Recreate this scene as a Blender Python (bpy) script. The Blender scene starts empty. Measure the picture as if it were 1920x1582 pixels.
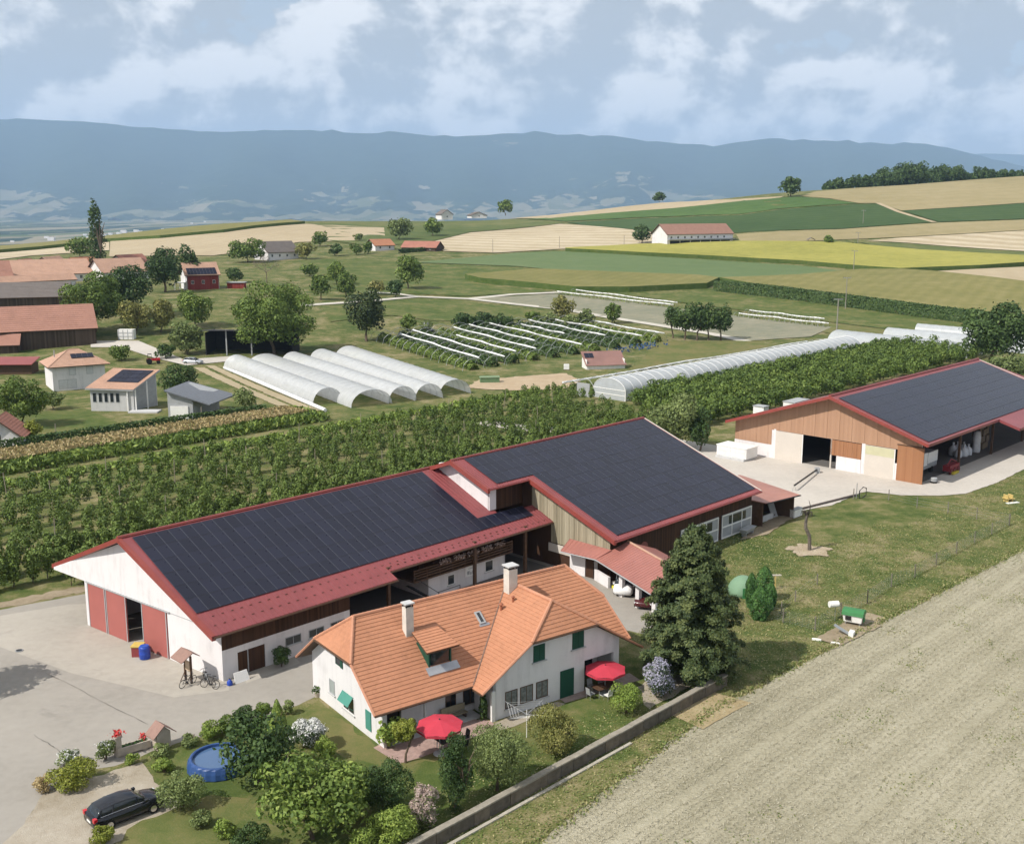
import bpy, bmesh, math, random
import numpy as np
from mathutils import Vector, Matrix
from mathutils.geometry import delaunay_2d_cdt

sc = bpy.context.scene
COL = sc.collection
R = math.radians

# ------------------------------------------------------------------ camera
F, HY, W, H, CH = 2050.0, 388.0, 1920.0, 1582.0, 36.0      # focal length in photo pixels, eye-level row, height above the yard
PITCH = math.atan((H / 2 - HY) / F)
cam = bpy.data.cameras.new("camera")
cam.sensor_fit = 'HORIZONTAL'
cam.sensor_width = 36.0
cam.lens = 36.0 * F / W
cam.clip_start = 1.0
cam.clip_end = 60000.0
camo = bpy.data.objects.new("camera", cam)
COL.objects.link(camo)
camo.location = (0, 0, CH)
camo.rotation_euler = (R(90) - PITCH, 0, 0)
sc.camera = camo

# ------------------------------------------------------------------ light
SUN_EL, SUN_AZ = R(46.0), math.atan2(-0.846, -0.533)         # direction towards the sun, azimuth measured from +y to +x
sdir = Vector((math.sin(SUN_AZ) * math.cos(SUN_EL), math.cos(SUN_AZ) * math.cos(SUN_EL), math.sin(SUN_EL)))
sun = bpy.data.lights.new("sun", 'SUN')
sun.energy = 5.0
sun.angle = R(0.55)
sun.color = (1.0, 0.945, 0.86)
suno = bpy.data.objects.new("sun", sun)
COL.objects.link(suno)
suno.rotation_euler = (-sdir).to_track_quat('-Z', 'Y').to_euler()

world = bpy.data.worlds.new("World")
sc.world = world
world.use_nodes = True
wt = world.node_tree
wt.nodes.clear()
def wn(t, **k):
    n = wt.nodes.new(t)
    for a, b in k.items(): setattr(n, a, b)
    return n
def wm(op, a, b=None, c=None, clamp=False):
    n = wn('ShaderNodeMath', operation=op, use_clamp=clamp)
    for i, q in enumerate((a, b, c)):
        if q is None: continue
        if isinstance(q, (int, float)): n.inputs[i].default_value = q
        else: wt.links.new(q, n.inputs[i])
    return n.outputs[0]
wl_ = wt.links.new
sky = wn('ShaderNodeTexSky', sky_type='NISHITA')
sky.sun_disc = False
sky.sun_elevation = SUN_EL
sky.sun_rotation = SUN_AZ
sky.altitude = 500
sky.air_density = 1.0
sky.dust_density = 1.6
tc = wn('ShaderNodeTexCoord')
def cloudnoise(loc, scale, detail, rough, dist):
    mp = wn('ShaderNodeMapping')
    mp.inputs['Location'].default_value = loc
    mp.inputs['Scale'].default_value = (1, 1, 1.45)
    wl_(tc.outputs['Generated'], mp.inputs['Vector'])
    n = wn('ShaderNodeTexNoise')
    n.inputs['Scale'].default_value = scale
    n.inputs['Detail'].default_value = detail
    n.inputs['Roughness'].default_value = rough
    n.inputs['Distortion'].default_value = dist
    wl_(mp.outputs[0], n.inputs['Vector'])
    return n.outputs['Fac']
CL = (3.31, 1.27, 0.4)
big = cloudnoise(CL, 7.2, 8, 0.57, 0.15)
off = (CL[0] - 0.018, CL[1] - 0.004, CL[2] + 0.03)
bigs = cloudnoise(off, 7.2, 5, 0.57, 0.15)
wisp = cloudnoise((7.7, 3.3, 1.0), 2.2, 3, 0.6, 0.2)
cover = wm('ADD', big, wm('MULTIPLY', wm('SUBTRACT', wisp, 0.5), 0.55))
mask = wn('ShaderNodeMapRange', interpolation_type='SMOOTHSTEP')
mask.inputs['From Min'].default_value = 0.385
mask.inputs['From Max'].default_value = 0.415
wl_(cover, mask.inputs['Value'])
lit = wn('ShaderNodeMapRange', interpolation_type='SMOOTHSTEP')
lit.inputs['From Min'].default_value = -0.05
lit.inputs['From Max'].default_value = 0.095
wl_(wm('SUBTRACT', big, bigs), lit.inputs['Value'])
ccol = wn('ShaderNodeMix', data_type='RGBA')
ccol.inputs['A'].default_value = (5.6, 5.85, 6.0, 1)      # shaded side of a cloud (before the 0.1 background strength)
ccol.inputs['B'].default_value = (12.0, 11.7, 11.3, 1)       # sunlit side
wl_(lit.outputs[0], ccol.inputs['Factor'])
# thin veil of high haze over the blue
veil = wn('ShaderNodeMix', data_type='RGBA')
sx_ = wn('ShaderNodeSeparateXYZ'); wl_(tc.outputs['Generated'], sx_.inputs[0])
wl_(wm('MULTIPLY', wm('POWER', 2.718, wm('MULTIPLY', wm('ABSOLUTE', sx_.outputs['Z']), -2.6)), 0.92), veil.inputs['Factor'])   # haze thins with height
veil.inputs['B'].default_value = (7.4, 7.9, 8.2, 1)
wl_(sky.outputs['Color'], veil.inputs['A'])
mx = wn('ShaderNodeMix', data_type='RGBA')
wl_(wm('MULTIPLY', mask.outputs[0], 0.93), mx.inputs['Factor'])
wl_(veil.outputs['Result'], mx.inputs['A'])
wl_(ccol.outputs['Result'], mx.inputs['B'])
bg = wn('ShaderNodeBackground')
bg.inputs['Strength'].default_value = 0.085
wl_(mx.outputs['Result'], bg.inputs['Color'])
wo = wn('ShaderNodeOutputWorld')
wl_(bg.outputs[0], wo.inputs['Surface'])

vs = sc.view_settings
vs.view_transform = 'Standard'
vs.look = 'None'
vs.exposure = 0.17
vs.gamma = 1.0
vs.use_curve_mapping = False
sc.cycles.max_bounces = 6
sc.cycles.diffuse_bounces = 3
sc.cycles.glossy_bounces = 3
sc.cycles.transmission_bounces = 4
sc.cycles.transparent_max_bounces = 16
sc.cycles.volume_bounces = 1
sc.cycles.use_denoising = True
sc.cycles.use_adaptive_sampling = True
sc.cycles.adaptive_threshold = 0.025
sc.cycles.sample_clamp_indirect = 6.0

# ------------------------------------------------------------------ places in the world
cp_, sp_ = math.cos(PITCH), math.sin(PITCH)
def ray(px, py):
    a = (px - W / 2) / F; b = -(py - H / 2) / F
    return np.array([a, cp_ + b * sp_, -sp_ + b * cp_])
EYE = np.array([0, 0, CH])
def G(px, py, z=0.0):
    d = ray(px, py); t = (z - CH) / d[2]
    return EYE + t * d
YAW = R(44.0)
E1 = np.array([math.sin(YAW), math.cos(YAW)]); E2 = np.array([-math.cos(YAW), math.sin(YAW)])
FO = G(419, 1277)[:2]
FROT = R(90) - YAW
def uv(p):
    d = np.array(p[:2]) - FO
    return np.array([d @ E1, d @ E2, p[2]])
def wl(u, v, z=0.0):
    p = FO + u * E1 + v * E2
    return Vector((p[0], p[1], z))
def g(px, py, z=0.0): return uv(G(px, py, z))
HYAW = R(54.0)
HO = G(600, 1308)[:2]
HROT = R(90) - HYAW

# terrain heights: columns follow bearing (photo column), rows follow distance
_cc = np.array([-2500, -300, 0, 480, 960, 1240, 1480, 1920, 2400, 4500.])
_dd = np.array([-300, 0, 205, 260, 330, 420, 500, 560, 650, 750, 850, 950, 1100, 1400, 1900, 2600.])
_zz = np.array([
    [0, 0, 0, 1, 5.5, 7.5, 9, 9, 8, 6, 2, -6, -25, -60, -92, -105],
    [0, 0, 0, 1, 5.5, 7.5, 9, 9, 8, 6, 2, -6, -25, -60, -92, -105],
    [0, 0, 0, 1, 6, 8.5, 10, 10, 9.5, 8, 4, -5, -25, -60, -92, -105],
    [0, 0, 0, 1, 6, 8.5, 11, 13, 17.5, 22.5, 24, 17, -5, -50, -92, -105],
    [0, 0, 0, 0, 2, 6.5, 11, 14, 18, 22, 25, 26, 8, -45, -92, -105],
    [0, 0, 0, 0, 1.5, 6, 11, 15, 22, 30, 36.5, 39, 22, -30, -92, -105],
    [0, 0, 0, 0, 1.5, 6, 11, 16, 28, 42, 47, 44, 28, -12, -80, -105],
    [0, 0, 0, 0, 1.5, 8, 12, 16, 28, 44, 56, 61, 58, 35, -40, -105],
    [0, 0, 0, 0, 1.5, 8, 12, 16, 28, 46, 60, 70, 74, 70, 20, -60],
    [0, 0, 0, 0, 1.5, 8, 12, 16, 28, 46, 60, 70, 74, 70, 20, -60]], float)
def _slopes(x, y):
    h = np.diff(x); d = np.diff(y, axis=-1) / h
    m = np.zeros_like(y)
    m[..., 0] = d[..., 0]; m[..., -1] = d[..., -1]
    a, b = d[..., :-1], d[..., 1:]
    hm = np.where(a * b > 0, 2 * a * b / np.where(a + b == 0, 1, a + b), 0)
    m[..., 1:-1] = hm
    return m
_mm = _slopes(_dd, _zz)
def hz(x, y):
    x = np.asarray(x, float); y = np.asarray(y, float)
    c = 960 + 2090 * x / np.maximum(y, 60)
    c = np.clip(c, _cc[0], _cc[-1] - 1e-6); d = np.clip(y, _dd[0], _dd[-1] - 1e-6)
    j = np.clip(np.searchsorted(_dd, d, side='right') - 1, 0, len(_dd) - 2)
    h = _dd[j + 1] - _dd[j]; t = (d - _dd[j]) / h
    h00 = 2*t**3 - 3*t**2 + 1; h10 = t**3 - 2*t**2 + t; h01 = -2*t**3 + 3*t**2; h11 = t**3 - t**2
    i = np.clip(np.searchsorted(_cc, c, side='right') - 1, 0, len(_cc) - 2)
    s = (c - _cc[i]) / (_cc[i + 1] - _cc[i])
    def prof(k): return h00 * _zz[k, j] + h10 * h * _mm[k, j] + h01 * _zz[k, j + 1] + h11 * h * _mm[k, j + 1]
    z0, z1 = prof(i), prof(i + 1)
    im, ip = np.maximum(i - 1, 0), np.minimum(i + 2, len(_cc) - 1)
    zm, zp = prof(im), prof(ip)
    dx = _cc[i + 1] - _cc[i]
    m0 = (z1 - zm) / np.maximum(_cc[i + 1] - _cc[im], 1) * dx; m1 = (zp - z0) / np.maximum(_cc[ip] - _cc[i], 1) * dx
    return (2*s**3 - 3*s**2 + 1) * z0 + (s**3 - 2*s**2 + s) * m0 + (-2*s**3 + 3*s**2) * z1 + (s**3 - s**2) * m1
def hit(px, py):
    """the place on the terrain seen at a photo pixel"""
    d = ray(px, py)
    ts = np.concatenate([np.arange(30, 400, 2.0), np.arange(400, 1600, 4.0)]) / d[1]
    P = EYE[None] + ts[:, None] * d[None]
    f = P[:, 2] - hz(P[:, 0], P[:, 1])
    k = np.nonzero(f < 0)[0]
    if len(k) == 0:
        k = [int(np.argmin(f))]
    k = max(int(k[0]), 1)
    lo, hi = ts[k - 1], ts[k]
    for _ in range(30):
        m = (lo + hi) / 2; p = EYE + m * d
        if p[2] > hz(p[0], p[1]): lo = m
        else: hi = m
    return EYE + hi * d

# ------------------------------------------------------------------ object helpers
def tag(o, label=None, cat=None, group=None, kind=None):
    if label: o["label"] = label
    if cat: o["category"] = cat
    if group: o["group"] = group
    if kind: o["kind"] = kind
    return o
def thing(name, loc, rot=0.0, label=None, cat=None, group=None):
    o = bpy.data.objects.new(name, None)
    o.empty_display_size = 0.3
    COL.objects.link(o)
    o.location = loc; o.rotation_euler = (0, 0, rot)
    return tag(o, label, cat, group)
def put(name, me, parent=None, loc=(0, 0, 0), rot=(0, 0, 0), scale=(1, 1, 1)):
    o = bpy.data.objects.new(name, me)
    COL.objects.link(o)
    o.parent = parent
    o.location = loc; o.rotation_euler = rot; o.scale = scale
    return o
def copy_tree(o, parent=None):
    c = o.copy(); COL.objects.link(c); c.parent = parent
    for ch in list(o.children): copy_tree(ch, c)
    return c
class MB:
    """collects faces; every part is one MB"""
    def __init__(s, ox=0, oy=0, oz=0):
        s.v = []; s.f = []; s.m = []; s.o = (ox, oy, oz); s.mi = 0
    def add(s, vs, fs):
        k = len(s.v); o = s.o
        s.v += [(a - o[0], b - o[1], c - o[2]) for a, b, c in vs]
        s.f += [tuple(k + i for i in f) for f in fs]; s.m += [s.mi] * len(fs)
        return s
    def box(s, x0, x1, y0, y1, z0, z1):
        return s.add([(x0, y0, z0), (x1, y0, z0), (x1, y1, z0), (x0, y1, z0), (x0, y0, z1), (x1, y0, z1), (x1, y1, z1), (x0, y1, z1)],
                     [(0, 3, 2, 1), (4, 5, 6, 7), (0, 1, 5, 4), (1, 2, 6, 5), (2, 3, 7, 6), (3, 0, 4, 7)])
    def hexa(s, b, t):
        """bottom four and top four corners, both counter-clockwise from above"""
        return s.add(list(b) + list(t), [(0, 3, 2, 1), (4, 5, 6, 7), (0, 1, 5, 4), (1, 2, 6, 5), (2, 3, 7, 6), (3, 0, 4, 7)])
    def slab(s, pts, th):
        """a flat or sloping polygon (counter-clockwise from above) with thickness downwards"""
        n = len(pts); lo = [(a, b, c - th) for a, b, c in pts]
        fs = [tuple(range(n)), tuple(range(2 * n - 1, n - 1, -1))]
        fs += [(i, n + i, n + (i + 1) % n, (i + 1) % n) for i in range(n)]
        return s.add(list(pts) + lo, fs)
    def prism(s, poly, axis, a0, a1):
        """2-D polygon extruded along axis 0 (x) or 1 (y) from a0 to a1; poly is (other, z)"""
        n = len(poly)
        if axis == 0: A = [(a0, p, q) for p, q in poly]; B = [(a1, p, q) for p, q in poly]
        else: A = [(p, a0, q) for p, q in poly]; B = [(p, a1, q) for p, q in poly]
        fs = [tuple(range(n)), tuple(range(2 * n - 1, n - 1, -1))] + [(i, n + i, n + (i + 1) % n, (i + 1) % n) for i in range(n)]
        return s.add(A + B, fs)
    def wall(s, p, q, poly, th):
        """vertical wall from plan point p to q; poly is (distance along, z); thickness to the left of p->q"""
        d = Vector((q[0] - p[0], q[1] - p[1])); L = d.length; d /= L; nrm = Vector((-d.y, d.x))
        n = len(poly)
        A = [(p[0] + d.x * t, p[1] + d.y * t, z) for t, z in poly]
        B = [(a[0] + nrm.x * th, a[1] + nrm.y * th, a[2]) for a in A]
        fs = [tuple(range(n)), tuple(range(2 * n - 1, n - 1, -1))] + [(i, n + i, n + (i + 1) % n, (i + 1) % n) for i in range(n)]
        return s.add(A + B, fs)
    def tube(s, path, r, n=6, cap=True):
        path = [Vector(p) for p in path]
        rs = r if isinstance(r, (list, tuple)) else [r] * len(path)
        ring = []
        for i, p in enumerate(path):
            t = (path[min(i + 1, len(path) - 1)] - path[max(i - 1, 0)])
            t = t.normalized() if t.length > 1e-9 else Vector((0, 0, 1))
            ref = Vector((0, 0, 1)) if abs(t.z) < 0.9 else Vector((1, 0, 0))
            a = t.cross(ref).normalized(); b = t.cross(a).normalized()
            ring.append([tuple(p + (a * math.cos(k * 2 * math.pi / n) + b * math.sin(k * 2 * math.pi / n)) * rs[i]) for k in range(n)])
        vs = [q for rr in ring for q in rr]; fs = []
        for i in range(len(path) - 1):
            for k in range(n):
                fs.append((i * n + k, i * n + (k + 1) % n, (i + 1) * n + (k + 1) % n, (i + 1) * n + k))
        if cap:
            fs.append(tuple(range(n - 1, -1, -1))); fs.append(tuple((len(path) - 1) * n + k for k in range(n)))
        return s.add(vs, fs)
    def lathe(s, prof, cx=0, cy=0, n=12):
        vs = []; fs = []
        for r, z in prof:
            for k in range(n):
                a = 2 * math.pi * k / n; vs.append((cx + r * math.cos(a), cy + r * math.sin(a), z))
        for i in range(len(prof) - 1):
            for k in range(n):
                fs.append((i * n + k, i * n + (k + 1) % n, (i + 1) * n + (k + 1) % n, (i + 1) * n + k))
        fs.append(tuple(range(n - 1, -1, -1))); fs.append(tuple((len(prof) - 1) * n + k for k in range(n)))
        return s.add(vs, fs)
    def mesh(s, name, mats, smooth=False, fix=True):
        me = bpy.data.meshes.new(name)
        me.from_pydata(s.v, [], s.f)
        for m in (mats if isinstance(mats, (list, tuple)) else [mats]): me.materials.append(m)
        if any(s.m): me.polygons.foreach_set('material_index', s.m)
        if smooth: me.polygons.foreach_set('use_smooth', [True] * len(s.f))
        me.update()
        if fix:
            bm = bmesh.new(); bm.from_mesh(me); bmesh.ops.recalc_face_normals(bm, faces=bm.faces); bm.to_mesh(me); bm.free()
        return me
    def build(s, name, mats, parent=None, loc=(0, 0, 0), rot=(0, 0, 0), smooth=False, kind=None, fix=True):
        o = put(name, s.mesh(name, mats, smooth, fix), parent, loc, rot)
        if kind: o["kind"] = kind
        return o

# ------------------------------------------------------------------ materials
def lin(r, g_, b):
    f = lambda c: (c / 255 / 12.92) if c / 255 <= 0.04045 else ((c / 255 + 0.055) / 1.055) ** 2.4
    return (f(r), f(g_), f(b))
class NT:
    def __init__(s, name, rough=0.7, spec=0.3, metal=0.0):
        s.m = bpy.data.materials.new(name); s.m.use_nodes = True
        s.t = s.m.node_tree; s.b = s.t.nodes['Principled BSDF']
        s.b.inputs['Roughness'].default_value = rough
        s.b.inputs['Specular IOR Level'].default_value = spec
        s.b.inputs['Metallic'].default_value = metal
    def n(s, t, **k):
        q = s.t.nodes.new(t)
        for a, b in k.items(): setattr(q, a, b)
        return q
    def l(s, a, b): s.t.links.new(a, b)
    def set(s, node, **k):
        for a, b in k.items():
            i = node.inputs[a.replace('_', ' ')]
            if hasattr(b, 'node'): s.l(b, i)
            else: i.default_value = b
        return node
    def coord(s, which='Object', scale=(1, 1, 1), rot=(0, 0, 0), loc=(0, 0, 0)):
        c = s.n('ShaderNodeTexCoord'); mp = s.n('ShaderNodeMapping')
        mp.inputs['Scale'].default_value = scale; mp.inputs['Rotation'].default_value = rot; mp.inputs['Location'].default_value = loc
        s.l(c.outputs[which], mp.inputs['Vector']); return mp.outputs[0]
    def noise(s, vec, scale, detail=4, rough=0.55, dist=0.0):
        q = s.n('ShaderNodeTexNoise'); s.set(q, Vector=vec, Scale=scale, Detail=float(detail), Roughness=rough, Distortion=dist); return q.outputs['Fac']
    def ramp(s, fac, stops, interp='LINEAR'):
        q = s.n('ShaderNodeValToRGB'); q.color_ramp.interpolation = interp
        e = q.color_ramp.elements
        while len(e) < len(stops): e.new(0.5)
        for i, (p, c) in enumerate(stops):
            e[i].position = p; e[i].color = (c[0], c[1], c[2], 1)
        s.l(fac, q.inputs['Fac']); return q.outputs['Color']
    def mix(s, fac, a, b, mode='MIX'):
        q = s.n('ShaderNodeMix', data_type='RGBA', blend_type=mode)
        for key, val in (('Factor', fac), ('A', a), ('B', b)):
            if hasattr(val, 'node'): s.l(val, q.inputs[key])
            elif key == 'Factor': q.inputs[key].default_value = val
            else: q.inputs[key].default_value = (val[0], val[1], val[2], 1)
        return q.outputs['Result']
    def math(s, op, a, b=None, clamp=False):
        q = s.n('ShaderNodeMath', operation=op, use_clamp=clamp)
        for i, v in enumerate((a, b)):
            if v is None: continue
            if hasattr(v, 'node'): s.l(v, q.inputs[i])
            else: q.inputs[i].default_value = v
        return q.outputs[0]
    def maprange(s, v, a, b, c=0.0, d=1.0):
        q = s.n('ShaderNodeMapRange'); s.l(v, q.inputs['Value'])
        for k, x in (('From Min', a), ('From Max', b), ('To Min', c), ('To Max', d)): q.inputs[k].default_value = x
        return q.outputs[0]
    def bump(s, h, strength=0.3, dist=0.05):
        q = s.n('ShaderNodeBump'); q.inputs['Strength'].default_value = strength; q.inputs['Distance'].default_value = dist
        s.l(h, q.inputs['Height']); s.l(q.outputs[0], s.b.inputs['Normal'])
    def color(s, c):
        if hasattr(c, 'node'): s.l(c, s.b.inputs['Base Color'])
        else: s.b.inputs['Base Color'].default_value = (c[0], c[1], c[2], 1)
        return s.m
def sc_(c, k): return tuple(min(1, x * k) for x in c)
def plain(name, c, rough=0.6, spec=0.3, metal=0.0, var=0.12, scale=1.5, bump=0.0, bscale=30, rnd=0.0):
    """one colour with worn, uneven tone"""
    q = NT(name, rough, spec, metal)
    v = q.coord('Object')
    f = q.noise(v, scale, 6, 0.6)
    colr = q.ramp(f, [(0.25, sc_(c, 1 - var)), (0.75, sc_(c, 1 + var))])
    if rnd:
        oi = q.n('ShaderNodeObjectInfo')
        hv = q.n('ShaderNodeHueSaturation'); q.l(colr, hv.inputs['Color'])
        q.l(q.maprange(oi.outputs['Random'], 0, 1, 1 - rnd, 1 + rnd), hv.inputs['Value']); colr = hv.outputs['Color']
    if bump: q.bump(q.noise(v, bscale, 4, 0.6), bump, 0.03)
    return q.color(colr)
# ------------------------------------------------------------------ ground materials
def ground_mat(name, stops, s1=0.05, s2=1.2, s3=14.0, rows=None, rough=0.9, bump=0.5, bd=0.06, fine=0.35):
    """large patches, small tufts and fine grain; rows = (angle, spacing, strength)"""
    q = NT(name, rough, 0.1)
    v = q.coord('Object')
    a = q.noise(v, s1, 5, 0.6); b = q.noise(v, s2, 5, 0.65); c = q.noise(v, s3, 4, 0.7)
    t = q.math('ADD', q.math('MULTIPLY', a, 0.55), q.math('ADD', q.math('MULTIPLY', b, 0.45), q.math('MULTIPLY', q.math('SUBTRACT', c, 0.5), fine)))
    if rows:
        rv = q.coord('Object', rot=(0, 0, rows[0]))
        w = q.n('ShaderNodeTexWave', wave_type='BANDS', bands_direction='X')
        q.set(w, Vector=rv, Scale=1.0 / rows[1] * 0.314, Distortion=1.6, Detail=3.0, Detail_Scale=1.5)
        t = q.math('ADD', t, q.math('MULTIPLY', q.math('SUBTRACT', w.outputs['Fac'], 0.5), rows[2]))
    colr = q.ramp(t, stops)
    q.bump(q.math('ADD', b, c), bump, bd)
    return q.color(colr)
GR = ground_mat('grass', [(0.38, (0.05, 0.08, 0.02)), (0.46, (0.09, 0.115, 0.034)), (0.54, (0.155, 0.15, 0.06)), (0.63, (0.26, 0.22, 0.125))], 0.13, 0.6, 7, fine=.5)
MEADOW = ground_mat('meadow', [(0.35, (0.065, 0.095, 0.03)), (0.5, (0.1, 0.125, 0.042)), (0.65, (0.17, 0.165, 0.07))], 0.012, 0.09, 1.5, bump=0.2)
LAWN = ground_mat('lawn', [(0.34, (0.05, 0.08, 0.02)), (0.47, (0.085, 0.115, 0.032)), (0.58, (0.145, 0.145, 0.055)), (0.7, (0.22, 0.19, 0.095))], 0.13, 0.6, 9)
DRYLAWN = ground_mat('dry_lawn', [(0.25, (0.06, 0.095, 0.025)), (0.45, (0.12, 0.135, 0.045)), (0.6, (0.175, 0.155, 0.066)), (0.78, (0.24, 0.2, 0.11))], 0.14, 0.6, 10)
STUB = ground_mat('stubble', [(0.22, (0.19, 0.18, 0.115)), (0.38, (0.3, 0.275, 0.195)), (0.55, (0.38, 0.35, 0.255)), (0.75, (0.46, 0.425, 0.325))], 0.05, 1.6, 5.5, rows=(R(44), 2.6, 0.11), bump=1.0, bd=0.12, fine=0.8)
SOIL = ground_mat('bare_soil', [(0.3, (0.2, 0.155, 0.1)), (0.55, (0.31, 0.255, 0.18)), (0.75, (0.4, 0.34, 0.25))], 0.3, 1.8, 12)
GRAVEL = ground_mat('gravel', [(0.25, (0.22, 0.18, 0.125)), (0.42, (0.33, 0.285, 0.22)), (0.58, (0.40, 0.355, 0.29)), (0.75, (0.47, 0.43, 0.36))], 0.25, 1.3, 16, bump=0.8)
def concrete(name, c, joints=None):
    q = NT(name, 0.85, 0.2)
    v = q.coord('Object')
    a = q.noise(v, 0.12, 6, 0.65); b = q.noise(v, 1.4, 5, 0.6); e = q.noise(v, 18, 3, 0.6)
    t = q.math('ADD', q.math('MULTIPLY', a, 0.5), q.math('ADD', q.math('MULTIPLY', b, 0.35), q.math('MULTIPLY', e, 0.15)))
    colr = q.ramp(t, [(0.3, sc_(c, 0.8)), (0.5, c), (0.68, sc_(c, 1.12))])
    st = q.maprange(q.noise(q.coord('Object', scale=(1, 1, 1), loc=(4, 9, 0)), 0.35, 5, 0.7, 0.6), 0.62, 0.72)
    colr = q.mix(q.math('MULTIPLY', st, 0.4), colr, sc_(c, 0.55))
    q.bump(e, 0.12, 0.02)
    return q.color(colr)
YARD = concrete('yard_asphalt', (0.31, 0.287, 0.255))
SLABC = concrete('concrete_slab', (0.38, 0.35, 0.305))
APRON = concrete('apron_concrete', (0.48, 0.445, 0.4))
PATHM = ground_mat('gravel_track', [(0.3, (0.42, 0.39, 0.33)), (0.6, (0.55, 0.52, 0.46)), (0.8, (0.62, 0.6, 0.54))], 0.2, 1, 6)
def crop(name, a, b, c, rows=None, s=(0.01, 0.12, 1.2), bump=0.2):
    return ground_mat(name, [(0.3, a), (0.5, b), (0.7, c)], s[0], s[1], s[2], rows=rows, bump=bump)
TAN = crop('tan_stubble', (0.33, 0.27, 0.175), (0.385, 0.315, 0.21), (0.43, 0.36, 0.25), rows=(R(20), 9.0, 0.05))
TAN2 = crop('olive_stubble', (0.24, 0.205, 0.105), (0.285, 0.24, 0.13), (0.33, 0.275, 0.16), rows=(R(70), 14.0, 0.06))
PALE = crop('pale_stubble', (0.34, 0.28, 0.18), (0.42, 0.35, 0.24), (0.52, 0.45, 0.33), rows=(R(-62), 16.0, 0.22))
GREEN1 = crop('beet_green', (0.05, 0.095, 0.03), (0.072, 0.125, 0.038), (0.1, 0.15, 0.05), rows=(R(80), 6, .08))
GREEN2 = crop('dark_crop_green', (0.038, 0.07, 0.028), (0.052, 0.088, 0.033), (0.068, 0.105, 0.04), rows=(R(75), 7, .1))
MINT = crop('young_meadow_green', (0.095, 0.14, 0.06), (0.115, 0.16, 0.07), (0.145, 0.18, 0.085))
SUNF = crop('sunflower_heads', (0.2, 0.2, 0.05), (0.29, 0.275, 0.07), (0.37, 0.335, 0.09), s=(0.02, 0.25, 1.6))
MAIZE = crop('maize_tassels', (0.13, 0.135, 0.045), (0.18, 0.17, 0.062), (0.25, 0.22, 0.095), rows=(R(30), 5.0, 0.06))
VEG = crop('cabbage_field', (0.16, 0.175, 0.125), (0.22, 0.215, 0.155), (0.3, 0.275, 0.2), rows=(R(-60), 3.0, 0.12), s=(0.03, 0.3, 2.0))

# ------------------------------------------------------------------ ground sheet
def axis(lo, hi, near, step0, grow):
    out = [0.0]; s = step0
    x = 0.0
    while x < hi:
        x += s
        if x > near: s *= grow
        out.append(x)
    neg = []; x = 0.0; s = step0
    while x > lo:
        x -= s
        if -x > near: s *= grow
        neg.append(x)
    return np.array(neg[::-1] + out)
xs = axis(-2600, 2600, 500, 12, 1.08)
ys = np.concatenate([[-250, -120, -40], np.arange(0, 204, 34), np.arange(205, 1000, 9), np.arange(1000, 2600, 30)])
XX, YY = np.meshgrid(xs, ys)
ZZ = hz(XX, YY)
nx, ny = len(xs), len(ys)
gv = np.stack([XX.ravel(), YY.ravel(), ZZ.ravel()], 1)
ii = (np.arange(ny - 1)[:, None] * nx + np.arange(nx - 1)[None]).ravel()
gf = np.stack([ii, ii + 1, ii + nx + 1, ii + nx], 1)
def fastmesh(name, V, Fq, mats, smooth=False):
    me = bpy.data.meshes.new(name)
    V = np.asarray(V, np.float32); Fq = np.asarray(Fq, np.int32); k = Fq.shape[1]
    me.vertices.add(len(V)); me.vertices.foreach_set('co', V.ravel())
    me.loops.add(Fq.size); me.loops.foreach_set('vertex_index', Fq.ravel())
    me.polygons.add(len(Fq)); me.polygons.foreach_set('loop_start', np.arange(0, Fq.size, k, dtype=np.int32))
    me.polygons.foreach_set('loop_total', np.full(len(Fq), k, np.int32))
    for m in (mats if isinstance(mats, (list, tuple)) else [mats]): me.materials.append(m)
    if smooth: me.polygons.foreach_set('use_smooth', np.ones(len(Fq), bool))
    me.update(calc_edges=True)
    return me
tag(put('ground', fastmesh('ground', gv, gf, GR, True)), kind='structure')

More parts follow.
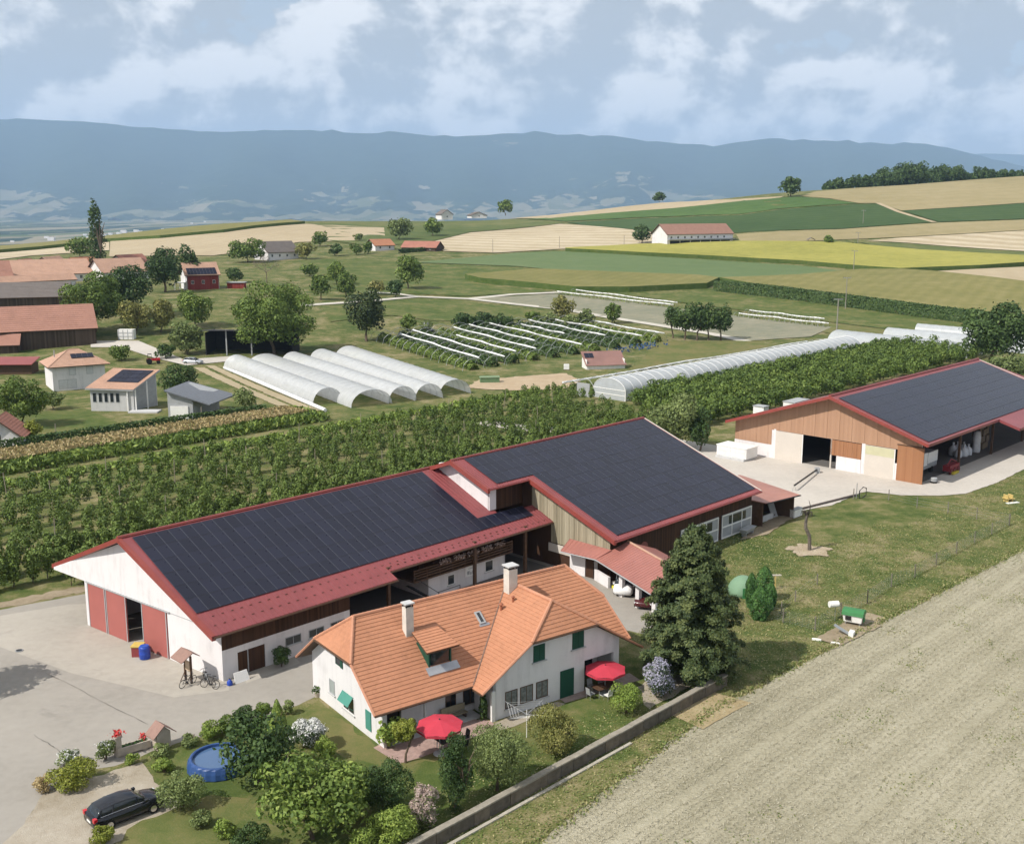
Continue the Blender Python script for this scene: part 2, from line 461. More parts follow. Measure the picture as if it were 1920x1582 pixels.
def resample(P, step):
    out = []
    for i in range(len(P)):
        a, b = np.array(P[i][:2]), np.array(P[(i + 1) % len(P)][:2])
        n = max(1, int(np.linalg.norm(b - a) / step))
        out += [a + (b - a) * k / n for k in range(n)]
    return out
def inpoly(pt, poly):
    x, y = pt[..., 0], pt[..., 1]; r = np.zeros(x.shape, bool)
    n = len(poly)
    for i in range(n):
        x1, y1 = poly[i]; x2, y2 = poly[(i + 1) % n]
        c = ((y1 > y) != (y2 > y)) & (x < (x2 - x1) * (y - y1) / (y2 - y1 + 1e-12) + x1)
        r ^= c
    return r
def wob(P, amp, rs, step):
    """uneven edge: shifts resampled outline points a little"""
    Q = resample(P, step)
    return [q + d for q, d in zip(Q, rs.normal(0, amp * .8, (len(Q), 2)))]
LIFT = [1]
def sheet(name, pts, mat, label=None, step=None, h=0.0, side=None, edge=0.0, kind='structure', layer=None):
    """a field or pavement laid on the terrain; h > 0 makes a standing crop with side faces"""
    P = [np.array([p[0], p[1]]) for p in pts]
    ymean = np.mean([p[1] for p in P])
    if step is None: step = max(6.0, ymean * 0.03)
    rs = np.random.RandomState(len(name) + int(abs(P[0][0]) * 10) % 1000)
    Q = wob(P, edge, rs, 0.7 if ymean < 200 else max(0.8, step * 0.25)) if edge else resample(P, step)
    Q = np.array(Q)
    lo, hi = Q.min(0), Q.max(0)
    gx, gy = np.meshgrid(np.arange(lo[0] + step / 2, hi[0], step), np.arange(lo[1] + step / 2, hi[1], step))
    I = np.stack([gx.ravel(), gy.ravel()], 1)
    if len(I): I = I[inpoly(I, [tuple(q) for q in Q])]
    allp = [Vector((float(a), float(b))) for a, b in Q] + [Vector((float(a), float(b))) for a, b in I]
    n = len(Q)
    vo, eo, fo, *_ = delaunay_2d_cdt(allp, [(i, (i + 1) % n) for i in range(n)], [list(range(n))], 1, 1e-5)
    A = np.array([(v.x, v.y) for v in vo])
    LIFT[0] += 1
    lay = (LIFT[0] if layer is None else layer) * 0.004
    z = hz(A[:, 0], A[:, 1]) + lay + np.clip(A[:, 1] - 205, 0, 900) * 0.0007 + h
    V = [(a[0], a[1], c) for a, c in zip(A, z)]
    Fc = [tuple(f) for f in fo]
    Fc = [f if ((A[f[1]] - A[f[0]])[0] * (A[f[2]] - A[f[0]])[1] - (A[f[1]] - A[f[0]])[1] * (A[f[2]] - A[f[0]])[0]) > 0 else f[::-1] for f in Fc]
    mi = [0] * len(Fc)
    if h > 0.05:
        k = len(V)
        zq = hz(Q[:, 0], Q[:, 1])
        V += [(q[0], q[1], c + h + lay + max(0, q[1] - 205) * 0.0007) for q, c in zip(Q, zq)]
        V += [(q[0], q[1], c - 0.2) for q, c in zip(Q, zq)]
        for i in range(n):
            Fc.append((k + i, k + n + i, k + n + (i + 1) % n, k + (i + 1) % n)); mi.append(1 if side else 0)
    me = bpy.data.meshes.new(name)
    me.from_pydata(V, [], Fc)
    me.materials.append(mat)
    if side: me.materials.append(side); me.polygons.foreach_set('material_index', mi)
    me.update()
    o = put(name, me)
    tag(o, label, None, None, kind)
    return o
def HP(*pp): return [hit(*p) for p in pp]
def GP(*pp): return [G(*p) for p in pp]

# far fields, back to front
sheet('tan_field', HP((955, 407), (1100, 397), (1240, 380), (1380, 375), (1470, 369), (1462, 372), (1200, 396), (1020, 411)), TAN)
sheet('olive_field', HP((1502, 369), (1530, 360), (1600, 354), (1700, 348), (1800, 340), (1925, 331), (2100, 322), (2200, 375), (1925, 381), (1690, 396), (1646, 382), (1610, 382)), TAN2)
sheet('green_field', HP((985, 412), (1200, 396), (1464, 371), (1502, 370), (1608, 382.5), (1388, 402.5), (1200, 408.5), (1060, 416)), GREEN1)
sheet('dark_green_field', HP((1062, 418), (1200, 410.5), (1388, 404.5), (1610, 384), (1644, 383), (1684, 399), (1750, 417.5), (1575, 430), (1370, 438), (1230, 436), (1100, 424)), GREEN2)
sheet('green_field', HP((1692, 396.5), (1925, 382), (2200, 376), (2200, 400), (1925, 411), (1760, 417)), GREEN2)
sheet('tan_field', HP((1380, 440), (1575, 431), (1756, 419), (1925, 413), (2200, 402), (2200, 425), (1925, 432), (1700, 445), (1540, 452), (1390, 457)), TAN2)
sheet('pale_stubble_field', HP((1625, 452), (1700, 446), (1925, 433), (2200, 426), (2200, 470), (1925, 472), (1700, 456)), PALE)
sheet('green_strip_field', HP((1612, 455), (1700, 457.5), (1925, 474), (2200, 478), (2200, 490), (1925, 483), (1725, 472), (1640, 462)), MEADOW)
sheet('meadow_field', HP((580, 420), (700, 416), (850, 411), (985, 413), (1060, 419), (1000, 426), (883, 436), (800, 456), (700, 462), (600, 450), (640, 436)), MEADOW)
sheet('striped_stubble_field', HP((800, 457), (883, 437), (1000, 427), (1050, 421), (1100, 424), (1233, 437.5), (1300, 440), (1233, 456), (1050, 468), (927, 475), (833, 472)), PALE)
sheet('tan_field', HP((207, 453), (300, 447), (572, 421), (640, 424), (720, 428), (722, 446), (660, 452), (560, 455), (480, 470), (400, 480), (330, 480), (205, 482)), TAN)
sheet('pale_track_field', HP((-40, 478), (90, 463), (205, 455), (205, 470), (60, 480), (-40, 492)), PALE)
sheet('mint_green_field', HP((777, 493), (967, 475), (1060, 472), (1240, 483), (1500, 499), (1608, 512), (1500, 522), (1310, 524), (1053, 508), (967, 500), (833, 495)), MINT)
sheet('dark_meadow', HP((560, 490), (640, 484), (777, 494.5), (833, 497), (967, 502), (1053, 510), (1000, 513), (872, 523), (900, 536), (1040, 547), (870, 556), (780, 552), (660, 556), (600, 530)), LAWN)
sheet('tan_field', HP((1692, 513), (1925, 501), (2200, 500), (2200, 560), (1925, 535), (1745, 516)), TAN)
MSIDE = crop('maize_stalks', (0.05, 0.085, 0.02), (0.075, 0.115, 0.03), (0.12, 0.15, 0.05), s=(0.3, 0.9, 4))
SSIDE = crop('sunflower_stalks', (0.05, 0.08, 0.02), (0.075, 0.11, 0.03), (0.12, 0.13, 0.04), s=(0.3, 0.9, 4))
sheet('sunflower_field', HP((1060, 471), (1200, 464), (1387, 458.5), (1575, 460.5), (1725, 475), (1925, 486), (2200, 492), (2200, 505), (1925, 499), (1837, 505), (1687, 511), (1500, 496), (1350, 487.5), (1200, 480), (1060, 472.5)), SUNF, h=1.6, side=SSIDE)
sheet('maize_field', HP((-200, 470), (-40, 462), (300, 436), (480, 422), (545, 417.5), (572, 421), (420, 437), (300, 448), (200, 454), (0, 475), (-200, 490)), MAIZE, h=1.8, side=MSIDE)
sheet('maize_field', HP((872, 524), (1000, 513), (1310, 525), (1348, 530), (1325, 541), (1180, 548), (1080, 548), (980, 538), (900, 531)), MAIZE, h=1.9, side=MSIDE)
sheet('maize_field', HP((1348, 530), (1500, 524), (1612, 514), (1690, 513.5), (1745, 517), (1925, 538), (2200, 566), (2200, 640), (1925, 606), (1800, 592), (1560, 566)), MAIZE, h=1.9, side=MSIDE)
sheet('green_strip_field', HP((1190, 556), (1330, 546), (1560, 572), (1790, 603), (1925, 617), (1925, 630), (1700, 622), (1560, 605), (1380, 581)), LAWN)
sheet('dry_strip_field', HP((1380, 582), (1560, 606), (1700, 623), (1800, 640), (1600, 634), (1440, 604)), DRYLAWN)
sheet('cabbage_field', HP((880, 560), (1040, 552), (1180, 567), (1370, 592), (1560, 614), (1520, 632), (1400, 640), (1240, 612), (1060, 582)), VEG)
sheet('green_field', HP((600, 575), (780, 562), (870, 566), (1060, 590), (980, 600), (820, 603), (735, 592), (620, 604)), LAWN)
def ribbon(name, pts, w, mat, h=None):
    """a track of given width along terrain points"""
    P = [np.array(p[:2]) for p in pts]
    L, Rr = [], []
    for i, p in enumerate(P):
        t = P[min(i + 1, len(P) - 1)] - P[max(i - 1, 0)]; t = t / np.linalg.norm(t); n = np.array([-t[1], t[0]])
        ww = w[i] if isinstance(w, (list, tuple)) else w
        L.append(p + n * ww / 2); Rr.append(p - n * ww / 2)
    return sheet(name, Rr + L[::-1], mat, step=5)
ribbon('gravel_track', HP((560, 574), (680, 566), (780, 557), (880, 561), (1060, 581), (1240, 611.5), (1330, 626), (1420, 645)), 3.6, PATHM)
ribbon('gravel_track', HP((780, 557), (740, 551), (690, 549)), 3.0, PATHM)
ribbon('gravel_track', HP((880, 561), (960, 553), (1050, 549)), 3.2, PATHM)
ribbon('hill_track', HP((1646, 382), (1684, 398), (1752, 418)), 3.5, TAN)

# near ground
LIFT[0] = 0
sheet('stubble_field', GP((2700, 640), (2250, 862), (1920, 1030), (1740, 1125), (1560, 1215), (1345, 1330), (1180, 1448), (1010, 1582), (760, 1800), (2200, 2600), (3600, 1400)), STUB, edge=0.16, step=4)
yard = [wl(-60, 31), wl(-12, 29.5), wl(2, 26.5), wl(60, 26), wl(60, -5), wl(41, -16)] + GP((1215, 1190), (1100, 1165), (700, 1300), (592, 1306), (560, 1320), (505, 1343), (440, 1366), (335, 1392), (285, 1408), (215, 1436), (150, 1447), (100, 1470), (60, 1520), (30, 1590), (-40, 1680)) + [wl(-70, -20)]
sheet('yard', yard, YARD, edge=0.06, step=3)
sheet('concrete_slab', [wl(-11, 28.0)] + [wl(-1, 25)] + [wl(5, 20), wl(5, 1), wl(0.3, -0.2)] + GP((430, 1294), (326, 1307)) + [wl(-7.5, 10)], SLABC, step=3)
sheet('concrete_strip', [wl(2.0, 0.3), wl(6.6, 0.3), wl(6.2, -1.4), wl(1.0, -1.6)], SLABC, step=3)
sheet('gravel_parking', GP((-60, 1640), (40, 1545), (75, 1498), (105, 1470), (190, 1452), (262, 1428), (285, 1455), (312, 1482), (345, 1505), (300, 1540), (215, 1580), (140, 1640)), GRAVEL, edge=0.15, step=2)
sheet('dirt_strip', [wl(-60, 34), wl(-14, 31.6), wl(4, 28.6), wl(4, 26.7), wl(-12, 29.6), wl(-60, 31.2)], SOIL, edge=0.2, step=2)
sheet('garden_lawn', GP((596, 1312), (720, 1402), (905, 1372), (1130, 1290), (1200, 1262), (1330, 1268), (800, 1572), (700, 1640), (180, 1640), (235, 1582), (345, 1512), (310, 1475), (268, 1432), (340, 1398), (440, 1374), (540, 1345)), LAWN, edge=0.1, step=3)
sheet('dry_lawn', GP((592, 1318), (718, 1408), (905, 1378), (860, 1410), (760, 1440), (640, 1420), (560, 1375)), DRYLAWN, edge=0.25, step=2)
sheet('dry_lawn', GP((250, 1545), (340, 1512), (400, 1490), (470, 1510), (420, 1560), (330, 1600), (215, 1600)), DRYLAWN, edge=0.25, step=2)
sheet('terrace', GP((748, 1432), (700, 1402), (760, 1372), (860, 1345), (920, 1352), (935, 1365), (840, 1400), (790, 1420)), plain('terrace_paving', (0.36, 0.25, 0.22), 0.85, var=0.25, scale=3), step=2)
sheet('terrace', GP((1048, 1310), (1098, 1290), (1180, 1262), (1200, 1275), (1130, 1298), (1060, 1318)), plain('rear_paving', (0.34, 0.27, 0.24), 0.85, var=0.25, scale=3), step=2)
sheet('gravel_bed', GP((925, 1358), (960, 1342), (1045, 1316), (1060, 1320), (965, 1362), (935, 1370)), GRAVEL, step=1)
sheet('gravel_bed', GP((1190, 1290), (1260, 1262), (1330, 1270), (1215, 1330)), GRAVEL, edge=0.15, step=1.5)
sheet('dry_rectangle', GP((1262, 1342), (1335, 1297), (1408, 1318), (1318, 1367)), ground_mat('cut_hay', [(0.3, (0.26, 0.2, 0.11)), (0.55, (0.36, 0.29, 0.17)), (0.75, (0.42, 0.36, 0.24))], 0.3, 1.5, 12), edge=0.05, step=1.5)
sheet('apron', [wl(60, 26), wl(92, 24), wl(94, 30), wl(98, 30), wl(99, 14), wl(150, 14), wl(160, -16)] + GP((2100, 850), (1920, 880), (1870, 905), (1810, 926), (1760, 930), (1690, 929), (1625, 922), (1612, 925), (1560, 948), (1500, 958), (1440, 930)) + [wl(66, 0), wl(62, 10)], APRON, edge=0.05, step=3)
FLOORM = concrete('barn_floor', (0.13, 0.122, 0.115))  # floor colour darkened to deepen the shade inside the open barn bays
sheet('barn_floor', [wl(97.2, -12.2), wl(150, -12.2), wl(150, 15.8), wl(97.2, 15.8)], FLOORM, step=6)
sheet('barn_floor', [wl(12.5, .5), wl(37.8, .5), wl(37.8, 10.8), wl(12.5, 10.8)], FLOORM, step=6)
sheet('side_road', [wl(94, 30), wl(88, 40), wl(84, 60), wl(88, 60), wl(93, 42), wl(98, 30)], APRON, step=3)
sheet('shed_soil', GP((1385, 1012), (1445, 972), (1500, 962), (1465, 985), (1440, 1003)), SOIL, edge=0.12, step=1)
sheet('mulch_ring', [hit(1516, 1032)[:2] + np.array([math.cos(a), math.sin(a) * 0.95]) * (2.2 + 0.35 * math.sin(5 * a) + 0.2 * math.sin(11 * a)) for a in np.linspace(0, 2 * math.pi, 48, endpoint=False)], ground_mat('wood_chips', [(0.3, (0.26, 0.2, 0.13)), (0.6, (0.42, 0.35, 0.26)), (0.8, (0.5, 0.44, 0.34))], 0.5, 3, 14), edge=0.12, step=0.8)
sheet('pen_soil', GP((1528, 1198), (1620, 1148), (1655, 1158), (1650, 1175), (1578, 1212)), SOIL, edge=0.1, step=1)
# left: lawn, maize strip, tracks between houses and tunnels
sheet('house_lawn', HP((40, 830), (60, 775), (150, 762), (215, 790), (232, 805), (140, 822)), LAWN, edge=0.1, step=3)
sheet('sandy_track', HP((362, 690), (383, 690), (570, 772), (545, 772)), crop('sandy_track', (0.3, 0.25, 0.16), (0.36, 0.3, 0.2), (0.4, 0.34, 0.24)), edge=0.1, step=3)
sheet('sandy_track', HP((385, 686), (402, 686), (600, 770), (580, 773)), crop('sandy_track_outer', (0.3, 0.25, 0.16), (0.36, 0.3, 0.2), (0.4, 0.34, 0.24)), edge=0.1, step=3)
sheet('dirt_yard', HP((870, 728), (900, 712), (1060, 700), (1090, 715), (1060, 730), (960, 733)), crop('tunnel_dirt', (0.33, 0.25, 0.16), (0.4, 0.31, 0.21), (0.46, 0.37, 0.26), s=(0.1, 0.6, 4)), edge=0.25, step=3)
sheet('rough_grass', HP((1170, 700), (1240, 640), (1420, 640), (1460, 650), (1300, 680)), DRYLAWN, edge=0.3, step=4)
sheet('village_road', HP((170, 640), (260, 640), (310, 660), (345, 675), (440, 668), (440, 677), (350, 686), (290, 672), (230, 652), (170, 652)), APRON, step=5)

# ------------------------------------------------------------------ plain and mountains far behind
def plain_mat():
    q = NT('plain_fields', 0.95, 0.05)
    v = q.coord('Object', scale=(0.0034, 0.0005, 1))
    vo = q.n('ShaderNodeTexVoronoi', feature='F1'); q.set(vo, Vector=v, Scale=1.7, Randomness=1.0)
    cr = q.ramp(vo.outputs['Color'], [(0.0, (0.05, 0.09, 0.035)), (0.3, (0.09, 0.115, 0.045)), (0.5, (0.17, 0.155, 0.095)), (0.75, (0.25, 0.22, 0.15)), (1.0, (0.2, 0.19, 0.14))])
    n = q.noise(q.coord('Object', scale=(0.0016, 0.0005, 1)), 1.3, 4, 0.6)
    v2 = q.n('ShaderNodeTexVoronoi', feature='F1'); q.set(v2, Vector=q.coord('Object', scale=(0.006, 0.0016, 1), loc=(3, 5, 0)), Scale=1.0)
    sp = q.n('ShaderNodeSeparateColor'); q.l(v2.outputs['Color'], sp.inputs[0])
    m = q.maprange(q.math('ADD', sp.outputs['Red'], q.math('MULTIPLY', q.math('SUBTRACT', n, 0.5), 2.2)), 0.56, 0.6)
    return q.color(q.mix(m, cr, (0.022, 0.042, 0.022)))
PM = plain_mat()
pv_ = []
pxs = np.linspace(-16000, 16000, 41); pys = np.array([900, 1500, 2200, 3500, 5000, 7500, 10000, 13500])
PX, PY = np.meshgrid(pxs, pys)
PZ = np.full_like(PX, -92.0) - np.clip((1500 - PY) * 0.05, 0, 40)
tag(put('plain', fastmesh('plain', np.stack([PX.ravel(), PY.ravel(), PZ.ravel()], 1), np.array([(j * 41 + i, j * 41 + i + 1, (j + 1) * 41 + i + 1, (j + 1) * 41 + i) for j in range(7) for i in range(40)]), PM, True)), kind='structure')
def mount_mat():
    q = NT('mountain_forest', 1.0, 0.0)
    geo = q.n('ShaderNodeNewGeometry'); sx = q.n('ShaderNodeSeparateXYZ'); q.l(geo.outputs['Position'], sx.inputs[0])
    n1 = q.noise(q.coord('Object', scale=(0.0011, 0.0011, 0.004)), 1.0, 7, 0.6)
    n2 = q.noise(q.coord('Object', scale=(0.006, 0.006, 0.01)), 1.0, 4, 0.6)
    forest = q.ramp(n2, [(0.3, (0.018, 0.034, 0.018)), (0.7, (0.032, 0.052, 0.026))])
    vo = q.n('ShaderNodeTexVoronoi'); q.set(vo, Vector=q.coord('Object', scale=(0.005, 0.002, 0.004)), Scale=1.0)
    fld = q.ramp(vo.outputs['Color'], [(0.0, (0.07, 0.09, 0.04)), (0.4, (0.12, 0.125, 0.07)), (0.7, (0.2, 0.18, 0.12)), (1.0, (0.14, 0.15, 0.09))])
    sp = q.n('ShaderNodeSeparateColor'); q.l(vo.outputs['Color'], sp.inputs[0])
    # meadows lie on the lower slopes only, in patches
    hgt = q.maprange(sx.outputs['Z'], -60, 400, 0.075, -0.17)
    lat = q.math('MINIMUM', q.maprange(sx.outputs['X'], -4500, 1000, -0.03, 0.055), q.maprange(sx.outputs['X'], 1900, 3300, 0.055, -0.08))
    m = q.maprange(q.math('ADD', q.math('ADD', n1, q.math('MULTIPLY', q.math('SUBTRACT', sp.outputs['Red'], 0.5), 0.16)), q.math('ADD', hgt, lat)), 0.555, 0.565)
    return q.color(q.mix(m, forest, fld))
MM = mount_mat()
def crest(c, prof): return np.interp(c, [p[0] for p in prof], [p[1] for p in prof])
P1 = [(-3000, 235), (-900, 215), (-300, 222), (0, 222), (160, 225), (300, 239), (430, 249), (560, 243), (640, 246), (700, 252), (745, 247), (820, 254), (900, 254), (1000, 248.5), (1090, 254), (1130, 253), (1200, 264), (1300, 272), (1350, 270), (1420, 259), (1500, 264), (1600, 268), (1690, 268), (1740, 278), (1800, 292), (1900, 318), (2100, 350), (3000, 400), (5000, 400)]
def ridge_mesh(name, prof, D0, D1, zfoot, back, seed, rough=26):
    rs = np.random.RandomState(seed)
    cc = np.linspace(-2600, 4600, 361); ts = np.linspace(0, 1, 34)
    ang = np.arctan((H / 2 - crest(cc, prof)) / F) - PITCH
    zc = D1 * np.tan(ang) + CH
    # ripples: sum of sines for gullies, small steps for tree tops along the crest
    ph = rs.rand(12) * 6.28; fr = rs.uniform(0.004, 0.06, 12)
    V = []
    for t in ts:
        D = D0 + (D1 - D0) * t
        shape = 0.16 * t + 0.84 * (t ** 1.7)
        gul = sum(np.sin(cc * fr[k] + ph[k] + t * 3 * ((k % 3) - 1)) for k in range(12)) / 12
        z = zfoot + (zc - zfoot) * shape + gul * 330 * math.sin(math.pi * min(1, t * 1.02)) * (0.3 + t)
        z = z + (rs.normal(0, rough * 0.35, len(cc)) if t > 0.96 else rs.normal(0, rough * 0.5, len(cc)))
        x = (cc - 960) / (F * cp_) * D * 1.0
        V += [(a, D, b) for a, b in zip(x, z)]
    x = (cc - 960) / (F * cp_) * (D1 + back)
    V += [(a, D1 + back, -100.0) for a in x]
    n = len(cc); rows = len(ts) + 1
    Fq = [(j * n + i, j * n + i + 1, (j + 1) * n + i + 1, (j + 1) * n + i) for j in range(rows - 1) for i in range(n - 1)]
    o = put(name, fastmesh(name, V, Fq, MM, True)); tag(o, kind='structure'); return o
ridge_mesh('mountain_range', P1, 10500, 16500, -95, 3000, 3)
P2 = [(-3000, 300), (1000, 320), (1500, 300), (1780, 289), (1850, 288), (1925, 291), (2100, 288), (2600, 280), (3400, 300), (5000, 320)]
ridge_mesh('far_mountain_range', P2, 19000, 23000, -95, 2500, 5)

# ------------------------------------------------------------------ haze: one box of even air
hm = bpy.data.materials.new('haze_air'); hm.use_nodes = True
ht = hm.node_tree; ht.nodes.clear()
pvn = ht.nodes.new('ShaderNodeVolumePrincipled'); hout = ht.nodes.new('ShaderNodeOutputMaterial')
pvn.inputs['Color'].default_value = (0.47, 0.675, 1.0, 1)
pvn.inputs['Density'].default_value = 0.00006
pvn.inputs['Anisotropy'].default_value = 0.0
ht.links.new(pvn.outputs[0], hout.inputs['Volume'])
hb = MB(); hb.box(-22000, 22000, -3500, 27000, -160, 1900)
tag(hb.build('haze', hm), kind='stuff')
# ------------------------------------------------------------------ building helpers
class Frame:
    def __init__(s, o, yaw):
        s.o = np.array(o[:2]); s.e1 = np.array([math.sin(yaw), math.cos(yaw)]); s.e2 = np.array([-math.cos(yaw), math.sin(yaw)]); s.rot = R(90) - yaw
    def at(s, px, py, z=0.0):
        d = G(px, py, z)[:2] - s.o; return (float(d @ s.e1), float(d @ s.e2))
    def onv(s, px, py, v):
        d = ray(px, py); t = (v + s.o @ s.e2) / (d[:2] @ s.e2); p = EYE + t * d
        return (float((p[:2] - s.o) @ s.e1), float(p[2]))
    def onu(s, px, py, u):
        d = ray(px, py); t = (u + s.o @ s.e1) / (d[:2] @ s.e1); p = EYE + t * d
        return (float((p[:2] - s.o) @ s.e2), float(p[2]))
    def w(s, u, v, z=0.0):
        p = s.o + u * s.e1 + v * s.e2; return Vector((p[0], p[1], z))
FARM = Frame(FO, YAW)
HOUSE = Frame(HO, HYAW)
def clip(poly, f, c, keep):
    """keep the part of a polygon where keep * (f(p) - c) >= 0"""
    out = []
    for i in range(len(poly)):
        a, b = poly[i], poly[(i + 1) % len(poly)]
        da, db = keep * (f(a) - c), keep * (f(b) - c)
        if da >= 0: out.append(a)
        if (da > 0 and db < 0) or (da < 0 and db > 0):
            t = da / (da - db); out.append(tuple(a[k] + (b[k] - a[k]) * t for k in range(3)))
    return out
def courses(mb, poly, step=0.31, up=0.034, th=0.02):
    """roof tiles laid in overlapping courses on a sloping polygon"""
    n = Vector((0, 0, 0))
    for i in range(len(poly)):
        a, b = Vector(poly[i]), Vector(poly[(i + 1) % len(poly)]); n += a.cross(b)
    n.normalize()
    if n.z < 0: n = -n; poly = poly[::-1]
    upd = Vector((0, 0, 1)) - n * n.z; upd.normalize()
    f = lambda p: Vector(p).dot(upd)
    lo, hi = min(map(f, poly)), max(map(f, poly))
    k = 0
    rs = random.Random(int(abs(lo) * 100))
    while lo + k * step < hi - 1e-4:
        s0, s1 = lo + k * step, min(lo + (k + 1) * step, hi)
        q = clip(clip(list(poly), f, s0, 1), f, s1, -1)
        if len(q) >= 3:
            dz = rs.uniform(-0.004, 0.004)
            top = [tuple(Vector(p) + n * (up * (1 - (f(p) - s0) / step) + 0.012 + dz)) for p in q]
            m = len(top)
            mb.add(top, [tuple(range(m))])
            # front lip of the course
            for i in range(m):
                a, b = q[i], q[(i + 1) % m]
                if abs(f(a) - s0) < 1e-4 and abs(f(b) - s0) < 1e-4:
                    ta, tb = top[i], top[(i + 1) % m]
                    lo_a = tuple(Vector(a) - n * th); lo_b = tuple(Vector(b) - n * th)
                    mb.add([ta, tb, lo_b, lo_a], [(0, 3, 2, 1)])
        k += 1
    return mb
def ridge_tiles(mb, a, b, r=0.13, step=0.36):
    a, b = Vector(a), Vector(b); L = (b - a).length; n = max(1, int(L / step)); d = (b - a) / L
    for i in range(n):
        p, q = a + d * (L * i / n), a + d * (L * (i + 1.08) / n)
        mb.tube([p, q], [r * 1.12, r * 0.92], 7)
    return mb
def mount(name, frame, u, v, z=0.0, **k):
    return thing(name, frame.w(u, v, z), frame.rot, **k)

# ------------------------------------------------------------------ building materials
def plaster(name, c, rnd=0):
    q = NT(name, 0.85, 0.15)
    v = q.coord('Object')
    a = q.noise(v, 0.5, 6, 0.65); st = q.noise(q.coord('Object', scale=(1.2, 1.2, 0.15)), 1.6, 5, 0.6)
    colr = q.ramp(q.math('ADD', q.math('MULTIPLY', a, 0.5), q.math('MULTIPLY', st, 0.5)), [(0.3, sc_(c, 0.78)), (0.5, c), (0.7, sc_(c, 1.04))])
    q.bump(q.noise(v, 40, 4, 0.6), 0.15, 0.01)
    return q.color(colr)
WHITE = plaster('white_plaster', (0.68, 0.655, 0.66))
HWHITE = plaster('house_plaster', (0.68, 0.665, 0.67))
GREYP = plaster('grey_plaster', (0.5, 0.5, 0.5))
def metal_roof(name, c):
    q = NT(name, 0.42, 0.45)
    v = q.coord('Object'); a = q.noise(v, 0.35, 6, 0.65); b = q.noise(v, 5, 4, 0.6)
    colr = q.ramp(q.math('ADD', q.math('MULTIPLY', a, 0.7), q.math('MULTIPLY', b, 0.3)), [(0.3, sc_(c, 0.8)), (0.5, c), (0.7, sc_(c, 1.18))])
    return q.color(colr)
REDM = metal_roof('red_roof_sheet', (0.235, 0.06, 0.063))
REDT = metal_roof('red_trim', (0.245, 0.052, 0.042))
DOORR = plain('red_door_paint', (0.36, 0.115, 0.1), 0.5, 0.3, var=0.08, scale=0.6)
def boards(name, c1, c2, width, axis='x', rough=0.8):
    """vertical boards: tone changes from board to board, grain along them"""
    q = NT(name, rough, 0.2)
    sc3 = {'x': (1 / width, 0.0, 0.0), 'y': (0.0, 1 / width, 0.0)}[axis]
    v = q.coord('Object', scale=sc3)
    fl = q.n('ShaderNodeVectorMath', operation='FLOOR'); q.l(v, fl.inputs[0])
    wn_ = q.n('ShaderNodeTexWhiteNoise', noise_dimensions='3D'); q.l(fl.outputs[0], wn_.inputs['Vector'])
    gr = q.noise(q.coord('Object', scale=(6, 6, 0.5)), 2.0, 5, 0.65)
    colr = q.ramp(q.math('ADD', q.math('MULTIPLY', wn_.outputs['Value'], 0.5), q.math('MULTIPLY', gr, 0.5)), [(0.2, c1), (0.8, c2)])
    return q.color(colr)
WOODD = boards('dark_wood', (0.035, 0.018, 0.011), (0.085, 0.042, 0.024), 0.18)
WOODG = boards('weathered_wood', (0.2, 0.175, 0.12), (0.4, 0.355, 0.26), 0.2, 'y')
ORANGE = boards('orange_cladding', (0.35, 0.205, 0.13), (0.40, 0.24, 0.155), 0.25, 'y', 0.6)
ORANGE2 = boards('rust_cladding', (0.28, 0.13, 0.065), (0.34, 0.165, 0.085), 0.2, 'y', 0.6)
BROWN = plain('brown_timber', (0.09, 0.05, 0.03), 0.7, var=0.25, scale=3)
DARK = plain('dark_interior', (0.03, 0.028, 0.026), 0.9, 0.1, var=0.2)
STEEL = plain('galvanised_steel', (0.42, 0.43, 0.44), 0.45, 0.5, 0.6, var=0.12)
GREYW = plain('grey_paint', (0.34, 0.35, 0.36), 0.6, var=0.12)
BLACK = plain('black_metal', (0.02, 0.02, 0.022), 0.5, 0.4, var=0.2)
CREAM = plain('cream_door', (0.56, 0.51, 0.455), 0.6, var=0.05, scale=0.6)
WPAINT = plain('white_paint', (0.78, 0.77, 0.75), 0.5, 0.35, var=0.05)
GREENS = plain('green_shutter', (0.012, 0.07, 0.045), 0.55, var=0.12)
TEAL = plain('teal_blind', (0.07, 0.25, 0.2), 0.6, var=0.08)
def glass(name='window_glass', c=(0.02, 0.025, 0.03)):
    q = NT(name, 0.06, 0.6); return q.color(c)
GLASS = glass()
def tile_mat(name, c, rnd=0.0):
    q = NT(name, 0.75, 0.2)
    v = q.coord('Object'); a = q.noise(v, 0.4, 6, 0.65); b = q.noise(v, 3.2, 5, 0.7); e = q.noise(v, 14, 3, 0.6)
    t = q.math('ADD', q.math('MULTIPLY', a, 0.4), q.math('ADD', q.math('MULTIPLY', b, 0.35), q.math('MULTIPLY', e, 0.25)))
    colr = q.ramp(t, [(0.3, sc_(c, 0.72)), (0.48, c), (0.66, sc_(c, 1.2))])
    # lichen and soot in patches
    sp = q.maprange(q.noise(q.coord('Object', loc=(3, 7, 1)), 1.1, 6, 0.7, 0.5), 0.6, 0.72)
    colr = q.mix(q.math('MULTIPLY', sp, 0.3), colr, sc_(c, 0.5))
    q.bump(e, 0.25, 0.02)
    return q.color(colr)
TILE = tile_mat('orange_tiles', (0.42, 0.195, 0.112))
TILEH = tile_mat('hip_tiles', (0.47, 0.23, 0.145))
TILER = tile_mat('old_red_tiles', (0.34, 0.155, 0.115))
TILEP = tile_mat('pink_tiles', (0.44, 0.275, 0.2))
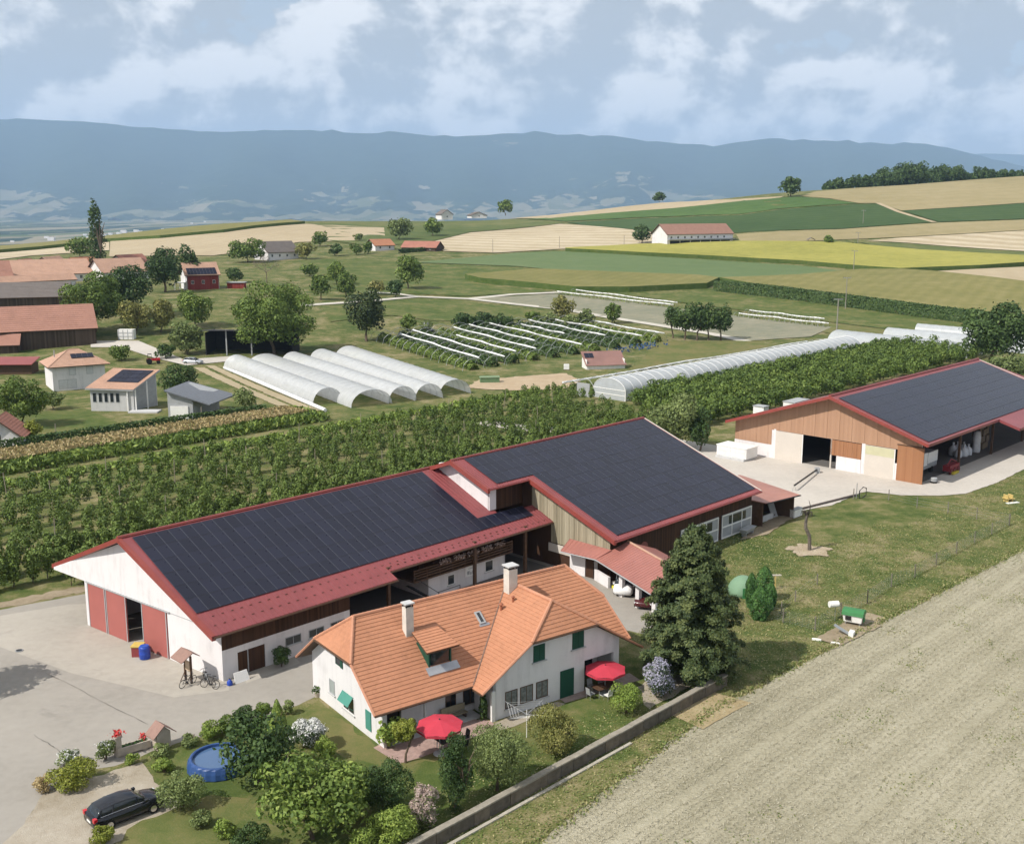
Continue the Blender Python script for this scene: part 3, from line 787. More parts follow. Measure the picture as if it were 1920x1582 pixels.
def panel_mat():
    q = NT('solar_glass', 0.3, 0.28)
    oi = q.n('ShaderNodeObjectInfo')
    a = q.maprange(oi.outputs['Random'], 0, 1, 0.82, 1.2)
    colr = q.mix(1.0, (0.013, 0.014, 0.028), (1, 1, 1), 'MULTIPLY')
    hv = q.n('ShaderNodeHueSaturation'); q.l(colr, hv.inputs['Color']); q.l(a, hv.inputs['Value'])
    # cells: thin bus bars
    br = q.n('ShaderNodeTexBrick'); br.offset = 0.0
    q.set(br, Vector=q.coord('Object'), Scale=1.0, Mortar_Size=0.006, Brick_Width=0.17, Row_Height=0.17, Bias=0.0)
    br.inputs['Color1'].default_value = (0, 0, 0, 1); br.inputs['Color2'].default_value = (0, 0, 0, 1); br.inputs['Mortar'].default_value = (1, 1, 1, 1)
    c2 = q.mix(q.math('MULTIPLY', br.outputs['Fac'], 0.35), hv.outputs['Color'], (0.03, 0.032, 0.05))
    q.l(q.maprange(q.noise(q.coord('Object'), 1.3, 4, 0.6), 0.3, 0.7, 0.25, 0.4), q.b.inputs['Roughness'])
    return q.color(c2)
PANEL = panel_mat()
PFRAME = plain('panel_frame', (0.02, 0.02, 0.03), 0.4, 0.5, 0.3, var=0.1)
PEDGE = plain('panel_edge', (0.085, 0.09, 0.11), 0.4, 0.5, 0.3, var=0.12)
def panel_mesh(w, l):
    mb = MB()
    f = 0.026
    mb.add([(0, 0, 0), (w, 0, 0), (w, l, 0), (0, l, 0), (0, 0, .035), (w, 0, .035), (w, l, .035), (0, l, .035), (f, f, .035), (w - f, f, .035), (w - f, l - f, .035), (f, l - f, .035)],
           [(0, 3, 2, 1), (0, 1, 5, 4), (1, 2, 6, 5), (2, 3, 7, 6), (3, 0, 4, 7), (4, 5, 9, 8), (6, 7, 11, 10)])
    mb.mi = 2
    mb.add([(0, 0, .0351), (f, f, .0351), (f, l - f, .0351), (0, l, .0351), (w, 0, .0351), (w, l, .0351), (w - f, l - f, .0351), (w - f, f, .0351)], [(0, 1, 2, 3), (4, 5, 6, 7)])
    mb.mi = 1
    mb.add([(f, f, .033), (w - f, f, .033), (w - f, l - f, .033), (f, l - f, .033)], [(0, 1, 2, 3)])
    return mb.mesh('solar_panel', [PFRAME, PANEL, PEDGE])
def panels(parent, me, u0, v0, z0, slope, cols, rows, pw, pl, gap=0.022, ou=0, ov=0, off=0.09, skip=None):
    a = math.atan(slope)
    for i in range(cols):
        for j in range(rows):
            if skip and skip(i, j): continue
            s = j * (pl + gap)
            o = put('solar_panel', me, parent, (u0 + i * (pw + gap) - ou, v0 + s * math.cos(a) - ov - off * math.sin(a), z0 + s * math.sin(a) + off * math.cos(a)), (a, 0, 0))
def ribs(mb, u0, u1, v0, z0, v1, z1, step=0.42, h=0.05, w=0.07, skew=(0, 0)):
    n = int((u1 - u0) / step)
    sl = math.hypot(v1 - v0, z1 - z0)
    for i in range(n + 1):
        u = u0 + (u1 - u0) * i / max(1, n)
        mb.add([(u - w / 2, v0, z0), (u + w / 2, v0, z0), (u + w / 2, v1, z1), (u - w / 2, v1, z1),
                (u - w / 4, v0, z0 + h), (u + w / 4, v0, z0 + h), (u + w / 4, v1, z1 + h), (u - w / 4, v1, z1 + h)],
               [(4, 5, 6, 7), (0, 1, 5, 4), (1, 2, 6, 5), (3, 0, 4, 7)])
def window(parent, kind, A, B, n, frame=WPAINT, pane=GLASS, fw=0.06, proud=0.03, mull=1, sill=True, name='window'):
    """window on a wall: A = lower left, B = upper right as (u, v, z); n = outward normal in plan"""
    au, av, z0 = A; bu, bv, z1 = B
    d = Vector((bu - au, bv - av)); L = d.length; d /= L; n = Vector(n)
    def P(t, z, o): return (au + d.x * t + n.x * o, av + d.y * t + n.y * o, z)
    def bar(mb, t0, t1, q0, q1, o0, o1):
        mb.hexa([P(t0, q0, o0), P(t1, q0, o0), P(t1, q0, o1), P(t0, q0, o1)], [P(t0, q1, o0), P(t1, q1, o0), P(t1, q1, o1), P(t0, q1, o1)])
    fm = MB()
    bar(fm, 0, fw, z0, z1, -0.05, proud); bar(fm, L - fw, L, z0, z1, -0.05, proud)
    bar(fm, fw, L - fw, z0, z0 + fw, -0.05, proud); bar(fm, fw, L - fw, z1 - fw, z1, -0.05, proud)
    for k in range(mull):
        t = L * (k + 1) / (mull + 1); bar(fm, t - fw * .4, t + fw * .4, z0 + fw, z1 - fw, -0.05, proud - 0.005)
    o = fm.build(name, frame, parent)
    g_ = MB(); bar(g_, fw * .9, L - fw * .9, z0 + fw * .9, z1 - fw * .9, -0.04, 0.012); g_.build('pane', pane, o)
    if sill:
        s = MB(); bar(s, -0.08, L + 0.08, z0 - 0.07, z0 - 0.002, -0.03, 0.12); s.build('sill', GREYP, o)
    return o

# ================================================================== left barn
S1 = 0.41; ZR1, VR1, ZE1, VE1 = 9.4, 11.9, 4.2, -0.8
b = thing('barn', FARM.w(0, 0), FARM.rot, 'long white barn with three red sliding doors and solar roof beside the concrete yard', 'barn')
zf = lambda v: ZE1 + S1 * (v - VE1)
zb = lambda v: ZR1 - 0.403 * (v - VR1)
gd = Vector((-0.105, 0.9945))
def gl(t): return (gd.x * t, gd.y * t)
mb = MB(); mb.wall(gl(0), gl(6.9), [(0, 0), (6.9, 0), (6.9, 4.05), (0, 4.05)], -0.25); mb.build('gable_base', WHITE, b)
mb = MB(); mb.wall(gl(0), gl(24), [(0, 4.053), (23.9, 4.053), (23.9, zb(23.8) - .32), (11.95, 9.0), (0, 4.2)], -0.22); mb.build('gable', WHITE, b)
mb = MB(); mb.wall(gl(18.5), gl(18.95), [(0, 0), (.45, 0), (.45, 4.05), (0, 4.05)], -0.35); mb.build('pillar', WHITE, b)
for t0, t1 in ((15.75, 18.45), (12.65, 15.65), (6.95, 10.4)):
    mb = MB(); p, q = gl(t0), gl(t1)
    mb.wall((p[0] - .06, p[1]), (q[0] - .06, q[1]), [(0, 0.03), (t1 - t0, 0.03), (t1 - t0, 4.02), (0, 4.02)], -0.09)
    d = mb.build('sliding_door', DOORR, b)
    for tt in (t0 + .02, t1 - .1):
        mb = MB(); p, q = gl(tt), gl(tt + .1); mb.wall((p[0] - .085, p[1]), (q[0] - .085, q[1]), [(0, .02), (.1, .02), (.1, 4.03), (0, 4.03)], -0.03); mb.build('door_edge', GREYW, d)
mb = MB(); p, q = gl(6.5), gl(18.6); mb.wall((p[0] - .13, p[1]), (q[0] - .13, q[1]), [(0, 4.03), (12.1, 4.03), (12.1, 4.12), (0, 4.12)], -0.12); mb.build('door_rail', GREYW, b)
mb = MB(); p, q = gl(0), gl(6.9); mb.wall((p[0] - .02, p[1]), (q[0] - .02, q[1]), [(0.6, 4.02), (6.5, 4.02), (6.5, 4.07), (0.6, 4.07)], -0.02); mb.build('joint_strip', GREYW, b)
# front wall: white base, dark boards above
UEND = 12.3
mb = MB(); mb.wall((0, 0), (UEND, 0), [(0, 0), (1.35, 0), (1.35, 1.95), (3.85, 1.95), (3.85, 0), (UEND, 0), (UEND, 2.5), (0, 2.5)], 0.25); mb.build('front_wall', WHITE, b)
mb = MB(); mb.wall((0, -.03), (UEND, -.03), [(0, 2.503), (UEND, 2.503), (UEND, 4.15), (0, 4.15)], 0.2); cl = mb.build('wood_cladding', WOODD, b)
mb = MB(); mb.box(1.38, 3.82, 0.05, 0.1, 0.02, 1.93); dd = mb.build('timber_door', WOODD, b)
mb = MB(); mb.box(2.24, 2.31, -.01, 0.06, 0.0, 1.97); mb.build('door_post', GREYW, dd)
for (u0, u1, z0, z1) in ((5.75, 7.3, 1.12, 1.86), (8.05, 9.6, 1.12, 1.84), (10.25, 11.75, 1.12, 1.86)):
    window(b, 0, (u0, -.0, z0), (u1, -.0, z1), (0, -1), frame=GREYW, mull=1)
# open hall: back partition, posts, white flat with balcony and outside stair
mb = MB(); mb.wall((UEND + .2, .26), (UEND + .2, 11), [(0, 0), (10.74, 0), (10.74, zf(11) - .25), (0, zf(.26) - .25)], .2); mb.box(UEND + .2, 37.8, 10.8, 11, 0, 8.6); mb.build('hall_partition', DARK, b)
mb = MB(); mb.wall((23, 2.0), (33.2, 2.0), [(0, 0), (10.2, 0), (10.2, 2.4), (0, 2.4)], 0.2); mb.wall((33.2, 2.0), (33.2, 8), [(0, 0), (6, 0), (6, 2.4), (0, 2.4)], 0.2); mb.wall((23, 8), (23, 2.2), [(0, 0), (5.8, 0), (5.8, 2.4), (0, 2.4)], 0.2); mb.build('inner_wall', WHITE, b)
mb = MB(); mb.box(20.5, 33.4, 1.1, 8, 2.42, 2.55); mb.build('balcony_floor', BROWN, b)
mb = MB(); mb.box(23, 33.2, 3.4, 3.6, 2.56, 5.4); mb.build('upper_wall', WOODD, b)
mb = MB()
for z in (2.75, 3.0, 3.25, 3.5): mb.box(20.5, 33.4, 1.1, 1.14, z, z + .12)
for u in np.arange(20.5, 33.5, 1.6): mb.box(u, u + .08, 1.14, 1.2, 2.56, 3.66)
mb.build('balcony_railing', BROWN, b)
for (u0, u1, z0, z1) in ((25.4, 26.3, 0.75, 1.75), (30.4, 31.5, 0.85, 1.95)):
    window(b, 0, (u0, 2.0, z0), (u1, 2.0, z1), (0, -1), frame=WPAINT, mull=0)
mb = MB(); mb.box(27.7, 29.3, 1.95, 1.985, 1.0, 2.05); mb.build('picture_board', WPAINT, b)
mb = MB()
for i, (u0, u1, z0, z1) in enumerate(((27.95, 28.25, 1.2, 1.55), (28.35, 28.5, 1.15, 1.4), (28.6, 29.0, 1.2, 1.5), (28.1, 28.9, 1.75, 1.8))): mb.box(u0, u1, 1.935, 1.948, z0, z1)
mb.build('board_print', GREYW, b)
mb = MB()
for k in range(11): mb.box(22.8 - k * .28, 23.05 - k * .28, .75, 1.7, 0.2 * k + .15, 0.2 * k + .2)
mb.build('stair', BLACK, b)
mb = MB(); mb.tube([(25.9, .8, 1.0), (23.1, .8, 1.0), (20.2, .8, 3.2)], .035, 5)
mb.tube([(25.9, .8, 0), (25.9, .8, 1.0)], .035, 5); mb.tube([(23.2, .8, 0), (23.2, .8, 1.0)], .035, 5); mb.tube([(25.9, .8, 0.5), (23.1, .8, .5)], .02, 5)
mb.build('stair_railing', BLACK, b)
for u in (17.0, 27.6, 34.6): mb = MB(); mb.box(u, u + .28, .55, .83, 0, 4.9); mb.build('hall_post', BROWN, b)
mb = MB(); mb.box(12.2, 38.2, .5, .8, 4.35, 4.6); mb.build('hall_beam', BROWN, b)
# rear and end walls
mb = MB(); mb.wall((gl(18.9)[0] + .4, 18.75), (38, 18.75), [(0, 0), (40.0, 0), (40.0, 6.2), (0, 6.2)], -0.2); mb.wall((37.9, 18.5), (37.9, 11), [(0, 0), (7.5, 0), (7.5, 9), (0, 6.2)], -.2); mb.build('rear_wall', WHITE, b)
for uu in (8, 18, 28, 37):
    mb = MB(); mb.box(uu, uu + .25, 24.0, 24.25, 0, 4.2); mb.build('canopy_post', BROWN, b)
# roof
uR = 33.6
def verge(v): return -1.2 - 0.067 * (v - VE1) if v <= VR1 else -2.05 - 0.012 * (v - VR1)
mb = MB()
mb.slab([(verge(VE1), VE1, ZE1), (17.0, VE1, ZE1), (17.0, 0.3, zf(0.3)), (38.8, 0.3, zf(0.3)), (38.8, 3.2, zf(3.2)), (uR, 3.2, zf(3.2)), (uR, VR1, ZR1), (verge(VR1), VR1, ZR1)], 0.16)
mb.slab([(verge(VR1), VR1, ZR1), (uR, VR1, ZR1), (38, VR1, ZR1), (38, 24.8, zb(24.8)), (verge(24.8), 24.8, zb(24.8))], 0.16)
ribs(mb, -.7, 16.9, VE1 + .01, ZE1 + .002, 1.75, zf(1.75) + .002)
ribs(mb, 17.2, 38.6, .31, zf(.31) + .002, 1.75, zf(1.75) + .002)
ribs(mb, 31.2, 33.4, 4.3, zf(4.3) + .002, 11.7, zf(11.7) + .002)
ribs(mb, 37.7, 38.6, 1.76, zf(1.76) + .002, 3.1, zf(3.1) + .002)
ribs(mb, -1.6, 36, VR1 + .2, zb(VR1 + .2) + .002, 24.6, zb(24.6) + .002, step=1.0)
rf = mb.build('roof', REDM, b)
mb = MB(); mb.tube([(verge(VR1), VR1, ZR1 + .03), (33.5, VR1, ZR1 + .03)], .16, 6); mb.build('ridge_cap', REDT, rf)
mb = MB()
for (va, za, vb, zb_) in ((VE1, ZE1, VR1, ZR1), (VR1, ZR1, 24.8, zb(24.8))):
    a0, a1 = verge(va), verge(vb)
    mb.hexa([(a0 - .05, va, za - .34), (a0 + .30, va, za - .34), (a1 + .30, vb, zb_ - .34), (a1 - .05, vb, zb_ - .34)],
            [(a0 - .05, va, za + .05), (a0 + .30, va, za + .05), (a1 + .30, vb, zb_ + .05), (a1 - .05, vb, zb_ + .05)])
mb.build('verge_board', REDT, rf)
mb = MB(); mb.tube([(-1.1, VE1 - .06, ZE1 - .12), (17.0, VE1 - .06, ZE1 - .12)], .075, 6); mb.tube([(17.0, .24, zf(.3) - .12), (38.7, .24, zf(.3) - .12)], .075, 6); mb.build('gutter', BROWN, rf)
mb = MB()
for k in range(40):
    for vv in (0.15, 1.1):
        u = -.45 + k * .84 + (.42 if vv > 1 else 0)
        if u < 16.6 and vv < 1 or vv > 1 and u < 38: mb.box(u, u + .22, vv, vv + .04, zf(vv) + .02, zf(vv) + .075)
for k in range(26): mb.box(17.4 + k * .84, 17.62 + k * .84, .75, .79, zf(.75) + .02, zf(.75) + .075)
sg = mb.build('snow_guards', BROWN, rf); sg['kind'] = 'stuff'
PM1 = panel_mesh(1.035, 1.735)
panels(b, PM1, -0.95, 1.8, zf(1.8), S1, 30, 6, 1.035, 1.735, off=.06)
panels(b, PM1, -0.95 + 30 * 1.057, 1.8, zf(1.8), S1, 6, 1, 1.035, 1.735, off=.06)

# ================================================================== middle barn (taller, joined to the hall)
S2 = 0.369; ZE2, VE2, VR2, ZR2 = 4.5, -8.1, 8.65, 10.68
b = thing('barn', FARM.w(38, -7), FARM.rot, 'taller weathered-wood barn with solar roof between the long barn and the small shed', 'barn')
OU, OV = 38.0, -7.0
z2 = lambda v: ZE2 + S2 * (v - VE2)
def M2(): return MB(OU, OV, 0)
mb = M2(); n_b = 31
# weathered gable: each board its own piece
vb0, vb1 = -7.1, 3.3
bw = (vb1 - vb0) / 46
bm_ = {}
for k in range(46):
    va = vb0 + bw * k; vb_ = va + bw - .012
    lo = 2.45 if vb_ < .6 else z2(0) * 0 + max(zf(va) + .05, 2.45)
    q = MB(OU, OV, 0); o_ = 0.012 * ((k * 7) % 3)
    q.hexa([(38.5 - o_, va, lo), (38.56, va, lo), (38.56, vb_, lo), (38.5 - o_, vb_, lo)], [(38.5 - o_, va, z2(va) - .3), (38.56, va, z2(va) - .3), (38.56, vb_, z2(vb_) - .3), (38.5 - o_, vb_, z2(vb_) - .3)])
    q.build('board', WOODG, b)
mb = M2(); mb.wall((38.56, 8), (38.56, -7.1), [(0, 0), (15.1, 0), (15.1, z2(-7.1) - .32), (0, z2(8) - .32)], .2); mb.build('gable_wall', WOODD, b)
mb = M2(); mb.box(38.45, 38.52, -2.2, .9, 1.5, 2.35); mb.build('light_band', CREAM, b)
mb = M2(); mb.box(33.1, 33.35, 4.05, 8.65, 5.5, z2(4.05) - .3); mb.wall((33.0, 4.0), (33.0, 11.4), [(0, zf(4.0) + .02), (7.4, zf(11.4) - .05), (7.4, 9.9), (4.65, z2(8.65) - .25), (0, z2(4.0) - .22)], -.2); mb.build('white_gable', WHITE, b)
mb = M2(); mb.box(33.0, 33.9, 3.93, 4.2, zf(4) + .02, z2(4.0) - .2); mb.build('white_corner', WHITE, b)
mb = M2(); mb.box(33.9, 38.5, 4.6, 4.8, zf(3.2), z2(4.6) - .2); mb.build('recess_wall', WOODD, b)
# front wall with white barn doors
mb = M2(); mb.wall((38.6, -7.1), (64.0, -7.1), [(0, 0), (25.4, 0), (25.4, 4.5), (0, 4.5)], .25); mb.build('front_wall', WOODD, b)
for (u0, u1) in ((50.2, 57.2), (57.9, 63.9)):
    mb = M2(); mb.box(u0, u1, -7.2, -7.13, .05, 2.75); d = mb.build('barn_door', GREYW, b)
    mb = M2()
    for z in (.05, 1.3, 2.6): mb.box(u0, u1, -7.26, -7.203, z, z + .15)
    for u in np.linspace(u0, u1 - .12, 4): mb.box(u, u + .12, -7.25, -7.204, .21, 2.59)
    mb.build('door_battens', WPAINT, d)
    mb = M2(); mb.box(u0 + 1.4, u1 - 1.2, -7.23, -7.202, 1.5, 2.45); mb.build('door_pane', GLASS, d)
mb = M2(); mb.wall((64.0, 25), (64.0, -6.85), [(0, 0), (31.85, 0), (31.85, 4.5), (16.35, 10.2), (0, 4.5)], -.25); mb.wall((33.2, 25), (64, 25), [(0, 0), (30.8, 0), (30.8, 4.5), (0, 4.5)], -.25); mb.build('rear_wall', WHITE, b)
mb = M2(); mb.slab([(38, VE2, ZE2), (64.3, VE2, ZE2), (64.3, VR2, ZR2), (32.1, VR2, ZR2), (32.1, 3.2, z2(3.2)), (38, 3.2, z2(3.2))], .16)
mb.slab([(32.1, VR2, ZR2), (64.3, VR2, ZR2), (64.3, 25.4, 4.5), (32.1, 25.4, 4.5)], .16)
ribs(mb, 38.2, 64.2, VE2 + .01, ZE2 + .002, -7.6, z2(-7.6) + .002, step=.36)
ribs(mb, 38.2, 39.0, -7.55, z2(-7.55) + .002, 8.5, z2(8.5) + .002, step=.3)
ribs(mb, 32.3, 33.5, 3.25, z2(3.25) + .002, 8.5, z2(8.5) + .002, step=.3)
ribs(mb, 33.5, 38.0, 3.25, z2(3.25) + .002, 3.6, z2(3.6) + .002, step=.36)
rf = mb.build('roof', REDM, b)
mb = M2(); mb.tube([(32.1, VR2, ZR2 + .03), (64.3, VR2, ZR2 + .03)], .15, 6); mb.build('ridge_cap', REDT, rf)
mb = M2()
for (uu, va, vb_) in ((32.1, 3.2, VR2), (38.0, VE2, 3.2)):
    mb.hexa([(uu - .08, va, z2(va) - .42), (uu + .25, va, z2(va) - .42), (uu + .25, vb_, z2(vb_) - .42), (uu - .08, vb_, z2(vb_) - .42)],
            [(uu - .08, va, z2(va) + .06), (uu + .25, va, z2(va) + .06), (uu + .25, vb_, z2(vb_) + .06), (uu - .08, vb_, z2(vb_) + .06)])
mb.hexa([(32.02, VR2, ZR2 - .36), (32.3, VR2, ZR2 - .36), (32.3, 25.4, 4.14), (32.02, 25.4, 4.14)], [(32.02, VR2, ZR2 + .06), (32.3, VR2, ZR2 + .06), (32.3, 25.4, 4.56), (32.02, 25.4, 4.56)])
mb.build('verge_board', REDT, rf)
mb = M2()
mb.hexa([(64.25, VE2, ZE2 - .2), (64.42, VE2, ZE2 - .2), (64.42, VR2, ZR2 - .2), (64.25, VR2, ZR2 - .2)], [(64.25, VE2, ZE2 + .06), (64.42, VE2, ZE2 + .06), (64.42, VR2, ZR2 + .06), (64.25, VR2, ZR2 + .06)])
mb.build('end_trim', CREAM, rf)
mb = M2(); mb.tube([(38.0, VE2 - .06, ZE2 - .12), (64.4, VE2 - .06, ZE2 - .12)], .075, 6); mb.tube([(32.1, 3.14, z2(3.2) - .1), (38.0, 3.14, z2(3.2) - .1)], .06, 6); mb.build('gutter', REDT, rf)
PM2 = panel_mesh(1.02, 1.675)
panels(b, PM2, 33.75, 3.65, z2(3.65), S2, 5, 3, 1.02, 1.675, off=.06, ou=OU, ov=OV)
panels(b, PM2, 33.75 + 5 * 1.042, VE2 + .55, z2(VE2 + .55), S2, 24, 10, 1.02, 1.675, off=.06, ou=OU, ov=OV)

# ================================================================== right barn (orange boards)
S3 = 0.327; VE3, ZE3, VR3, ZR3 = -13.7, 5.8, 0.5, 10.45
OU, OV = 97.0, -12.0
b = thing('barn', FARM.w(97, -12), FARM.rot, 'orange-boarded barn with open side and solar roof at the right edge', 'barn')
def M3(): return MB(OU, OV, 0)
z3 = lambda v: ZE3 + S3 * (v - VE3)
z3b = lambda v: ZR3 - 0.34 * (v - VR3)
UW = 97.0
bw = 0.62; k = 0; v = -12.3
while v < 16.2:
    v1 = min(v + bw, 16.2); top = lambda q: (z3(q) if q < VR3 else z3b(q)) - .3
    if v < 9.6: lo = 4.25
    else: lo = 2.0
    if v >= -12.4 and v1 < -9.0: lo = 4.9
    q = M3(); o_ = .015 * ((k * 5) % 3); k += 1
    pts = [(v, top(v)), (v1 - .012, top(v1))] if not (v < VR3 < v1) else [(v, top(v)), (VR3, top(VR3)), (v1 - .012, top(v1))]
    q.wall((UW - .04 - o_, v), (UW - .04 - o_, v1 - .012), [(0, lo), (v1 - .012 - v, lo)] + [(a - v, z) for a, z in pts[::-1]], -.05 - 0 * o_)
    q.build('board', ORANGE, b); v = v1
mb = M3(); mb.wall((UW, 16.2), (UW, -12.3), [(0, 4.22), (28.5, 4.22), (28.5, z3(-12.3) - .35), (15.7, 9.9), (0, z3b(16.2) - .35)], .2)
mb.box(UW, UW + .2, 9.6, 16.2, 0, 4.22); mb.build('gable_wall', WHITE, b)
mb = M3(); mb.box(UW - .1, UW, 9.62, 16.2, 0, 1.98); mb.build('white_plinth', WHITE, b)
mb = M3(); mb.box(UW - .12, UW + .1, 9.3, 9.6, 0, 4.4); mb.box(UW - .1, UW + .1, -4.5, -4.0, 0, 4.3); mb.box(UW - .1, UW + .1, -9.1, -8.75, 0, 2.3); mb.build('white_pillars', WHITE, b)
for (v0, v1, z0, z1, m_, nm) in ((5.0, 9.28, .03, 4.22, CREAM, 'sliding_door'), (-8.7, -4.52, .03, 4.2, CREAM, 'sliding_door'), (-12.7, -9.1, .03, 4.85, ORANGE2, 'orange_sliding_door')):
    mb = M3(); mb.box(UW - .17, UW - .08, v0, v1, z0, z1); d = mb.build(nm, m_, b)
    if m_ is CREAM:
        mb = M3(); mb.box(UW - .175, UW - .1, v0 - .1, v0, z0, z1); mb.build('door_edge', WPAINT, d)
        if v0 < 0: mb = M3(); mb.box(UW - .185, UW - .172, v0 + .05, v1 - .05, 2.95, 4.15); mb.build('yellow_panel', plain('yellow_panel', (0.5, 0.48, 0.32), .6, var=.08), d)
    else:
        mb = M3(); mb.box(UW - .19, UW - .05, -12.78, -9.0, 4.86, 5.0); mb.build('door_rail', BROWN, d)
for kk in range(7):
    mb = M3(); mb.box(UW - .1, UW - .04, -3.95 + kk * .66, -3.31 + kk * .66, 2.0, 4.16); mb.build('board', ORANGE2, b)
mb = M3(); mb.box(UW - .08, UW + .1, -3.95, -.3, 0, 1.98); mb.build('low_wall', WHITE, b)
mb = M3(); mb.box(UW - .1, UW + .1, .45, .65, 0, 4.2); mb.build('door_post', CREAM, b)
# side bays
mb = M3()
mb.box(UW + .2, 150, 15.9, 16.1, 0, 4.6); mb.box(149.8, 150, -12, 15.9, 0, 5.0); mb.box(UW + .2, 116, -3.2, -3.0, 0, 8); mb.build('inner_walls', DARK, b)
for kk in range(16):
    mb = M3(); mb.box(116 + kk * .9, 116.86 + kk * .9, -4.15, -4.0, 0, 6.6); mb.build('back_board', WOODD, b)
for u in (97.4, 109.5, 121.5, 134, 146):
    mb = M3(); mb.box(u, u + .3, -12.4, -12.1, 0, 5.7); mb.build('post', BROWN, b)
mb = M3(); mb.slab([(95.5, VE3, ZE3), (119.6, VE3, ZE3), (119.6, VE3 - 3.0, ZE3 - .98), (150.5, VE3 - 3.0, ZE3 - .98), (150.5, VE3, ZE3), (147.5, VR3, ZR3), (95.5, VR3, ZR3)], .18)
mb.slab([(95.5, VR3, ZR3), (147.5, VR3, ZR3), (147.5, 17.0, z3b(17.0)), (95.5, 17.0, z3b(17.0))], .18)
rf = mb.build('roof', REDM, b)
mb = M3()
for (va, za, vb_, zb_) in ((VE3, ZE3, VR3, ZR3), (VR3, ZR3, 17.0, z3b(17.0))):
    mb.hexa([(95.42, va, za - .38), (95.75, va, za - .38), (95.75, vb_, zb_ - .38), (95.42, vb_, zb_ - .38)], [(95.42, va, za + .06), (95.75, va, za + .06), (95.75, vb_, zb_ + .06), (95.42, vb_, zb_ + .06)])
mb.build('verge_board', REDT, rf)
mb = M3()
mb.box(95.5, 119.6, VE3 - .14, VE3 - .005, ZE3 - .3, ZE3 + .06)
mb.hexa([(119.45, VE3 - 3.1, ZE3 - 1.3), (119.6, VE3 - 3.1, ZE3 - 1.3), (119.6, VE3, ZE3 - .35), (119.45, VE3, ZE3 - .35)], [(119.45, VE3 - 3.1, ZE3 - .92), (119.6, VE3 - 3.1, ZE3 - .92), (119.6, VE3, ZE3 + .06), (119.45, VE3, ZE3 + .06)])
mb.box(119.6, 150.5, VE3 - 3.14, VE3 - 3.005, ZE3 - 1.28, ZE3 - .92)
mb.build('eave_board', REDM, rf)
mb = M3(); mb.tube([(95.5, VR3, ZR3 + .05), (147.5, VR3, ZR3 + .05)], .2, 6); mb.build('ridge_cap', REDT, rf)
mb = M3(); mb.hexa([(147.4, VE3, ZE3 - .2), (147.6, VE3, ZE3 - .2), (147.6, VR3, ZR3 - .2), (147.4, VR3, ZR3 - .2)], [(147.4, VE3, ZE3 + .06), (147.6, VE3, ZE3 + .06), (147.6, VR3, ZR3 + .06), (147.4, VR3, ZR3 + .06)]); mb.build('end_trim', CREAM, rf)
PM3 = panel_mesh(1.2, 1.93)
panels(b, PM3, 96.4, VE3 + .35, z3(VE3 + .35), S3, 41, 7, 1.2, 1.93, off=.07, ou=OU, ov=OV)
# ================================================================== farmhouse
h = thing('house', HOUSE.w(0, 0), HOUSE.rot, 'white farmhouse with orange tiled half-hipped roof and two chimneys beside the garden', 'house')
zr, vr = 7.4, -3.9
ef, eb, ze = -9.99, 2.15, 2.74
sf = (zr - ze) / (vr - ef)
zF = lambda v: zr - sf * (vr - v)
zB = lambda v: zr - sf * (v - vr)
vF, vB, zh = vr - (zr - 5.25) / sf, vr + (zr - 5.25) / sf, 5.25
XR, XZ, XV0, XV1, XS = 14.4, 7.36, -9.6, -11.3, 0.636
zX = lambda u: XZ - XS * abs(u - XR)
uh = (XZ - 5.4) / XS
vt = vr - (zr - XZ) / sf
uvL = XR - (XZ - ze) / XS
polys = [
    [(-.8, ef, ze), (uvL, ef, ze), (XR, vt, XZ), (XR, vr, zr), (.95, vr, zr), (-.8, vF, zh)],
    [(XR, vt, XZ), (2 * XR - uvL, ef, ze), (22.0, ef, ze), (22.0, vF, zh), (20.2, vr, zr), (XR, vr, zr)],
    [(20.2, vr, zr), (22.0, vF, zh), (22.0, vB, zh)],
    [(.95, vr, zr), (-.8, vB, zh), (-.8, vF, zh)],
    [(.95, vr, zr), (20.2, vr, zr), (22.0, vB, zh), (22.0, eb, zB(eb)), (-.8, eb, zB(eb)), (-.8, vB, zh)],
    [(XR, vt, XZ), (XR, XV0, XZ), (XR - uh, XV1, 5.4), (6.95, XV1, zX(6.95)), (6.95, ef - .02, zX(6.95)), (uvL, ef, ze)],
    [(XR, vt, XZ), (2 * XR - uvL, ef, ze), (22.1, ef, zX(22.1)), (22.1, XV1, zX(22.1)), (XR + uh, XV1, 5.4), (XR, XV0, XZ)],
    [(XR, XV0, XZ), (XR + uh, XV1, 5.4), (XR - uh, XV1, 5.4)],
]
mb = MB()
for p in polys: mb.slab([(a, b_, c - .03) for a, b_, c in (p if (Vector(p[1]) - Vector(p[0])).cross(Vector(p[2]) - Vector(p[1])).z > 0 else p[::-1])], .13)
rf = mb.build('roof', BROWN, h)
mb = MB()
for p in polys: courses(mb, p)
t = mb.build('tile_courses', TILE, rf, fix=False); t['kind'] = 'stuff'
mb = MB()
for a, c in (((.95, vr, zr), (20.2, vr, zr)), ((.95, vr, zr), (-.8, vF, zh)), ((.95, vr, zr), (-.8, vB, zh)), ((20.2, vr, zr), (22, vF, zh)), ((20.2, vr, zr), (22, vB, zh)),
             ((XR, vt - .3, XZ), (XR, XV0, XZ)), ((XR, XV0, XZ), (XR - uh, XV1, 5.4)), ((XR, XV0, XZ), (XR + uh, XV1, 5.4))):
    ridge_tiles(mb, (a[0], a[1], a[2] + .03), (c[0], c[1], c[2] + .03))
t = mb.build('ridge_tiles', TILEH, rf); t['kind'] = 'stuff'
mb = MB()
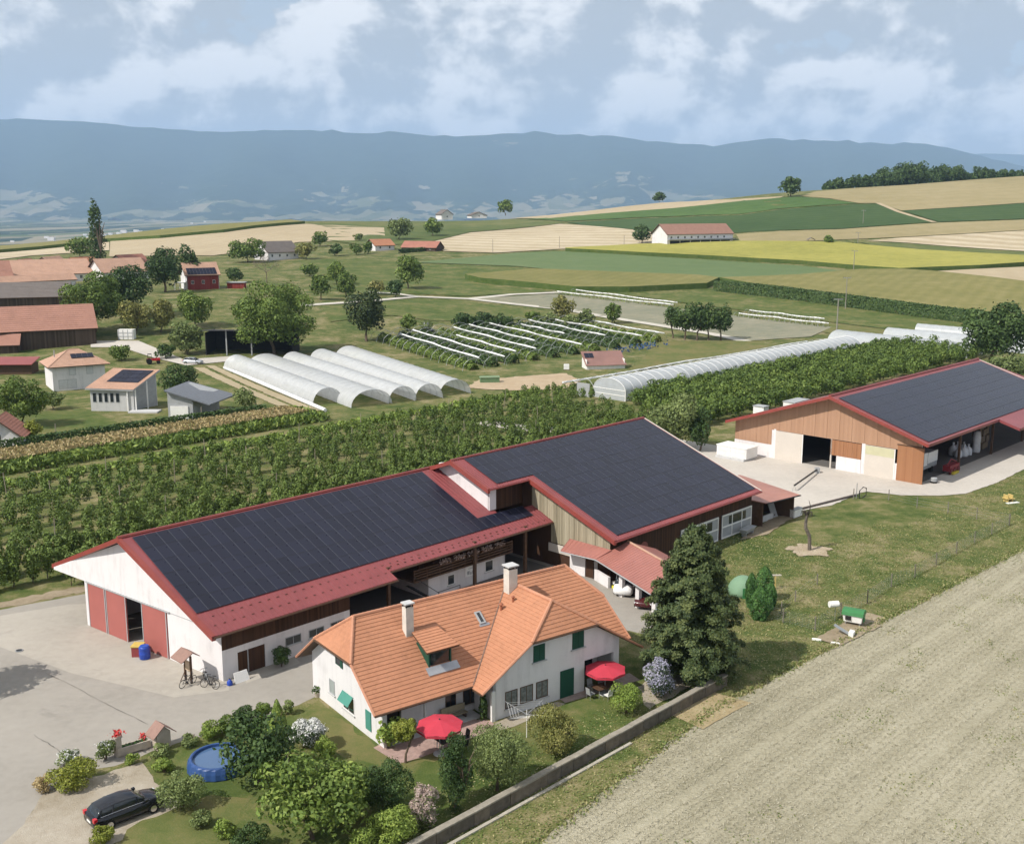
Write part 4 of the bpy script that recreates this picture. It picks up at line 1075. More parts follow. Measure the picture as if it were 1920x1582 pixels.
for a, c in (((-.8, vF, zh), (-.8, ef, ze)), ((-.8, vB, zh), (-.8, eb, zB(eb))), ((22, vF, zh), (22, ef, ze)), ((22, vB, zh), (22, eb, zB(eb))), ((XR - uh, XV1, 5.4), (6.95, XV1, zX(6.95))), ((XR + uh, XV1, 5.4), (22.1, XV1, zX(22.1)))):
    mb = MB(); mb.tube([(a[0], a[1], a[2] - .03), (c[0], c[1], c[2] - .03)], .1, 6); mb.build('verge_tiles', TILEH, rf)
mb = MB()
for a, c in (((-.8, ef - .05, ze - .05), (uvL - .1, ef - .05, ze - .05)), ((-.86, vF, zh - .06), (-.86, vB, zh - .06)), ((XR - uh, XV1 - .06, 5.33), (XR + uh, XV1 - .06, 5.33)), ((22.06, vF, zh - .06), (22.06, vB, zh - .06))):
    mb = MB(); mb.tube([a, c], .07, 6); mb.build('gutter', BROWN, rf)
mb = MB(); mb.tube([(uvL, ef + .03, ze + .05), (XR, vt, XZ + .03)], .07, 5); mb.build('valley', plain('valley_lead', (.2, .13, .1), .6), rf)
# walls
mb = MB(); mb.wall((0, 1.1), (0, -9.67), [(0, 0), (10.77, 0), (10.77, zF(-9.67) - .22), (1.1 - vF, 5.0), (1.1 - vB, 5.0), (0, zB(1.1) - .22)], .28); mb.build('gable_wall', HWHITE, h)
mb = MB(); mb.wall((.28, -8.3), (8.3, -8.3), [(0, 0), (.7, 0), (.7, 2.1), (1.9, 2.1), (1.9, 0), (8.02, 0), (8.02, 3.9), (0, 3.9)], .25); mb.build('porch_wall', HWHITE, h)
FV = -10.7
def hw(px, py, v=FV): return HOUSE.onv(px, py, v)
lu = hw(1095.5, 1270)[0]
ru = hw(1161, 1200)[0]
mb = MB(); mb.wall((8.3, FV), (ru, FV), [(0, 0), (lu - 8.3, 0), (lu - 8.3, 2.45), (ru - .55 - 8.3, 2.45), (ru - .55 - 8.3, 0), (ru - 8.3, 0), (ru - 8.3, zX(ru) - .22), (XR + uh - 8.3, 5.15), (XR - uh - 8.3, 5.15), (0, zX(8.3) - .22)], .28); mb.build('front_gable', HWHITE, h)
mb = MB(); mb.wall((8.3, -8.05), (8.3, FV), [(0, 0), (-FV - 8.05, 0), (-FV - 8.05, 3.2), (0, 3.2)], .25); mb.build('side_wall', HWHITE, h)
mb = MB(); mb.wall((ru, FV + .28), (ru, 1.1), [(0, 0), (11.52, 0), (11.52, 3.4), (3.9, 5.0), (0, 2.6)], .25); mb.wall((ru, 1.1), (0.28, 1.1), [(0, 0), (ru - .28, 0), (ru - .28, 3.35), (0, 3.35)], .25); mb.build('rear_wall', HWHITE, h)
mb = MB(); mb.wall((lu, FV + 2.2), (ru - .3, FV + 2.2), [(0, 0), (ru - .3 - lu, 0), (ru - .3 - lu, 2.6), (0, 2.6)], .2); mb.box(lu - .02, ru, FV + .28, FV + 2.2, 2.46, 2.6); mb.box(lu - .2, lu - .02, FV + .28, FV + 2.4, 0, 2.5); mb.build('loggia_wall', HWHITE, h)
mb = MB(); mb.box(lu + .6, lu + 2.6, FV + 2.14, FV + 2.19, .02, 2.1); mb.build('loggia_door', GLASS, h)
mb = MB(); mb.box(0.285, 8.05, -9.7, -8.3, -.02, .06); mb.build('porch_step', GREYP, h)
mb = MB(); mb.box(1.0, 1.9, -8.36, -8.25, .03, 2.1); mb.build('porch_door', DARK, h)
for (a, c) in (((835, 1312), (855, 1338)), ((868, 1304), (895, 1330))):
    (u0, z1), (u1, z0) = hw(*a, -8.3), hw(*c, -8.3); z0, z1 = .55, 1.95
    window(h, 0, (u0, -8.3, z0), (u1, -8.3, z1), (0, -1), frame=BROWN, mull=1)
mb = MB(); mb.box(3.2, 3.35, -9.75, -9.6, 0, 2.75); mb.box(0.3, 8.2, -9.78, -9.6, 2.5, 2.66); mb.build('porch_post', GREYP, h)
mb = MB(); mb.box(8.12, 8.42, FV - .12, FV + .05, 0, 2.3); mb.build('corner_post', WPAINT, h)
# windows of the front gable
CURT = plain('curtained_glass', (.16, .17, .175), .12, .5, var=.5, scale=4)
for (xa, ya, xb, yb) in ((947, 1290, 970, 1324), (975, 1280, 999, 1313), (1005, 1270, 1027, 1299)):
    u0 = hw(xa, (ya + yb) / 2)[0]; u1 = hw(xb, (ya + yb) / 2)[0]
    window(h, 0, (u0, FV, .62), (u1, FV, 1.93), (0, -1), frame=BROWN, mull=1, pane=CURT)
u0, u1 = hw(1050, 1285)[0], hw(1075, 1280)[0]
mb = MB(); mb.box(u0, u1, FV - .07, FV - .005, .06, 2.2); d = mb.build('shutter_door', GREENS, h)
mb = MB()
for z in np.arange(.2, 2.1, .12): mb.box(u0 + .08, u1 - .08, FV - .085, FV - .071, z, z + .07)
mb.build('slats', GREENS, d)
for (xa, ya, xb, yb) in ((1000, 1208, 1021, 1238), (1073, 1184, 1094, 1214)):
    (u0, _), (u1, _) = hw(xa, (ya + yb) / 2), hw(xb, (ya + yb) / 2)
    z1 = hw((xa + xb) / 2, ya)[1]; z0 = hw((xa + xb) / 2, yb)[1]
    mb = MB(); um = (u0 + u1) / 2
    mb.box(u0, um - .01, FV - .06, FV - .004, z0, z1); mb.box(um + .01, u1, FV - .06, FV - .004, z0, z1)
    s = mb.build('shutter', GREENS, h)
    mb = MB()
    for z in np.arange(z0 + .1, z1 - .1, .13): mb.box(u0 + .06, um - .06, FV - .078, FV - .061, z, z + .07); mb.box(um + .06, u1 - .06, FV - .078, FV - .061, z, z + .07)
    mb.build('slats', GREENS, s)
    mb = MB(); mb.box(u0 - .15, u1 + .15, FV - .16, FV - .003, z0 - .1, z0 - .02); mb.build('sill', GREYP, s)
# left gable: shutters, window with teal blind
def hu(px, py): return HOUSE.onu(px, py, 0)
(va, za), (vb_, zb_) = hu(629, 1231), hu(637, 1249)
window(h, 0, (0, va, zb_ + .02), (0, va - .8, min(za + .1, 4.75)), (-1, 0), frame=GREENS, mull=0, sill=False)
mb = MB(); mb.box(-.07, -.006, va - 1.15, va - .82, zb_, min(za + .1, 4.75)); mb.build('shutter', GREENS, h)
(va, za), (vb_, zb_) = hu(617.5, 1268), hu(627, 1303)
window(h, 0, (0, va, zb_), (0, va - .85, za - .1), (-1, 0), frame=GREYW, pane=plain('closed_blind', (.3, .33, .32), .6), mull=0)
(va, za), (vb_, zb_) = hu(643, 1288), hu(665, 1336)
window(h, 0, (0, va, .75), (0, va - 1.7, 2.0), (-1, 0), frame=WPAINT, mull=1)
mb = MB(); mb.add([(-.06, va, 2.12), (-.06, va - 1.6, 2.12), (-.5, va - 1.6, 1.5), (-.5, va, 1.5)], [(0, 1, 2, 3)]); mb.add([(-.06, va, 2.1), (-.06, va - 1.6, 2.1), (-.5, va - 1.6, 1.48), (-.5, va, 1.48)], [(3, 2, 1, 0)])
for vv in (va - .02, va - 1.58): mb.tube([(-.03, vv, 1.1), (-.5, vv, 1.5)], .02, 5)
mb.build('blind', TEAL, h)
(va, za), (vb_, zb_) = hu(686, 1322), hu(696, 1357)
mb = MB(); mb.box(-.07, -.006, va - .75, va, .55, 1.95); mb.build('shutter', TEAL, h)
# chimneys, dormer, roof window, vents
def chimney(u, v, zb0, zt, w, cap, name='chimney'):
    c = MB(); c.box(u - w / 2, u + w / 2, v - w * .45, v + w * .45, zb0, zt)
    o = c.build(name, plain('chimney_plaster', (.58, .55, .5), .85, var=.15), h)
    q = MB()
    for dx, dy in ((-1, -1), (1, -1), (-1, 1), (1, 1)): q.box(u + dx * w * .42 - .04, u + dx * w * .42 + .04, v + dy * w * .36 - .04, v + dy * w * .36 + .04, zt, zt + .22)
    q.box(u - w * .3, u + w * .3, v - w * .25, v + w * .25, zt, zt + .12)
    q.build('chimney_pot', DARK, o)
    q = MB(); q.box(u - w * .62, u + w * .62, v - w * .58, v + w * .58, zt + .22, zt + .32); q.build('chimney_cap', GREYP, o)
    q = MB(); q.box(u - w * .56, u + w * .56, v - w * .52, v + w * .52, zb0 + .2, zb0 + .38); q.build('flashing', plain('lead_flashing', (.3, .3, .31), .5), o)
    return o
chimney(4.35, -5.75, 5.3, 8.0, .62, 1)
chimney(13.9, -5.1, 6.2, 8.75, .8, 1)
mb = MB(); mb.tube([(12.3, -6.1, 5.6), (12.3, -6.1, 6.5)], .1, 8); mb.lathe([(.16, 6.45), (.2, 6.5), (.02, 6.68)], 12.3, -6.1, 8); mb.build('vent_pipe', plain('clay_vent', (.3, .11, .06), .7), h)
mb = MB(); mb.tube([(13.2, -6.4, 5.6), (13.2, -6.4, 7.0)], .09, 8); mb.lathe([(.13, 6.95), (.15, 7.0), (.02, 7.12)], 13.2, -6.4, 8); mb.build('vent_pipe', plain('clay_vent_tall', (.28, .1, .055), .7), h)
# roof window
def rp(u, s, o=0.0):   # point on front slope: u along, s down from ridge, o out of plane
    a = math.atan(sf); return (u, vr - s * math.cos(a) - o * math.sin(a), zr - s * math.sin(a) + o * math.cos(a))
def slopebox(mb, u0, u1, s0, s1, o0, o1):
    mb.hexa([rp(u0, s1, o0), rp(u1, s1, o0), rp(u1, s0, o0), rp(u0, s0, o0)], [rp(u0, s1, o1), rp(u1, s1, o1), rp(u1, s0, o1), rp(u0, s0, o1)])
def on_slope(px, py):
    d = ray(px, py); best = None
    lo, hi = 40.0, 160.0
    def f(t):
        p = EYE + t * d; q = p[:2] - HOUSE.o; v = q @ HOUSE.e2; return p[2] - (zr - sf * (vr - v))
    for _ in range(60):
        m = (lo + hi) / 2
        if f(m) > 0: lo = m
        else: hi = m
    p = EYE + lo * d; q = p[:2] - HOUSE.o; u, v = q @ HOUSE.e1, q @ HOUSE.e2
    return float(u), float((vr - v) / math.cos(math.atan(sf)))
(ua, sa), (ub, sb) = on_slope(888, 1149), on_slope(911, 1168)
mb = MB(); slopebox(mb, ua, ua + .12, sa, sb, -.02, .14); slopebox(mb, ub - .12, ub, sa, sb, -.02, .14); slopebox(mb, ua + .12, ub - .12, sa, sa + .12, -.02, .14); slopebox(mb, ua + .12, ub - .12, sb - .12, sb, -.02, .14); o = mb.build('roof_window', GREYW, h)
mb = MB(); slopebox(mb, ua + .1, ub - .1, sa + .1, sb - .1, 0.0, .1); mb.build('pane', GLASS, o)
mb = MB(); slopebox(mb, ua - .12, ub + .25, sb, sb + .2, .0, .06); mb.build('flashing', plain('roof_flashing', (.36, .37, .4), .4, .5, .5), o)
# dormer
(ua, sa) = on_slope(795, 1200); (ub, _) = on_slope(850, 1188); (uc, sc2) = on_slope(825, 1255)
ud0, ud1 = uc - .75, uc + 1.15
a = math.atan(sf)
vfront = vr - (sc2 - .35) * math.cos(a); zbase = zr - (sc2 - .35) * math.sin(a)
zt = zbase + 1.35
sl = .28
vback = vr - (zr - (zt + .45)) / sf
mb = MB(); mb.box(ud0, ud0 + .12, vfront, vfront + 1.8, zbase - .1, zt); mb.box(ud1 - .12, ud1, vfront, vfront + 1.8, zbase - .1, zt); mb.box(ud0 + .12, ud1 - .12, vfront + .1, vfront + .2, zbase - .1, zt - .05)
dm = mb.build('dormer', GREENS, h)
mb = MB(); mb.box(ud0 + .2, ud1 - .2, vfront + .04, vfront + .09, zbase + .1, zt - .1); mb.build('pane', GLASS, dm)
zback = zt + .05 + sl * 2.35
pts = [(ud0 - .45, vfront - .5, zt + .02), (ud1 + .35, vfront - .5, zt + .02), (ud1 + .1, vfront + 1.95, zt + .02 + sl * 2.45), (ud0 - .2, vfront + 1.95, zt + .02 + sl * 2.45)]
mb = MB(); mb.slab(pts, .1); dr = mb.build('dormer_roof', BROWN, dm)
mb = MB(); courses(mb, pts); t = mb.build('dormer_tiles', TILE, dm, fix=False); t['kind'] = 'stuff'
mb = MB(); slopebox(mb, ud0 - .3, ud1 + .4, sc2 - .35, sc2 + .3, .04, .1); mb.build('dormer_flashing', plain('dormer_lead', (.4, .41, .44), .4, .5, .4), dm)

# ================================================================== garages by the house
OU, OV = 37.0, -3.0
b = thing('garage', FARM.w(OU, OV), FARM.rot, 'low open garage with faded pink roof behind the farmhouse and the big conifer', 'garage')
def M4(): return MB(OU, OV, 0)
PINK = metal_roof('faded_red_sheet', (0.33, 0.135, 0.11))
A, B = (37.0, -6.6), (33.0, -16.2)
A2, B2 = (40.3, -7.9), (36.3, -17.5)
A3, B3 = (43.2, -9.1), (39.2, -18.7)
mb = M4()
mb.slab([(36.6, -2.4, 2.62), (37.0, -6.6, 2.62), (38.45, -7.3, 3.35), (38.45, -2.0, 3.35)], .1)
mb.slab([(A[0], A[1], 2.6), (B[0], B[1], 2.6), (B2[0], B2[1], 3.9), (A2[0], A2[1], 3.9)][::1], .1)
mb.slab([(A2[0], A2[1], 3.9), (B2[0], B2[1], 3.9), (B3[0], B3[1], 2.8), (A3[0], A3[1], 2.8)], .1)
rf = mb.build('roof', PINK, b)
mb = M4()
for i in range(25):
    t = i / 24
    p = (A[0] + (B[0] - A[0]) * t, A[1] + (B[1] - A[1]) * t); q = (A2[0] + (B2[0] - A2[0]) * t, A2[1] + (B2[1] - A2[1]) * t)
    mb.tube([(p[0], p[1], 2.61), (q[0], q[1], 3.91)], .03, 4)
for i in range(11):
    t = i / 10; mb.tube([(36.6 + .4 * t, -2.4 - 4.2 * t, 2.63), (38.45, -2.0 - 5.3 * t, 3.36)], .03, 4)
mb.build('roof_ribs', PINK, rf)
mb = M4(); mb.tube([(A2[0], A2[1], 3.93), (B2[0], B2[1], 3.93)], .12, 6); mb.build('ridge_cap', TILEP, rf)
mb = M4(); mb.tube([(36.55, -2.4, 2.52), (36.95, -6.6, 2.52), (B[0] - .05, B[1], 2.5)], .06, 5); mb.build('gutter', GREYW, rf)
mb = M4(); mb.wall((38.0, -2.4), (38.1, -4.3), [(0, 0), (1.9, 0), (1.9, 2.6), (0, 2.6)], .2); mb.build('white_wall', WHITE, b)
mb = M4(); mb.wall((38.15, -4.35), (38.2, -5.3), [(0, 0), (.95, 0), (.95, 2.3), (0, 2.3)], .1); mb.build('brown_door', WOODD, b)
mb = M4(); mb.wall((38.3, -5.3), (42.0, -8.7), [(0, 0), (5, 0), (5, 2.9), (0, 2.9)], .2); mb.wall((42.5, -8.8), (38.6, -18.4), [(0, 0), (10.3, 0), (10.3, 2.7), (0, 2.7)], .2); mb.build('back_wall', GREYP, b)
for t in (.42, .72, 1.0):
    p = (A[0] + (B[0] - A[0]) * t + .9, A[1] + (B[1] - A[1]) * t + .2)
    mb = M4(); mb.box(p[0] - .22, p[0] + .22, p[1] - .2, p[1] + .2, 0, 2.75); mb.build('pillar', WHITE, b)
mb = M4(); mb.wall((38.0, -5.6), (37.0, -8.2), [(0, 0), (2.7, 0), (2.7, 1.1), (0, 1.1)], .25); mb.build('low_wall', WHITE, b)

# ================================================================== small shed at the end of the middle barn
OU, OV = 68.0, -5.0
b = thing('shed', FARM.w(OU, OV), FARM.rot, 'small open shed with rust-pink sheet roof at the end of the middle barn', 'shed')
def M5(): return MB(OU, OV, 0)
SHEDR = metal_roof('rust_sheet', (0.36, 0.165, 0.125))
mb = M5(); mb.slab([(65.2, -8.3, 2.95), (71.2, -9.2, 2.95), (74.0, .8, 3.15), (64.6, .8, 3.6), (64.6, -4.6, 3.15)], .1); mb.build('roof', SHEDR, b)
mb = M5(); mb.tube([(65.2, -8.36, 2.88), (71.25, -9.26, 2.88), (71.6, -8.9, 2.7)], .07, 5); mb.build('gutter', BLACK, b)
mb = M5(); mb.box(71.0, 71.15, -8.5, .4, 0, 2.8); mb.box(65.4, 71.0, -4.2, -4.05, 0, 2.9); mb.box(65.3, 65.45, -7.8, -4.2, 0, 2.8); mb.build('walls', BROWN, b)
mb = M5(); mb.box(66.2, 69.2, -6.9, -6.75, 0, .75); mb.build('concrete_sill', GREYP, b)
# ================================================================== vegetation
def leaf_mat(name, c0, c1, c2, rough=0.6):
    q = NT(name, rough, 0.25)
    at = q.n('ShaderNodeAttribute'); at.attribute_name = 'tint'
    oi = q.n('ShaderNodeObjectInfo')
    t = q.math('ADD', at.outputs['Fac'], q.math('MULTIPLY', q.math('SUBTRACT', oi.outputs['Random'], 0.5), 0.22))
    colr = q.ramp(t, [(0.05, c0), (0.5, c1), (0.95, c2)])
    tr = q.n('ShaderNodeBsdfTranslucent'); q.l(colr, tr.inputs['Color'])
    ms = q.n('ShaderNodeMixShader'); ms.inputs[0].default_value = 0.12
    q.color(colr)
    out = q.t.nodes['Material Output']
    q.l(q.b.outputs[0], ms.inputs[1]); q.l(tr.outputs[0], ms.inputs[2]); q.l(ms.outputs[0], out.inputs['Surface'])
    return q.m
LM = dict(
    mid=leaf_mat('leaf_mid', (0.060, 0.102, 0.022), (0.133, 0.196, 0.040), (0.260, 0.323, 0.073)),
    dark=leaf_mat('leaf_dark', (0.027, 0.057, 0.017), (0.062, 0.107, 0.030), (0.125, 0.182, 0.053)),
    olive=leaf_mat('leaf_olive', (0.082, 0.111, 0.037), (0.173, 0.222, 0.073), (0.321, 0.374, 0.145)),
    bright=leaf_mat('leaf_bright', (0.107, 0.165, 0.030), (0.213, 0.295, 0.055), (0.370, 0.433, 0.107)),
    yellow=leaf_mat('leaf_yellow', (0.103, 0.132, 0.018), (0.226, 0.255, 0.040), (0.357, 0.367, 0.079)),
    conifer=leaf_mat('needles', (0.028, 0.047, 0.020), (0.063, 0.093, 0.033), (0.151, 0.177, 0.060)),
    cypress=leaf_mat('cypress_scales', (0.025, 0.062, 0.018), (0.052, 0.132, 0.031), (0.114, 0.219, 0.056)),
    white=leaf_mat('white_blossom', (0.550, 0.550, 0.500), (0.700, 0.700, 0.680), (0.800, 0.800, 0.800)),
    lilac=leaf_mat('lilac_blossom', (0.363, 0.363, 0.495), (0.380, 0.370, 0.460), (0.550, 0.540, 0.600)),
    pink=leaf_mat('pink_blossom', (0.412, 0.314, 0.264), (0.420, 0.330, 0.300), (0.560, 0.470, 0.430)),
    autumn=leaf_mat('leaf_autumn', (0.111, 0.125, 0.033), (0.222, 0.221, 0.064), (0.388, 0.338, 0.127)),
    dry=leaf_mat('dry_grass_blades', (0.330, 0.247, 0.116), (0.528, 0.412, 0.214), (0.450, 0.370, 0.220)),
    tassel=leaf_mat('maize_tassel', (0.281, 0.224, 0.099), (0.462, 0.365, 0.181), (0.391, 0.323, 0.190)),
    orch=leaf_mat('leaf_orchard', (0.060, 0.095, 0.020), (0.135, 0.195, 0.042), (0.240, 0.314, 0.085)),
    red=leaf_mat('red_blossom', (0.577, 0.033, 0.033), (0.500, 0.050, 0.050), (0.600, 0.120, 0.100)),
)
BARK = plain('bark', (0.13, 0.1, 0.075), 0.9, 0.1, var=0.35, scale=4, bump=0.5)
def leaves(P, N, size, rs, tint, aspect=1.5, flip=0.55):
    """one diamond leaf per point, roughly facing N"""
    n = len(P)
    N = N + rs.normal(0, flip, (n, 3)); N /= np.linalg.norm(N, axis=1, keepdims=True) + 1e-9
    A = np.cross(N, rs.normal(0, 1, (n, 3))); A /= np.linalg.norm(A, axis=1, keepdims=True) + 1e-9
    B = np.cross(N, A)
    s = size * rs.uniform(0.6, 1.35, (n, 1))
    V = np.stack([P + A * s * aspect * .5, P + B * s * .5 + N * s * .1, P - A * s * aspect * .5, P - B * s * .5 + N * s * .1], 1).reshape(-1, 3)
    Fq = np.arange(4 * n).reshape(-1, 4)
    return V, Fq, np.repeat(tint, 4)
def foliage_mesh(name, groups, mat):
    V = np.concatenate([g_[0] for g_ in groups]); T = np.concatenate([g_[2] for g_ in groups])
    off = 0; Fs = []
    for g_ in groups: Fs.append(g_[1] + off); off += len(g_[0])
    me = fastmesh(name, V, np.concatenate(Fs), mat)
    at = me.attributes.new('tint', 'FLOAT', 'POINT'); at.data.foreach_set('value', np.clip(T, 0, 1).astype(np.float32))
    return me
def sph(rs, n):
    d = rs.normal(0, 1, (n, 3)); return d / np.linalg.norm(d, axis=1, keepdims=True)
def blob_crown(rs, rx, ry, z0, z1, n, size, lobes=14, lobe_r=0.34, up=0.25, shape='round'):
    """leaf positions on many overlapping lobes inside an ellipsoid"""
    cz, rz = (z0 + z1) / 2, (z1 - z0) / 2
    C = []; RR = []
    k = 0
    while k < lobes:
        d = rs.uniform(-1, 1, 3)
        if np.linalg.norm(d) > 1: continue
        if shape == 'column':
            d = np.array([d[0] * .55, d[1] * .55, rs.uniform(-.8, .85)]); r = lobe_r * (1.0 - .35 * abs(d[2]))
        else:
            d = d * (1 - lobe_r * .75); r = lobe_r * rs.uniform(.7, 1.2)
            if d[2] < -.55: d[2] *= .6
        C.append(d); RR.append(r); k += 1
    if shape == 'pillar':
        hh = rs.uniform(0, 1, n); a = rs.uniform(0, 6.283, n); r = np.minimum(1, (1 - hh) * 3.2) ** .6 * np.minimum(1, .62 + hh * 1.2) * (1 + .1 * np.sin(a * 4 + hh * 7) + .08 * np.sin(a * 7 - hh * 15)) * rs.uniform(.8, 1.02, n)
        D = np.stack([np.cos(a), np.sin(a), np.full(n, .5)], 1); P = np.stack([np.cos(a) * r * rx, np.sin(a) * r * ry, z0 + (z1 - z0) * hh], 1)
        return leaves(P, D, size, rs, .5 + .15 * np.sin(a * 4 + hh * 7) + rs.normal(0, .16, n), 1.5, .45)
    if shape == 'cone':
        hh = 1 - np.sqrt(rs.uniform(0, 1, n)); a = rs.uniform(0, 6.283, n); r = (1 - hh) ** .8 * (1 + .07 * np.sin(a * 5 + hh * 9)) * rs.uniform(.9, 1.04, n)
        D = np.stack([np.cos(a), np.sin(a), np.full(n, .35)], 1); P = np.stack([np.cos(a) * r * rx, np.sin(a) * r * ry, z0 + (z1 - z0) * hh], 1)
        return leaves(P, D, size, rs, .5 + rs.normal(0, .16, n), 1.5, .35)
    C = np.array(C); RR = np.array(RR)
    w = RR ** 2; idx = rs.choice(lobes, n, p=w / w.sum())
    D = sph(rs, n); D[:, 2] += up; D /= np.linalg.norm(D, axis=1, keepdims=True)
    rad = RR[idx] * np.where(rs.rand(n) < .8, rs.uniform(.82, 1.06, n), np.where(rs.rand(n) < .35, rs.uniform(1.04, 1.32, n), rs.uniform(.3, .82, n)))
    Pn = C[idx] + D * rad[:, None]
    # thin out leaves that ended up well inside a neighbouring lobe
    dist = np.min(np.linalg.norm(Pn[:, None] - C[None], axis=2) / RR[None], axis=1)
    keep = (dist > .72) | (rs.rand(n) < .35)
    Pn, D, idx = Pn[keep], D[keep], idx[keep]
    P = Pn * np.array([rx, ry, rz]) * np.array([1.1, 1.1, 1.06]) + np.array([0, 0, cz])
    lt = rs.uniform(-.12, .12, lobes)
    tint = .45 + lt[idx] + rs.normal(0, .16, len(P))
    return leaves(P, D, size, rs, tint)
def trunk_mb(rs, h, r, spread, z0, branches=5):
    mb = MB(); x = y = 0.0; path = [(0, 0, -.1)]
    for k in range(1, 4):
        x += rs.normal(0, .04 * h); y += rs.normal(0, .04 * h); path.append((x * k / 3, y * k / 3, z0 * k / 3 * 1.15))
    mb.tube(path, [r, r * .8, r * .7, r * .55], 7)
    top = Vector(path[-1])
    for b_ in range(branches):
        a = rs.rand() * 6.28; e = top + Vector((math.cos(a) * spread * .6, math.sin(a) * spread * .6, (h - top.z) * rs.uniform(.4, .8)))
        m = top.lerp(e, .5) + Vector((0, 0, .1 * h)); mb.tube([top - Vector((0, 0, .2)), m, e], [r * .5, r * .3, r * .08], 5)
    return mb
VARI = {}
def tree_mesh(kind, seed, h, w, z0, n, size, mat, **k):
    rs = np.random.RandomState(seed)
    grp = [blob_crown(rs, w / 2, w / 2, z0, h, n, size, **k)]
    return foliage_mesh('crown', grp, LM[mat]), trunk_mb(rs, h, max(.05, h * .028), w / 2, max(z0, .25 * h) + .1 * h)
def scale_at(p): return F / (p[1] * cp_ - (p[2] - CH) * sp_)
def measure(bx, by, ty, wpx):
    """real position, height and crown width of an upright thing from its base, top and width in the photo"""
    p = hit(bx, by); s = scale_at(p)
    lo, hi = 0.0, 60.0
    for _ in range(40):
        m = (lo + hi) / 2; q = np.array([p[0], p[1], p[2] + m]) - EYE
        y = H / 2 - F * (q[1] * sp_ + q[2] * cp_) / (q[1] * cp_ - q[2] * sp_)
        if y > ty: lo = m
        else: hi = m
    return p, lo, wpx / s
TSEED = [100]
def tree(name, label, bx, by, ty, wpx, mat="mid", n=None, size=None, z0f=0.12, cat='tree', group=None, lobes=30, trunk=True, flowers=None, **k):
    TSEED[0] += 1
    p, hgt, wid = measure(bx, by, ty, wpx)
    if size is None: size = max(0.12, 2.6 / scale_at(p) * 1.1)
    if n is None: n = int(np.clip(1.85 * (math.pi * wid * hgt * .8 + wid * wid) / (size * size * .75), 250, 56000))
    rs = np.random.RandomState(TSEED[0])
    t = thing(name, (p[0], p[1], p[2]), rs.rand() * 0, label, cat, group)
    grp = [blob_crown(rs, wid / 2, wid / 2, z0f * hgt, hgt, n, size, lobes=lobes, **k)]
    put('crown' if trunk else 'foliage', foliage_mesh('crown', grp, LM[mat]), t)
    if flowers:
        fm, frac = flowers
        V, Fq, T = blob_crown(np.random.RandomState(TSEED[0]), wid / 2 * 1.04, wid / 2 * 1.04, z0f * hgt, hgt * 1.03, int(n * frac), size * 1.1, lobes=lobes, up=.7, **k)
        put('blossom', foliage_mesh('blossom', [(V, Fq, T)], LM[fm]), t)
    if trunk: trunk_mb(rs, hgt, max(.04, hgt * .028), wid / 2, max(z0f, .2) * hgt + .08 * hgt).build('trunk', BARK, t)
    else:
        mb = MB()
        for q in range(5): a = rs.rand() * 6.28; mb.tube([(0, 0, -.05), (math.cos(a) * wid * .12, math.sin(a) * wid * .12, hgt * .3), (math.cos(a) * wid * .28, math.sin(a) * wid * .28, hgt * .7)], [.04, .03, .01], 5)
        mb.build('stems', BARK, t)
    return t
# --- the big conifer
def big_conifer():
    p, hgt, wid = measure(1297, 1268, 981, 196)
    rs = np.random.RandomState(7)
    t = thing('conifer_tree', (p[0], p[1], p[2]), 0, 'tall dark green conifer standing at the right end of the farmhouse', 'tree')
    mb = MB(); mb.tube([(0, 0, -.1), (.05, 0, hgt * .5), (0, .05, hgt * .97)], [.32, .2, .03], 8); mb.build('trunk', BARK, t)
    P = []; D = []; T = []
    br = MB()
    for k in range(340):
        zz = .6 + (hgt - .9) * (k / 340.0) ** .95; f = zz / hgt
        r = wid / 2 * 1.02 * (max(0.0, 1.0 - f ** 2.1)) ** .78 * rs.uniform(.74, 1.1) * (1 if f > .16 else .7 + 1.9 * f) + .15
        a = k * 2.399 + rs.normal(0, .3)
        m = int(60 + 84 * r)
        s = np.sqrt(rs.uniform(.06, 1, m)); lat = rs.normal(0, 1, m) * (.16 + .30 * (1 - s)) * min(1, r * .55)
        droop = -.26 * r * s ** 2 + .14 * r * s
        x = np.cos(a) * s * r - np.sin(a) * lat; y = np.sin(a) * s * r + np.cos(a) * lat
        z = zz + droop + rs.normal(0, .09, m) + .3 * (s > .85) * rs.rand(m)
        P.append(np.stack([x, y, z], 1)); D.append(np.stack([np.cos(a) * s, np.sin(a) * s, np.full(m, .8)], 1))
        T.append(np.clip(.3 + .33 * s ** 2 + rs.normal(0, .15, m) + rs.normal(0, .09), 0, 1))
        if k % 2 == 0: br.tube([(0, 0, zz - .1), (math.cos(a) * r * .5, math.sin(a) * r * .5, zz), (math.cos(a) * r * .9, math.sin(a) * r * .9, zz - .1 * r)], [.05, .035, .01], 4)
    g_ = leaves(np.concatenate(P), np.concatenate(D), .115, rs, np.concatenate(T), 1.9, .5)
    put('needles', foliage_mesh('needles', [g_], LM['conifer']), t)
    br.build('branches', BARK, t)
big_conifer()
def T_(*a, **k): return tree(*a, **k)
